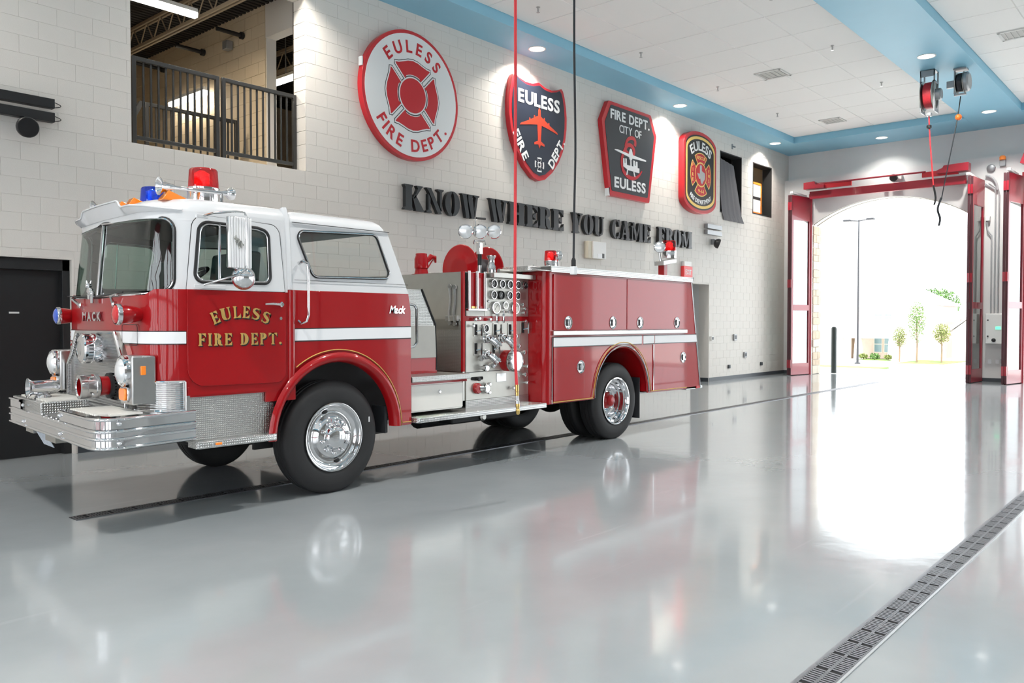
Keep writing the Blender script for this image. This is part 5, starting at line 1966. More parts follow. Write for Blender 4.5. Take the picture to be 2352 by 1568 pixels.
def beacon(x, y, z, r, h, dome, name, base_h=.11, core=None):
    b = MB().lathe((x, y, z), (0, 0, 1), [(r * 1.02, 0), (r * 1.02, base_h * .72), (r * 1.06, base_h * .78), (r * 1.06, base_h)], 30).build(name, 'chrome', FE)
    MB().lathe((x, y, z + base_h), (0, 0, 1), [(r, 0), (r * .99, h * .25), (r * .93, h * .92), (r * .86, h), (0, h)], 30, False).build('lens', dome, b)
    MB().lathe((x - r * .15, y - r * .1, z + base_h), (0, 0, 1), [(r * .25, 0), (r * .5, h * .2), (r * .5, h * .75), (r * .2, h * .9)], 16).build('lamp', core or 'lamp_glass', b)
    return b
beacon(3.60, 6.75, 2.61, .135, .165, 'red_dome', 'red_beacon', .14, 'red_glow')
beacon(3.68, 8.05, 2.61, .135, .165, 'blue_dome', 'blue_beacon', .14)
m = MB().lathe((3.10, 6.52, 2.685), (1, 0, .015), [(.075, 0), (.072, .008), (.05, .03), (.034, .07), (.026, .12), (.016, .14), (.0155, .56), (.02, .57), (.026, .60)], 20, False)
hn = m.build('air_horn', 'chrome', FE)
MB().lathe((3.70, 6.52, 2.695), (1, 0, .0), [(.026, 0), (.05, .03), (.055, .05), (.05, .07), (.02, .08)], 20).build('horn_diaphragm', 'chrome', hn)
MB().cyl((3.66, 6.52, 2.60), (3.66, 6.52, 2.69), .016, n=10).build('horn_bracket', 'chrome', hn)
MB().cyl((3.20, 6.52, 2.58), (3.20, 6.52, 2.68), .012, n=10).build('horn_bracket', 'chrome', hn)
m = MB().lathe((3.12, 8.28, 2.685), (1, 0, .015), [(.075, 0), (.072, .008), (.05, .03), (.034, .07), (.026, .12), (.016, .14), (.0155, .5)], 20, False)
m.build('air_horn', 'chrome', FE)

# --- cab interior
m = MB()
m.hexa([(3.70, 6.32, 1.3), (3.86, 6.32, 1.3), (3.86, 7.05, 1.3), (3.70, 7.05, 1.3)], [(3.82, 6.32, 2.20), (3.94, 6.32, 2.20), (3.94, 7.05, 2.20), (3.82, 7.05, 2.20)])
m.hexa([(3.70, 7.7, 1.3), (3.86, 7.7, 1.3), (3.86, 8.45, 1.3), (3.70, 8.45, 1.3)], [(3.82, 7.7, 2.20), (3.94, 7.7, 2.20), (3.94, 8.45, 2.20), (3.82, 8.45, 2.20)])
st = m.build('cab_seat', 'green_vinyl', FE, bev=.03)
m = MB()
for i in range(7):
    y = 6.36 + i * .105
    m.tube([(3.695 + .12 * k / 5 + .035, y, 1.35 + .82 * k / 5) for k in range(6)], .022, 8)
m.build('seat_pleat', 'green_vinyl', st)
m = MB()
ct, ax = Vector((3.42, 6.75, 1.95)), Vector((-.5, 0, .87)).normalized()
e1 = Vector((0, 1, 0))
e2 = ax.cross(e1)
m.tube([ct + (e1 * math.cos(2 * PI * i / 28) + e2 * math.sin(2 * PI * i / 28)) * .22 for i in range(28)], .014, 8, True)
for k in (0, 2.1, 4.2):
    m.cyl(ct, ct + (e1 * math.cos(k) + e2 * math.sin(k)) * .22, .01, n=6)
m.cyl(ct, ct - ax * .3, .03, n=10)
m.build('steering_wheel', 'black_paint', FE)

# --- mirror on the near door
mr = MB()
X0, X1, Z0, Z1, MY = 3.44, 3.645, 2.015, 2.425, 5.955
mr.box(X0, X1, MY + .008, MY + .05, Z0, Z1)
mirror = mr.build('door_mirror', 'satin_chrome', FE, bev=.008)
for i in range(9):
    x = X0 + .012 + (X1 - X0 - .024) * i / 8
    MB().box(x - .0085, x + .0085, MY, MY + .010, Z0 + .004, Z1 - .004).build('mirror_rib', 'rib_glare_white', mirror, bev=.003)
MB().tube([(3.33, 6.18, 2.435), (3.35, 6.02, 2.445), (3.50, 5.93, 2.462), (3.56, 5.92, 2.46), (3.575, 5.92, 2.43), (3.575, 5.92, 2.04), (3.56, 5.925, 2.0), (3.50, 5.94, 1.96), (3.33, 6.17, 1.885)], .009, 8).build('mirror_arm', 'satin_chrome', mirror)
MB().box(3.27, 3.37, 6.165, 6.20, 2.415, 2.445).build('mirror_bracket', 'white_paint', mirror, bev=.004)
MB().box(3.25, 3.52, 6.175, 6.19, 1.855, 1.885).build('mirror_bracket', 'white_paint', mirror, bev=.003)
MB().lathe((3.58, 5.965, 1.945), (-.15, -1, .02), [(.0, .055), (.03, .05), (.075, .02), (.096, -.01), (.10, -.03), (.095, -.035)], 28, False).build('convex_mirror', 'chrome', mirror)
bd = MB()
bd.sphere((3.515, MY - .004, 2.235), .020, 12, 8, 1.1, .4, 1.0)
bd.sphere((3.535, MY - .004, 2.212), .024, 12, 8, 1.0, .4, 1.25)
bd.sphere((3.495, MY - .005, 2.250), .012, 10, 6, 1.2, .5, .9)
for a, b in (((3.465, 2.25), (3.462, 2.275)), ((3.455, 2.25), (3.445, 2.262)), ((3.49, 2.20), (3.492, 2.17)), ((3.505, 2.20), (3.512, 2.175)), ((3.48, 2.225), (3.47, 2.20)), ((3.51, 2.215), (3.53, 2.20))):
    bd.cyl((a[0] + .04, MY - .004, a[1]), (b[0] + .04, MY - .004, b[1]), .007, .005, 6)
bd.build('bulldog_emblem', 'stainless', mirror)

# --- nose: grille, lamps, lettering
m = MB()
def gw(z):
    if z > 1.30:
        return .50 + (1.51 - z) / .21 * .16
    if z > 1.20:
        return .66 + (1.30 - z) / .10 * .10
    return .78
nrib = 26
XG = 2.865
for i in range(nrib):
    z0 = .86 + (1.50 - .86) * i / nrib
    z1 = .86 + (1.50 - .86) * (i + 1) / nrib
    w = gw((z0 + z1) / 2)
    zm = (z0 + z1) / 2
    m.add([(XG, TC - w, z0), (XG, TC + w, z0), (XG - .014, TC + w, zm), (XG - .014, TC - w, zm), (XG, TC + w, z1), (XG, TC - w, z1)], [(0, 1, 2, 3), (3, 2, 4, 5)])
grille = m.build('grille', 'satin_chrome', FE, smooth=0, recalc=False)
m = MB()
ring = [(TC - gw(1.50), 1.50), (TC - gw(1.31), 1.31), (TC - gw(1.2), 1.2), (TC - .78, .87)]
ring = ring + [(2 * TC - y, z) for y, z in reversed(ring)]
m.tube([(XG - .006, y, z) for y, z in ring], .016, 8)
m.tube([(XG - .006, ring[0][0], 1.50), (XG - .006, ring[-1][0], 1.50)], .016, 8)
m.build('grille_rim', 'satin_chrome', grille)
MB().box(XG - .01, 2.93, TC - .80, TC + .80, .84, .862).build('grille_base', 'satin_chrome', grille)
MB().prism([(TC - gw(1.5), 1.5), (TC - gw(1.31), 1.31), (TC - .78, 1.2), (TC - .78, .86), (TC + .78, .86), (TC + .78, 1.2), (TC + gw(1.31), 1.31), (TC + gw(1.5), 1.5)], 'x', XG + .002, 2.93).build('grille_back', 'stainless', grille)
m = MB()
set_text(m, 'MACK', lambda u, v, d=0: (2.893 - d, 7.52 - u, v), 0, 1.60, .075, .05, .30, fit=.50, d=.022)
m.build('nose_lettering', 'chrome', FE)
def bullet(y, lens, name, dx=0.0):
    b = MB().lathe((2.72 + dx, y, 1.645), (1, 0, 0), [(.078, 0), (.083, .01), (.083, .035), (.076, .04)], 26, False).build(name, 'chrome', FE)
    MB().lathe((2.76 + dx, y, 1.645), (1, 0, 0), [(.076, 0), (.074, .04), (.062, .11), (.045, .18), (.03, .22)], 24).build('lamp_shell', 'red_paint', b)
    MB().lathe((2.735 + dx, y, 1.645), (-1, 0, 0), [(.076, 0), (.070, .018), (.045, .032), (0, .040)], 24).build('lens', lens, b)
bullet(6.50, 'red_lens', 'warning_lamp', .02)
bullet(8.38, 'blue_lens', 'warning_lamp', .09)
def headlamp(yc, sg):
    xb0, xb1 = 2.80, 2.97
    y0, y1 = yc - .135, yc + .135
    h = MB()
    h.box(xb0, xb1 + .02, y0, y1, .945, 1.325)
    hb = h.build('headlamp_box', 'aluminium', FE, bev=.012)
    MB().lathe((xb0, yc, 1.205), (-1, 0, 0), [(.122, -.01), (.126, .012), (.122, .034), (.108, .046), (.098, .034), (.096, .02)], 32, False).build('bezel', 'chrome', hb)
    MB().lathe((xb0 - .012, yc, 1.205), (-1, 0, 0), [(.100, 0), (.096, .03), (.075, .052), (.04, .064), (0, .068)], 32).build('headlamp_lens', 'lamp_glass', hb)
    MB().prism(rrect(yc - .085, yc + .085, .965, 1.085, .03, 4), 'x', xb0 - .02, xb0).build('signal_bezel', 'chrome', hb, bev=.004)
    MB().prism(rrect(yc - .068, yc + .068, .978, 1.072, .025, 4), 'x', xb0 - .036, xb0 - .02).build('turn_signal', 'orange_lens', hb, bev=.006)
    ys = y0 if sg < 0 else y1
    MB().box(2.865, 2.905, min(ys, ys + sg * .012), max(ys, ys + sg * .012), 1.175, 1.245).build('side_marker', 'orange_lens', hb, bev=.004)
headlamp(6.45, -1)
headlamp(8.35, 1)
sr = MB().lathe((2.72, 7.32, 1.36), (1, 0, 0), [(.09, -.012), (.118, 0), (.127, .012), (.127, .03), (.121, .034), (.121, .075), (.127, .08), (.127, .12), (.118, .16)], 36).build('siren', 'chrome', FE, smooth=30)
MB().lathe((2.71, 7.32, 1.36), (-1, 0, 0), [(.085, -.004), (.06, .006), (.055, 0), (.03, .012), (0, .016)], 24).build('siren_face', 'satin_chrome', sr)
for k in range(24):
    a = 2 * PI * k / 24
    MB().box(2.758, 2.79, 7.32 + .119 * math.cos(a) - .004, 7.32 + .119 * math.cos(a) + .004, 1.36 + .119 * math.sin(a) - .004, 1.36 + .119 * math.sin(a) + .004).build('siren_slot', 'black_seal', sr)
pi_ = MB().lathe((2.66, 6.98, 1.06), (1, 0, 0), [(.085, .10), (.08, .12), (.078, .25)], 26, False).build('front_intake', 'red_paint', FE)
MB().lathe((2.60, 6.98, 1.06), (1, 0, 0), [(.072, .01), (.078, 0), (.098, .004), (.098, .05), (.092, .055), (.092, .12), (.098, .125), (.098, .15), (.080, .16)], 26, False).build('intake_coupling', 'satin_chrome', pi_)
MB().lathe((2.605, 6.98, 1.06), (1, 0, 0), [(.078, 0), (.074, .10), (0, .10)], 26, False).build('intake_throat', 'red_paint', pi_)
for a in (.6, 2.2, 3.8, 5.4):
    MB().cyl((2.69, 6.98 + .095 * math.cos(a), 1.06 + .095 * math.sin(a)), (2.69, 6.98 + .12 * math.cos(a), 1.06 + .12 * math.sin(a)), .014, n=8).build('coupling_lug', 'satin_chrome', pi_)
MB().lathe((2.83, 6.98, 1.06), (1, 0, 0), [(.105, 0), (.105, .03)], 24).build('intake_gasket', 'black_seal', pi_)
# ribbed kick plate wrapping the corners
def kick(s0, s1, name):
    rows = []
    n = 14
    for i in range(2 * n + 1):
        z = .885 + (1.112 - .885) * i / (2 * n)
        off = .022 + (.007 if i % 2 else 0)
        rows.append([low(s0 + (s1 - s0) * k / 24, z, off) for k in range(25)])
    o = MB().grid(rows).build(name, 'satin_chrome', FE, smooth=0)
    MB().tube([low(s0, .885, .026), low(s0, 1.112, .026)] + [low(s0 + (s1 - s0) * k / 24, 1.116, .026) for k in range(25)], .011, 8).build('kick_trim', 'chrome', o)
    MB().tube([low(s0 + (s1 - s0) * k / 24, .885, .026) for k in range(25)], .013, 8).build('kick_trim', 'chrome', o)
    rows = [[low(s0 + (s1 - s0) * k / 24, z, o2) for k in range(25)] for z, o2 in ((.885, .02), (.885, -.02))]
    return o
kick(.955, aL + qL + .36, 'kick_plate')
kick(LL - .955, LL - aL - qL - .36, 'kick_plate')
# louvre panel on the far nose corner
m = MB()
for k in range(4):
    m.hexa([low(LL - aL - qL * .72, 1.36 + k * .04, .004), low(LL - aL - qL * .35, 1.36 + k * .04, .004), low(LL - aL - qL * .35, 1.385 + k * .04, .004), low(LL - aL - qL * .72, 1.385 + k * .04, .004)], [low(LL - aL - qL * .72, 1.36 + k * .04, .02), low(LL - aL - qL * .35, 1.36 + k * .04, .02), low(LL - aL - qL * .35, 1.38 + k * .04, .01), low(LL - aL - qL * .72, 1.38 + k * .04, .01)])
m.build('louvre', 'red_paint', FE)
# access flap outline on the nose
m = MB()
fl = rrect(aL + qL * .98, aL + qL + .30, 1.40, 1.565, .02, 3)
m.tube([low(a, b, .008) for a, b in fl], .0025, 5, True)
m.build('nose_flap_seam', 'black_seal', FE)
# wipers and bulldog mascot
for y0, y1 in ((7.10, 6.65), (7.75, 8.15)):
    w = MB().tube([(2.885, y0 - .12 * (1 if y1 < y0 else -1), 1.735), (2.86, (y0 + y1) / 2 + .1, 1.80), (2.875, y1 + .15 * (1 if y1 < y0 else -1), 1.825)], [.016, .011, .006], 8).build('wiper', 'satin_chrome', FE)
    MB().tube([(2.87, y0 + .35 * (1 if y1 < y0 else -1), 1.80), (2.868, y1 + .05, 1.826)], .006, 6).build('wiper_blade', 'black_seal', w)
    MB().lathe((2.90, y0 - .12 * (1 if y1 < y0 else -1), 1.735), (-1, 0, .2), [(.026, -.02), (.026, .02), (.012, .03)], 14).build('wiper_pivot', 'chrome', w)
bd = MB()
bx, by, bz = 2.86, 7.55, 1.80
bd.sphere((bx, by, bz + .105), .030, 12, 8, 1.0, 1.2, .9)
bd.sphere((bx, by + .035, bz + .10), .018, 10, 8, 1, 1.1, .8)
bd.sphere((bx, by - .045, bz + .055), .034, 12, 8, .9, 1.5, 1.0)
bd.sphere((bx, by - .095, bz + .035), .028, 12, 8, .9, 1.2, 1.0)
for dy, dz in ((-.01, .0), (-.03, -.005), (-.09, -.04), (-.12, -.04)):
    bd.cyl((bx, by + dy, bz + .05), (bx, by + dy + .005, bz + dz - .01), .013, .011, 8)
bd.cyl((bx - .015, by - .005, bz + .125), (bx - .02, by - .01, bz + .15), .008, .004, 6)
bd.cyl((bx + .015, by - .005, bz + .125), (bx + .02, by - .01, bz + .15), .008, .004, 6)
bd.build('bulldog_mascot', 'chrome', FE)

# --- bumper
half = [(3.24, 6.15), (3.05, 6.125), (2.85, 6.095), (2.66, 6.068), (2.58, 6.072), (2.52, 6.10), (2.478, 6.15), (2.46, 6.22), (2.457, 6.32), (2.457, 6.6), (2.457, 6.97)]
mid = [(2.457, 7.2), (2.457, 7.4), (2.457, 7.62)]
far = [(x, 2 * TC - y) for x, y in reversed(half[:-1])]
full = half + mid + far
def sweep(path, prof, name, mat, parent=FE):
    rows = []
    for off, z in prof:
        row = []
        for i, p in enumerate(path):
            a, b = path[max(i - 1, 0)], path[min(i + 1, len(path) - 1)]
            d = Vector((b[0] - a[0], b[1] - a[1])).normalized()
            row.append((p[0] - d.y * off, p[1] + d.x * off, z))
        rows.append(row)
    return MB().grid(rows).build(name, mat, parent, smooth=50)
def bead(zc, r=.013, n=5):
    return [(-r * math.sin(PI * i / n) * 1.2, zc - r + 2 * r * i / n) for i in range(n + 1)]
def flipoff(p):
    return [(-a, z) for a, z in p]
lowp = [(-.03, .652)] + [(abs(a), z) for a, z in bead(.664)] + [(0, .68), (0, .715)] + [(abs(a), z) for a, z in bead(.733)] + [(0, .75), (0, .772)] + [(abs(a), z) for a, z in bead(.788)] + [(0, .802), (-.03, .804)]
upq = [(-.02, .800), (0, .805), (0, .85)] + [(abs(a), z) for a, z in bead(.876)] + [(-.002, .889), (-.09, .891)]
def neg(p):
    return [(-a, z) for a, z in p]
bumper = sweep(full, lowp, 'bumper', 'chrome')
MB().prism([(3.24, 6.19), (2.66, 6.11), (2.50, 6.24), (2.49, 8.56), (2.66, 8.69), (3.24, 8.61)], 'z', .66, .80).build('bumper_core', 'stainless', bumper)
sweep(half, upq, 'bumper_upper', 'chrome', bumper)
sweep(far[:], upq, 'bumper_upper', 'chrome', bumper)
MB().prism([(3.22, 6.19), (2.66, 6.11), (2.50, 6.24), (2.49, 6.965), (2.90, 6.965), (2.95, 6.45)], 'z', .80, .884).build('bumper_deck', 'aluminium', bumper)
tr = MB()
for i in range(17):
    y = 6.26 + i * .042
    tr.box(2.53 if i > 1 else 2.62, 2.86, y, y + .022, .884, .896)
tr.build('tread_strips', 'cream_panel', bumper)
MB().box(2.475, 2.93, 6.97, 7.60, .795, .803).build('recess_floor', 'aluminium', bumper)
MB().box(2.475, 2.93, 7.60, 8.55, .795, .900).build('hose_tray', 'diamond_plate', bumper, bev=.006)
tr = MB()
for i in range(20):
    y = 7.66 + i * .042
    tr.box(2.53, 2.86, y, y + .022, .900, .911)
tr.build('tread_strips', 'cream_panel', bumper)
m = MB()
for y in (7.06, 7.20, 7.34, 7.48):
    m.lathe((2.457, y, .81), (0, 0, 1), [(.012, 0), (.012, .006)], 8)
for (x, y) in ((2.457, 6.97), (2.62, 6.06), (2.457, 8.1)):
    for z in (.70, .845):
        m.sphere((x - .004, y, z), .016, 10, 6)
m.build('bumper_bolt', 'chrome', bumper)['kind'] = 'stuff'
sp = MB().lathe((2.47, 8.02, 1.0), (1, 0, 0), [(.088, 0), (.09, .006), (.078, .02), (.066, .035), (.064, .05), (.066, .19), (.06, .23), (.04, .265), (.0, .28)], 28, False).build('speaker_horn', 'chrome', bumper)
MB().lathe((2.475, 8.02, 1.0), (1, 0, 0), [(.085, .0), (.06, .03), (.02, .04), (0, .03)], 24, False).build('speaker_cone', 'satin_chrome', sp)
MB().lathe((2.60, 8.02, .900), (0, 0, 1), [(.085, 0), (.07, .025), (.04, .05), (.03, .06)], 22).build('speaker_foot', 'chrome', sp)
lp = MB()
lp.hexa([(2.50, 7.62, .655), (2.51, 7.62, .655), (2.51, 7.93, .655), (2.50, 7.93, .655)], [(2.58, 7.62, .50), (2.588, 7.62, .50), (2.588, 7.93, .50), (2.58, 7.93, .50)])
pl_ = lp.build('licence_plate', 'plate_print', FE, bev=.003)
MB().box(2.50, 2.56, 7.95, 8.20, .60, .66).build('plate_bracket', 'stainless', pl_)
MB().box(2.47, 2.62, 7.15, 7.45, .60, .66).build('tow_bracket', 'stainless', bumper)

# --- front step
m = MB()
m.box(3.20, 3.99, TY0 + .03, TY0 + .06, .63, .985)
stp = m.build('step_riser', 'fine_diamond_plate', FE)
m = MB()
m.prism(rpoly([(3.235, 6.12), (3.97, 6.12), (3.97, 6.30), (3.235, 6.30)], [.03, .03, 0, 0], 4), 'z', .575, .632)
m.build('step_tread', 'diamond_plate', stp, bev=.006)
MB().box(3.365, 3.455, 6.112, 6.122, .592, .620).build('marker_bezel', 'chrome', stp, bev=.003)
MB().box(3.39, 3.445, 6.104, 6.114, .596, .616).build('marker_lamp', 'orange_lens', stp, bev=.004)
MB().box(3.20, 3.99, TY1 - .06, TY1 - .03, .58, .985).build('step_riser', 'fine_diamond_plate', FE)
m = MB().box(3.18, 3.215, TY0 + .0, TY0 + .08, .88, 1.0)
m.build('corner_post', 'aluminium', FE)

# --- front wheel flares and pinstripe
def flare(cx, cz, Ro, Ri, y, out, a0, a1, zl, zr, mat, name, sgn=1, d=.05):
    """round-section mudguard lip: from the left end down at zl, over the arch, to the right end at zr"""
    cen = []
    Rm = (Ro + Ri) / 2
    w = (Ro - Ri) / 2
    for k in range(5):
        cen.append(((cx - Rm), zl + (cz - zl) * k / 5, (-1, 0)))
    for k in range(33):
        th = PI - PI * k / 32
        cen.append((cx + Rm * math.cos(th), cz + Rm * math.sin(th), (math.cos(th), math.sin(th))))
    for k in range(1, 6):
        cen.append(((cx + Rm), cz + (zr - cz) * k / 5, (1, 0)))
    rows = []
    for j in range(9):
        u = j / 8
        row = []
        for x, z, n in cen:
            r = w - 2 * w * u
            yy = y - sgn * out * (math.sin(PI * clamp(u * .92 + .08)) ** .55)
            row.append((x + n[0] * r, yy, z + n[1] * r))
        rows.append(row)
    rows.append([(x - n[0] * w, y + sgn * d, z - n[1] * w) for x, z, n in cen])
    return MB().grid(rows).build(name, mat, FE, smooth=50)
flare(AX, AZ, .748, .655, TY0 + .004, .055, 0, 180, .615, .56, 'red_paint', 'front_flare')
flare(AX, AZ, .748, .655, TY1 - .004, .055, 0, 180, .615, .56, 'red_paint', 'front_flare', -1)
ps = [(AX + .772 * math.cos(math.radians(a)), AZ + .772 * math.sin(math.radians(a))) for a in range(126, -1, -3)] + [(AX + .772, .60), (AX + .79, .585), (5.555, .585)]
MB().tube([side(x, z, .003) for x, z in ps], .0055, 6).build('pinstripe', 'gold_leaf', FE)

# --- wheels
def wheel(cx, yf, sg, kind, R=.525, w=.27):
    """yf: outer face, sg=-1 faces -y"""
    ax = (0, -sg, 0)     # from the outer face inwards
    tread = []
    hs = [.055, .095, .10, .112, .117, .15, .155, .167, .172, w - .055]
    grv = [0, 0, 1, 1, 0, 0, 1, 1, 0, 0]
    for h, g in zip(hs, grv):
        tread.append((R - (.014 if g else 0), h))
    prof = [(.300, .035), (.325, .008), (.36, .0), (.43, -.002), (.475, .006), (.505, .024), (.519, .040)] + tread + [(.519, w - .04), (.505, w - .024), (.475, w - .006), (.43, w), (.34, w - .008), (.30, w - .03)]
    t = MB().lathe((cx, yf, R - .004), ax, prof, 56, False).build('wheel', 'rubber', FE, smooth=40)
    if kind == 'inner':
        MB().lathe((cx, yf, R - .004), ax, [(.30, .03), (.29, .1), (.12, .12), (.0, .12)], 24, False).build('rim', 'stainless', t)
        return t
    if kind == 'front':
        MB().lathe((cx, yf, R - .004), ax, [(.302, .030), (.318, .006), (.320, -.004), (.308, -.006), (.296, .004), (.288, .03), (.268, .055), (.236, .064), (.214, .050), (.196, .022), (.182, .006), (.166, .0), (.120, -.002), (.112, -.010), (.104, -.034), (.092, -.048), (.05, -.056), (0, -.058)], 48, False).build('rim', 'chrome', t, smooth=60)
        for k in range(10):
            a = 2 * PI * k / 10 + .2
            MB().lathe((cx + .148 * math.cos(a), yf, R - .004 + .148 * math.sin(a)), (0, sg, 0), [(.017, -.004), (.019, .008), (.016, .028), (.010, .036), (0, .038)], 10).build('wheel_nut', 'chrome', t)
        for a in (1.85, 5.0):
            MB().sphere((cx + .245 * math.cos(a), yf - sg * .062, R - .004 + .245 * math.sin(a)), .032, 12, 8, 1.15, .25, .75).build('hand_hole', 'black_seal', t)
        MB().box(cx + .40, cx + .412, yf - .003 if sg < 0 else yf - .002, yf + .002 if sg < 0 else yf + .003, R + .10, R + .15).build('balance_mark', 'letter_white', t)
        MB().lathe((cx, yf - sg * .06, R - .004), ax, [(.01, 0), (.01, .5)], 8).build('hub', 'chassis_black', t)
    else:
        MB().lathe((cx, yf, R - .004), ax, [(.302, .030), (.318, .004), (.320, -.006), (.306, -.008), (.296, .006), (.286, .05), (.262, .058), (.256, .11), (.236, .12), (.226, .17), (.20, .195), (.12, .20), (.0, .20)], 48, False).build('rim', 'chrome', t, smooth=40)
        MB().lathe((cx, yf - sg * .20, R - .004), (0, sg, 0), [(.115, 0), (.11, .05), (.085, .07), (.08, .12), (.06, .135), (.0, .14)], 20).build('hub', 'red_paint', t)
        for k in range(8):
            a = 2 * PI * k / 8
            MB().lathe((cx + .15 * math.cos(a), yf - sg * .195, R - .004 + .15 * math.sin(a)), (0, sg, 0), [(.016, 0), (.016, .025), (.0, .035)], 8).build('wheel_nut', 'chrome', t)
    return t
wheel(4.63, 6.225, -1, 'front')
wheel(4.63, 8.575, 1, 'front')
RXL = 9.33
wheel(RXL, 6.255, -1, 'rear', .52)
wheel(RXL, 6.60, -1, 'inner', .52)
wheel(RXL, 8.545, 1, 'rear', .52)
wheel(RXL, 8.20, 1, 'inner', .52)
# ---------------------------------------------------------------- behind the cab: step, seat box, pump house
PY = 6.47
m = MB()
m.prism(rpoly([(5.575, 6.12), (7.66, 6.12), (7.66, 6.60), (5.575, 6.60)], [.05, .02, 0, 0], 4), 'z', .565, .62)
rb = m.build('running_board', 'diamond_plate', FE, bev=.006)
MB().box(6.60, 7.70, PY - .02, PY - .012, .62, .70).build('kick_strip', 'fine_diamond_plate', rb)
m = MB().box(5.60, 6.345, 6.26, 6.9, .66, .97)
cp = m.build('lower_compartment', 'stainless', FE)
MB().box(5.60, 6.345, 6.245, 6.262, .672, .935).build('compartment_door', 'cream_panel', cp, bev=.004)
MB().lathe((5.99, 6.245, .855), (0, -1, 0), [(.02, 0), (.02, .012), (.012, .02)], 12).build('compartment_latch', 'chrome', cp)
MB().box(5.575, 6.40, 6.235, 6.26, .945, .972).build('shelf_edge', 'red_paint', cp)
MB().box(5.575, 6.42, 6.20, 6.9, .972, 1.03).build('shelf', 'fine_diamond_plate', cp, bev=.005)
m = MB().prism([(5.6, 1.20), (6.265, 1.20), (6.245, 1.57), (6.05, 1.94), (5.6, 1.94)], 'y', 6.58, 8.2)
sb = m.build('seat_box', 'fine_diamond_plate', FE, bev=.006)
MB().box(5.6, 6.255, 6.570, 6.582, 1.20, 1.55).build('seat_box_panel', 'dull_panel', sb)
MB().box(5.6, 6.275, 6.575, 8.2, 1.03, 1.20).build('seat_box_base', 'red_paint', sb)
ol = MB().box(5.74, 5.88, 6.56, 6.576, 1.05, 1.185).build('outlet_plate', 'cream_panel', sb, bev=.003)
MB().box(5.78, 5.84, 6.555, 6.561, 1.065, 1.11).build('socket', 'black_seal', ol)
MB().box(5.78, 5.84, 6.555, 6.561, 1.125, 1.17).build('socket', 'black_seal', ol)
MB().tube([(6.265, 6.575, 1.06), (6.268, 6.575, 1.20), (6.248, 6.575, 1.57), (6.05, 6.575, 1.945)], .010, 6).build('seat_box_edge', 'black_seal', sb)
MB().box(5.66, 5.86, 6.545, 6.575, 1.38, 1.42).build('tool_clip', 'aluminium', sb, bev=.004)
# pump house
ph = MB().box(6.58, 7.72, PY + .006, 8.33, .70, 2.155).build('pump_house', 'stainless', FE)
MB().box(6.572, 6.585, PY + .02, 8.3, 1.62, 2.15).build('front_sheet_upper', 'brushed_panel', ph)
MB().box(6.570, 6.585, PY + .02, 7.2, 1.03, 1.50).build('front_sheet_tread', 'fine_diamond_plate', ph)
MB().box(6.565, 6.60, PY - .012, PY + .02, 1.03, 2.155).build('corner_trim', 'red_paint', ph)
MB().box(6.60, 7.72, PY - .006, PY + .004, 1.60, 1.655).build('panel_divider', 'red_paint', ph)
# wrenches on the front sheet
for y, z in ((6.66, 1.80), (6.58, 1.79)):
    w = MB()
    w.tube([(6.555, y, z + .17), (6.555, y - .01, z + .05), (6.555, y + .015, z - .1), (6.555, y, z - .2)], [.016, .012, .012, .018], 8)
    w.lathe((6.555, y, z + .19), (1, 0, 0), [(.03, -.008), (.03, .008)], 12)
    w.lathe((6.555, y, z - .22), (1, 0, 0), [(.028, -.008), (.028, .008)], 12)
    w.build('spanner_wrench', 'aluminium', ph)
MB().box(6.545, 6.575, 6.53, 6.72, 1.60, 1.66).build('wrench_holder', 'aluminium', ph, bev=.004)
# hose tray with chrome guide rails
ht = MB().box(6.63, 6.915, PY - .004, PY + .0, 1.74, 2.15).build('hose_slot', 'black_gap', ph)
for x in (6.69, 6.82):
    MB().box(x, x + .085, PY - .010, PY - .004, 1.745, 2.15).build('tray_wall', 'red_paint', ht)
for x in (6.645, 6.775, 6.905):
    MB().cyl((x, PY - .035, 1.735), (x, PY - .035, 2.165), .017, n=12).build('guide_rail', 'chrome', ht)
MB().box(6.62, 6.93, PY - .05, PY, 1.715, 1.742).build('tray_sill', 'chrome', ht, bev=.004)
MB().box(6.62, 6.90, PY - .03, PY - .004, 1.655, 1.715).build('tray_apron', 'cream_panel', ht, bev=.003)
for x, mt in ((6.70, 'brass'), (6.83, 'red_paint')):
    MB().box(x, x + .06, PY - .02, PY - .008, 1.745, 1.768).build('hose_end', mt, ht)
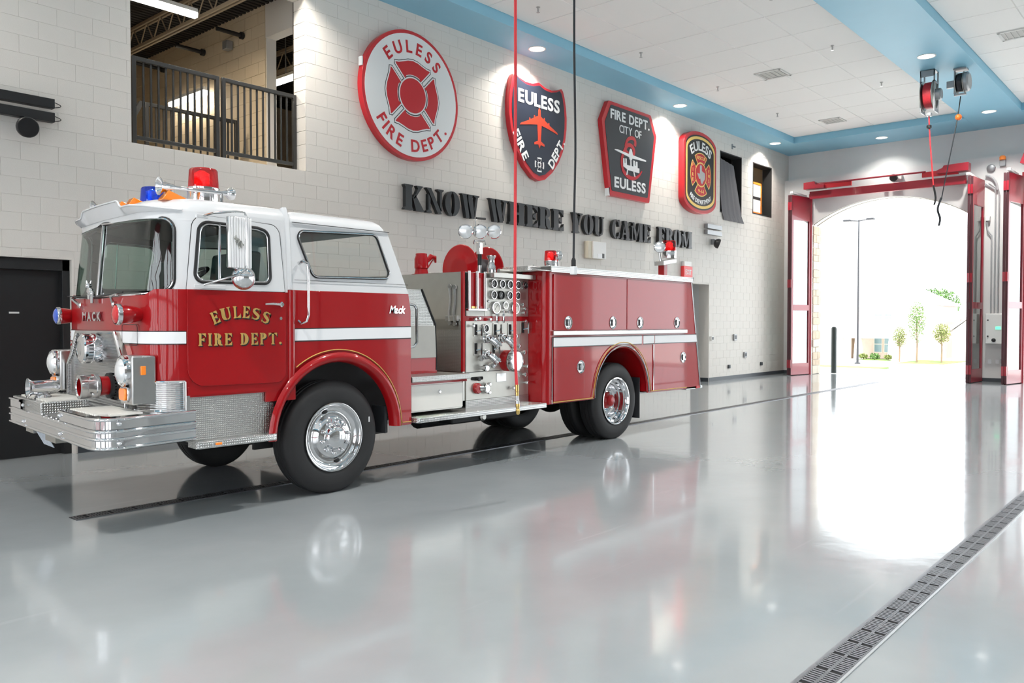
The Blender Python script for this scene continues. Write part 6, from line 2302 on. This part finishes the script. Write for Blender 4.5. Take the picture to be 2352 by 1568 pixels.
# panels
up = MB().box(6.93, 7.715, PY - .006, PY + .006, 1.655, 2.12).build('gauge_panel', 'brushed_panel', ph, bev=.002)
lp_ = MB().box(6.62, 7.715, PY - .006, PY + .006, .70, 1.60).build('valve_panel', 'brushed_panel', ph, bev=.002)
MB().box(6.62, 7.20, PY - .008, PY - .006, 1.015, 1.022).build('panel_seam', 'black_seal', lp_)
MB().box(6.955, 7.71, PY - .13, PY, 2.10, 2.158).build('panel_light_hood', 'stainless', ph, bev=.005)
def gauge(x, z, r, face='gauge_face', rim='satin_chrome', ang=.9, par=None):
    g = MB().lathe((x, PY - .006, z), (0, -1, 0), [(r * 1.08, 0), (r * 1.08, .028), (r * 1.02, .034), (r * .88, .034), (r * .86, .024)], 28, False).build('gauge', rim, par or up)
    MB().lathe((x, PY - .006, z), (0, -1, 0), [(r * .9, 0), (r * .9, .022)], 28).build('dial', face, g)
    c, s = math.cos(ang), math.sin(ang)
    n = MB()
    a, b, w = r * .6, r * .45, r * .05
    n.add([(x + c * a - s * w, PY - .0295, z + s * a + c * w), (x + c * a + s * w, PY - .0295, z + s * a - c * w), (x - c * b + s * w, PY - .0295, z - s * b - c * w), (x - c * b - s * w, PY - .0295, z - s * b + c * w)], [(0, 1, 2, 3)])
    n.build('needle', 'needle' if face == 'gauge_face' else 'black_seal', g, recalc=False)
for x in (7.064, 7.208, 7.348, 7.492, 7.625):
    gauge(x, 2.035, .048)
for x, rim in ((7.06, 'satin_chrome'), (7.195, 'black_paint'), (7.342, 'satin_chrome'), (7.485, 'satin_chrome')):
    gauge(x, 1.905, .048, rim=rim)
gauge(7.10, 1.755, .068, 'gauge_face_white')
gauge(7.265, 1.785, .043, 'gauge_face_white', 'chrome')
gauge(7.446, 1.755, .068, 'gauge_face_white')
gauge(6.926, 1.515, .046, par=lp_)
def knob(x, z, r, par, l=.05, mat='chrome', name='knob'):
    return MB().lathe((x, PY - .006, z), (0, -1, 0), [(r * .5, 0), (r * .5, l * .5), (r, l * .55), (r, l), (r * .7, l * 1.1)], 16).build(name, mat, par)
for x, z in ((6.965, 1.83), (6.965, 1.74), (7.23, 1.71), (7.32, 1.71)):
    knob(x, z, .016, up, .03)
MB().box(7.56, 7.66, PY - .012, PY - .006, 1.86, 1.95).build('data_plate', 'stainless', up)
for x, z in ((7.58, 1.80), (7.63, 1.75), (7.60, 1.70)):
    knob(x, z, .02, up, .04, name='push_control')
# lever slots
for x, z in ((6.77, 1.50), (6.77, 1.285), (7.10, 1.50), (7.36, 1.50), (7.07, 1.29), (7.60, 1.52)):
    sl = MB().prism(rrect(x - .032, x + .032, z - .075, z + .075, .008, 3), 'y', PY - .016, PY - .006).build('lever_slot', 'stainless', lp_)
    MB().box(x - .022, x + .022, PY - .018, PY - .015, z - .062, z + .062).build('slot_opening', 'black_gap', sl)
    MB().tube([(x + .01, PY - .01, z - .02), (x + .045, PY - .05, z - .01), (x + .06, PY - .055, z + .06), (x + .06, PY - .055, z - .07)], [.008, .009, .011, .012], 8).build('lever', 'chrome', sl)
for x in (7.09, 7.21):
    MB().lathe((x, PY - .05, 1.58), (0, 0, 1), [(.012, 0), (.015, .02), (.015, .09), (.010, .11)], 10).build('pull_handle', 'chrome', lp_)
for x, z in ((6.70, 1.545), (6.735, 1.62), (6.80, 1.63), (6.98, 1.62), (6.93, 1.43), (7.62, 1.60)):
    knob(x, z, .018, lp_, .05)
# discharge elbows
def elbow(x, z, s=1.0):
    pth = [(x, PY - .006, z), (x, PY - .08, z), (x + .015, PY - .11, z - .006), (x + .045 * s, PY - .145, z - .038), (x + .07 * s, PY - .165, z - .07)]
    e = MB().tube(pth[:3], [.048, .045, .042], 18).build('discharge_outlet', 'chrome', lp_)
    MB().lathe((x, PY - .03, z), (0, -1, 0), [(.054, 0), (.058, .01), (.058, .03), (.052, .035)], 20).build('outlet_flange', 'chrome', e)
    MB().lathe((x, PY - .07, z), (0, -1, 0), [(.048, 0), (.053, .006), (.053, .025), (.048, .03)], 20).build('outlet_flange', 'satin_chrome', e)
    MB().tube(pth[2:], [.043, .043, .040], 18).build('outlet_elbow', 'chrome', e)
    d = (.6 * s, -.45, -.66)
    MB().lathe((x + .062 * s, PY - .16, z - .06), d, [(.042, 0), (.050, .005), (.050, .035), (.044, .04), (.0, .042)], 18).build('outlet_cap', 'satin_chrome', e)
    for a in (0, 2.1, 4.2):
        MB().sphere((x + .08 * s + .045 * math.cos(a), PY - .175, z - .08 + .045 * math.sin(a)), .011, 8, 6).build('cap_lug', 'chrome', e)
elbow(6.905, 1.40)
elbow(7.17, 1.40)
elbow(6.895, 1.215, .9)
bi = MB().lathe((7.30, PY - .006, 1.13), (0, -1, 0), [(.125, 0), (.125, .09), (.118, .10)], 32).build('main_intake', 'red_paint', lp_)
MB().lathe((7.30, PY - .10, 1.13), (.12, -1, -.02), [(.118, 0), (.128, .01), (.128, .07), (.118, .085), (.112, .078), (0, .078)], 32).build('intake_cap', 'satin_chrome', bi)
for a in (2.0, 5.1):
    MB().cyl((7.30 + .12 * math.cos(a), PY - .15, 1.13 + .12 * math.sin(a)), (7.30 + .20 * math.cos(a), PY - .15, 1.13 + .20 * math.sin(a)), .014, .010, 10).build('cap_handle', 'chrome', bi)
knob(6.875, 1.06, .042, lp_, .09, 'satin_chrome', 'drain_valve')
knob(7.02, 1.09, .034, lp_, .07, name='drain_valve')
knob(6.83, 1.17, .03, lp_, .05, 'aluminium', 'drain_valve')
MB().prism(rrect(6.70, 6.90, .925, .962, .015, 4), 'y', PY - .010, PY - .006).build('shift_slot', 'black_gap', lp_)
MB().lathe((6.80, PY - .01, .935), (0, -1, 0), [(.018, 0), (.022, .02), (.022, .04)], 12).build('shift_knob', 'black_paint', lp_)
rv = MB().lathe((6.79, PY - .006, .83), (0, -1, 0), [(.062, 0), (.062, .03), (.05, .045)], 24).build('relief_valve', 'red_paint', lp_)
MB().tube([(6.82, PY - .03, .83), (6.86, PY - .06, .83)], .036, 14).build('valve_body', 'chrome', rv)
MB().lathe((6.885, PY - .04, .825), (.2, -1, 0), [(.05, 0), (.056, .01), (.056, .04), (.046, .05)], 20).build('valve_cap', 'satin_chrome', rv)
for x, z in ((6.96, .87), (6.955, .775), (7.39, .80), (7.64, .85), (7.64, 1.05)):
    knob(x, z, .022, lp_, .06)
MB().box(7.13, 7.30, PY - .011, PY - .006, .885, .985).build('data_plate', 'aluminium', lp_, bev=.002)
for k, (x, z) in enumerate(((7.50, 1.30), (7.60, 1.22), (7.56, 1.10), (7.62, .95), (7.45, 1.42))):
    knob(x, z, .026, lp_, .05, 'chrome', 'valve_control')
# grab rails
gr = MB().tube([(5.56, 6.25, 1.775), (5.62, 6.22, 1.76), (5.645, 6.21, 1.72), (5.645, 6.21, 1.38), (5.62, 6.22, 1.34), (5.56, 6.25, 1.325)], .014, 10).build('grab_rail', 'chrome', FE)
gr = MB().tube([(4.235, 6.20, 2.105), (4.25, 6.15, 2.125), (4.27, 6.115, 2.10), (4.275, 6.11, 2.05), (4.275, 6.11, 1.65), (4.268, 6.13, 1.595), (4.245, 6.18, 1.575), (4.225, 6.20, 1.60)], [.018, .016, .013, .013, .013, .013, .012, .012], 10).build('grab_rail', 'chrome', FE)
m = MB()
set_text(m, 'Mack', lambda u, v, d=0: side(u + (v - 1.68) * .25, v, .002 + d), 5.37, 1.675, .075, .03, .02, fit=.20, d=.008)
m.build('side_emblem', 'chrome', FE)
# hose reel with two red flanges, monitor valve, light mast, stacks
hr = MB().cyl((7.50, 7.42, 2.26), (7.98, 7.42, 2.26), .16, n=24).build('booster_reel', 'tread_rubber', FE)
for x in (7.49, 7.97):
    MB().lathe((x, 7.42, 2.26), (1, 0, 0), [(0, -.020), (.12, -.022), (.16, -.024), (.20, -.008), (.315, -.004), (.325, .004), (.315, .014), (.0, .012)], 44, False).build('reel_flange', 'red_paint', hr)
m = MB()
m.box(7.45, 7.50, 7.2, 7.6, 2.0, 2.16)
m.build('reel_stand', 'red_paint', hr)
mv = MB().lathe((6.86, 7.46, 2.15), (0, 0, 1), [(.12, 0), (.12, .025), (.085, .03), (.075, .09), (.085, .10), (.085, .21), (.07, .25), (.07, .275), (.062, .28)], 22).build('monitor_valve', 'red_paint', FE)
MB().tube([(6.95, 7.46, 2.33), (7.02, 7.46, 2.40), (7.08, 7.46, 2.39), (7.10, 7.46, 2.33)], [.02, .035, .032, .012], 10).build('monitor_crank', 'red_paint', mv)
MB().tube([(6.96, 7.46, 2.25), (7.05, 7.46, 2.36)], .008, 6).build('monitor_link', 'red_paint', mv)
mx, my = 7.18, 6.78
ms = MB().cyl((mx, my, 2.15), (mx, my, 2.27), .022, n=12).build('light_mast', 'chrome', FE)
MB().cyl((mx, my, 2.27), (mx, my, 2.40), .026, n=12).build('mast_grip', 'black_seal', ms)
MB().box(mx - .03, mx + .025, my - .03, my + .03, 2.40, 2.54).build('mast_head', 'chrome', ms, bev=.006)
MB().tube([(mx - .10, my, 2.52), (mx - .09, my, 2.56), (mx + .09, my, 2.57), (mx + .10, my, 2.52)], .010, 8).build('mast_yoke', 'chrome', ms)
MB().tube([(mx - .24, my + .03, 2.655), (mx + .26, my - .03, 2.70)], .010, 8).build('mast_crossbar', 'chrome', ms)
for k in (-1, 0, 1):
    c = Vector((mx + .25 * k + .005, my - .0 * k, 2.675 + .02 * k))
    f = MB().lathe(c, (-.62, -.76, -.12), [(.02, -.10), (.06, -.07), (.082, -.02), (.088, .0), (.088, .02), (.080, .03)], 26, False).build('flood_lamp', 'chrome', ms)
    MB().lathe(c, (-.62, -.76, -.12), [(.080, .022), (.05, .036), (0, .042)], 26).build('lens', 'lamp_glass', f)
MB().tube([(mx - .07, my, 2.62), (mx - .075, my, 2.80), (mx - .04, my, 2.83)], .006, 6).build('mast_handle', 'satin_chrome', ms)
MB().cyl((mx - .06, my, 2.83), (mx + .10, my, 2.835), .013, n=10).build('handle_grip', 'black_seal', ms)
ck = MB().lathe((7.30, 6.70, 2.155), (0, 0, 1), [(.05, 0), (.055, .02), (.055, .10), (.04, .13), (.04, .19), (.055, .22), (.055, .235)], 18).build('pressure_cock', 'satin_chrome', FE)
MB().lathe((7.27, 6.66, 2.155), (0, 0, 1), [(.05, 0), (.05, .06)], 14).build('cock_base', 'chrome', ck)
MB().cyl((7.32, 6.60, 2.20), (7.98, 6.60, 2.20), .028, n=12).build('top_pipe', 'stainless', FE)
pv = MB().lathe((7.98, 6.62, 2.16), (0, 0, 1), [(.022, 0), (.022, .10), (.014, .12)], 12).build('top_valve', 'chrome', FE)
MB().tube([(7.96, 6.60, 2.28), (8.02, 6.64, 2.31)], .01, 8).build('valve_lever', 'chrome', pv)
MB().box(7.35, 7.72, 6.62, 8.2, 2.155, 2.175).build('top_deck', 'red_paint', ph)

# ---------------------------------------------------------------- hose body
# unseen pan and boxes, added to block light and deepen the shadow beneath
pan = MB().box(3.40, 3.97, 6.32, 8.48, .655, .68).build('underbody_blocker', 'chassis_black', FE)
MB().box(5.36, 7.74, 6.62, 8.52, .58, .61).build('blocker_panel', 'chassis_black', pan)
MB().box(3.75, 5.25, 7.06, 7.74, .40, .98).build('sump_blocker', 'chassis_black', pan, bev=.04)
MB().box(3.22, 3.95, 8.16, 8.54, .40, .60).build('far_blocker_front', 'chassis_black', pan, bev=.01)
for y0, y1 in ((6.30, 6.60), (8.05, 8.56)):
    MB().box(5.30, 5.32, y0, y1, .48 if y0 < 7 else .16, .75).build('mud_flap', 'tread_rubber', FE, bev=.004)  # far flap hangs lower, added to darken the floor's reflection
MB().box(5.36, 6.5, 7.9, 8.5, .28, .60).build('far_blocker_mid', 'chassis_black', pan, bev=.05)
MB().box(5.575, 7.66, 8.25, 8.68, .50, .62).build('running_board', 'diamond_plate', FE, bev=.006)  # far-side copy, added as a skirt against light from the wall
MB().box(7.75, 8.60, 7.75, 8.52, .38, .60).build('fuel_tank', 'chassis_black', pan, bev=.03)  # unseen box, added as another light blocker
WARP = None
BX0 = 7.72
RC, RZC, RA = 9.395, .60, .655
archp = [(RC + RA * math.cos(math.radians(a)), RZC + RA * math.sin(math.radians(a))) for a in range(180, -1, -6)]
body = [(7.80, .585), (RC - RA, .585)] + archp + [(RC + RA, .585), (11.57, .565), (11.29, 2.20), (7.80, 2.20)]
hb = None
for s in (0, 1):
    m = MB()
    slab(m, body, [], lambda u, v, d: (u, (TY0 + d) if not s else (TY1 - d), v), .03)
    o = m.build('body_side', 'red_paint', FE, bev=.004)
    hb = hb or o
cor = [(BX0 + .08 - .08 * math.sin(PI / 2 * k / 8), TY0 + .08 - .08 * math.cos(PI / 2 * k / 8)) for k in range(9)]
for s in (0, 1):
    m = MB()
    m.grid([[(x, (2 * TC - y) if s else y, z) for x, y in [(7.80, TY0)] + cor + [(BX0, 6.56)]] for z in (.585, 2.20)])
    m.build('body_front', 'red_paint', FE, smooth=60)
MB().box(BX0 + .01, 11.28, TY0 + .05, TY1 - .05, 1.30, 2.19).build('body_core', 'chassis_black', hb)
m = MB()
m.add([(11.57, TY0 + .01, .565), (11.57, TY1 - .01, .565), (11.29, TY1 - .01, 2.20), (11.29, TY0 + .01, 2.20)], [(0, 1, 2, 3)])
m.build('body_rear', 'red_paint', FE, solid=.02)
for x0, x1, y0, y1 in ((7.74, 8.70, TY0 + .04, TY0 + .7), (10.1, 11.5, TY0 + .04, TY0 + .7)):
    MB().box(x0, x1, y0, y1, .60, 1.3).build('compartment_core', 'chassis_black', hb)
MB().tube([(RC + (RA) * math.cos(math.radians(a)), TY0 + .012, RZC + RA * math.sin(math.radians(a))) for a in range(180, -1, -6)], .018, 8).build('arch_lip', 'red_paint', hb)
m = MB()
m.grid([[(RC + RA * math.cos(math.radians(a)), y, RZC + RA * math.sin(math.radians(a))) for a in range(180, -1, -6)] for y in (TY0 + .02, TY0 + .75)])
m.build('arch_liner', 'red_paint', hb, recalc=False)
def body_door(x0, x1, z0, z1, latches, name='compartment_door', cut=None):
    poly = cut or rrect(x0, x1, z0, z1, .01, 2)
    m = MB()
    slab(m, poly, [], lambda u, v, d: side(u, v, d), .014)
    d = m.build(name, 'red_paint', hb, bev=.004)
    for x, z in latches:
        l = MB().lathe((x, TY0 - .014, z), (0, -1, 0), [(.084, 0), (.084, .006), (.078, .010), (.064, .006)], 26, False).build('latch', 'chrome', d)
        MB().lathe((x, TY0 - .014, z), (0, -1, 0), [(.068, 0), (.066, .002)], 24).build('latch_cup', 'aluminium', l)
        MB().box(x - .022, x + .026, TY0 - .034, TY0 - .016, z - .044, z + .044).build('latch_paddle', 'chrome', l, bev=.004)
        MB().box(x - .046, x - .022, TY0 - .020, TY0 - .016, z - .042, z + .042).build('latch_slot', 'black_seal', l)
    return d
body_door(7.865, 9.475, 1.488, 2.175, ((8.155, 1.582), (9.14, 1.582)))
body_door(9.490, 11.13, 1.488, 2.175, ((9.815, 1.582), (10.83, 1.582)))
low1 = [(7.87, .615), (8.56, .615), (8.56, 1.405), (7.87, 1.405)]
body_door(7.87, 8.50, .615, 1.40, ((8.42, 1.02),))
body_door(10.20, 11.14, .60, 1.40, ((11.02, 1.06),))
MB().box(7.85, 11.13, TY0 - .03, TY0, 1.425, 1.478).build('rub_rail', 'aluminium', hb, bev=.006)
for z0, z1, off, mt, nm in ((1.278, 1.405, .0155, 'stripe_black', 'stripe_edging'), (1.288, 1.396, .017, 'stripe_white', 'white_stripe')):
    for x0, x1, e in ((7.86, 9.86, 0), (9.90, 10.195, 0), (10.21, 11.425, .02)):
        m = MB().add([side(x0, z0, off), side(x1 + e, z0, off), side(x1, z1, off), side(x0, z1, off)], [(0, 1, 2, 3)])
        m.build(nm, mt, hb, solid=.002, recalc=False)
MB().box(8.50, 10.20, TY0 - .014, TY0, 1.27, 1.40).build('fender_panel', 'red_paint', hb, bev=.003)
MB().box(11.14, 11.44, TY0 - .012, TY0, 1.27, 1.40).build('corner_panel', 'red_paint', hb)
MB().tube([(7.845, TY0 - .006, .59), (7.845, TY0 - .006, 1.40)], .009, 8).build('door_edge_trim', 'chrome', hb)
MB().tube([(10.195, TY0 - .008, .60), (10.195, TY0 - .008, 1.40)], .009, 8).build('door_edge_trim', 'chrome', hb)
MB().tube([(11.585, TY0 - .002, .57), (11.30, TY0 - .002, 2.20)], .012, 8).build('rear_edge_trim', 'chrome', hb)
pst = [(7.86, .606), (RC - RA - .06, .606)] + [(RC + (RA + .03) * math.cos(math.radians(a)), RZC + .03 + (RA + .03) * math.sin(math.radians(a))) for a in range(170, 9, -5)] + [(RC + RA + .06, .606), (11.14, .60)]
MB().tube([side(x, z, .016) for x, z in pst], .0065, 6).build('pinstripe', 'gold_leaf', hb)
MB().tube([side(x, z, .014) for x, z in [(RC + (RA + .008) * math.cos(math.radians(a)), RZC + (RA + .012) * math.sin(math.radians(a))) for a in range(180, -1, -5)]], .010, 6).build('arch_trim', 'chrome', hb)
# tread plate top flange
tf = MB()
tf.box(7.55, 11.30, TY0 - .025, TY0 + .55, 2.20, 2.215)
tf.box(7.80, 11.30, TY0 - .03, TY0 - .015, 2.195, 2.27)
tf.box(7.80, 11.30, TY0 - .03, TY0 + .55, 2.262, 2.27)
tf.box(7.56, 7.80, TY0 + .14, TY0 + .55, 2.195, 2.265)
tf.build('top_flange', 'diamond_plate', FE, bev=.005)
m = MB().box(7.80, 11.28, TY1 - .5, TY1 + .02, 2.19, 2.27)
m.build('top_flange', 'diamond_plate', FE, bev=.005)
MB().box(7.74, 8.05, 6.56, 7.0, 2.17, 2.275).build('hose_bed_front', 'red_paint', FE, bev=.005)
def spot(c, d, r, par, name='spot_lamp'):
    f = MB().lathe(c, d, [(.01, -r), (r * .7, -r * .7), (r * .98, -r * .1), (r, 0), (r, .012), (r * .9, .02)], 22, False).build(name, 'chrome', par)
    MB().lathe(c, d, [(r * .9, .012), (r * .5, .028), (0, .032)], 22).build('lens', 'lamp_glass', f)
b1 = beacon(8.02, 6.36, 2.275, .078, .125, 'red_dome', 'rear_beacon', .075, 'red_glow')
spot((8.21, 6.38, 2.43), (.9, -.3, .1), .065, b1)
MB().cyl((8.20, 6.38, 2.27), (8.19, 6.38, 2.40), .012, n=8).build('lamp_stem', 'chrome', b1)
pm = MB().box(10.70, 10.80, 6.33, 6.43, 2.27, 2.46).build('beacon_post', 'red_paint', FE, bev=.006)
MB().prism([(10.64, 2.43), (11.02, 2.49), (11.02, 2.55), (10.64, 2.50)], 'y', 6.30, 6.46).build('post_bracket', 'aluminium', pm, bev=.006)
b2 = beacon(10.90, 6.36, 2.55, .105, .155, 'red_dome', 'rear_beacon', .11, 'red_glow')
spot((10.62, 6.36, 2.70), (-.8, -.55, .0), .085, b2)
MB().cyl((10.66, 6.36, 2.47), (10.63, 6.37, 2.63), .016, n=8).build('lamp_stem', 'chrome', b2)
# rear step, mud flaps
MB().box(11.15, 11.66, TY0 + .0, TY1, .555, .60).build('rear_step', 'diamond_plate', FE, bev=.006)
MB().box(11.45, 11.56, TY0 - .012, TY0 + .02, .56, .60).build('rear_marker', 'red_lens', FE, bev=.004)
for y0, y1 in ((6.30, 6.78), (8.02, 8.50)):
    MB().box(9.98, 10.0, y0, y1, .22, .80).build('mud_flap', 'tread_rubber', FE, bev=.004)
MB().box(7.74, 8.66, 6.75, 8.52, .58, .61).build('blocker_panel', 'chassis_black', pan)  # added with the pan to cut light bouncing underneath
MB().box(10.1, 11.5, 6.3, 8.5, .58, .61).build('blocker_panel', 'chassis_black', pan)
# chassis
ch = MB()
ch.box(3.0, 11.4, 6.95, 7.05, .62, .86)
ch.box(3.0, 11.4, 7.75, 7.85, .62, .86)
for x in (3.4, 4.3, 5.8, 8.2, 10.5):
    ch.box(x, x + .1, 7.05, 7.75, .66, .80)
cs = ch.build('chassis_frame', 'chassis_black', FE)
MB().cyl((4.63, 6.45, .50), (4.63, 8.35, .50), .07, n=14).build('front_axle', 'chassis_black', cs)
MB().cyl((RXL, 6.5, .52), (RXL, 8.3, .52), .09, n=14).build('rear_axle', 'chassis_black', cs)
MB().sphere((RXL, TC, .52), .24, 16, 10).build('differential', 'chassis_black', cs)
MB().cyl((5.2, TC, .62), (RXL, TC, .55), .05, n=12).build('drive_shaft', 'chassis_black', cs)
m = MB().box(6.55, 7.72, 6.62, 8.2, .42, .75)
m.cyl((6.3, 6.95, .50), (7.9, 6.95, .50), .13, n=16)
m.build('pump_body', 'chassis_black', cs, bev=.02)
MB().lathe((7.05, 6.80, .47), (0, -1, 0), [(.05, 0), (.05, .2), (.03, .22)], 14).build('pump_drain', 'stainless', cs)
m = MB().box(7.75, 8.6, 6.7, 8.1, .50, .64)
m.box(5.5, 6.5, 6.9, 7.9, .55, .95)
m.build('fuel_tank', 'chassis_black', cs, bev=.02)
for k in (0, 1):
    MB().tube([(5.02 + .06 * k, 6.56, .62), (5.25 + .06 * k, 6.56, 1.1)], .035, 8).build('shock_absorber', 'chassis_black', cs)
WARP = None
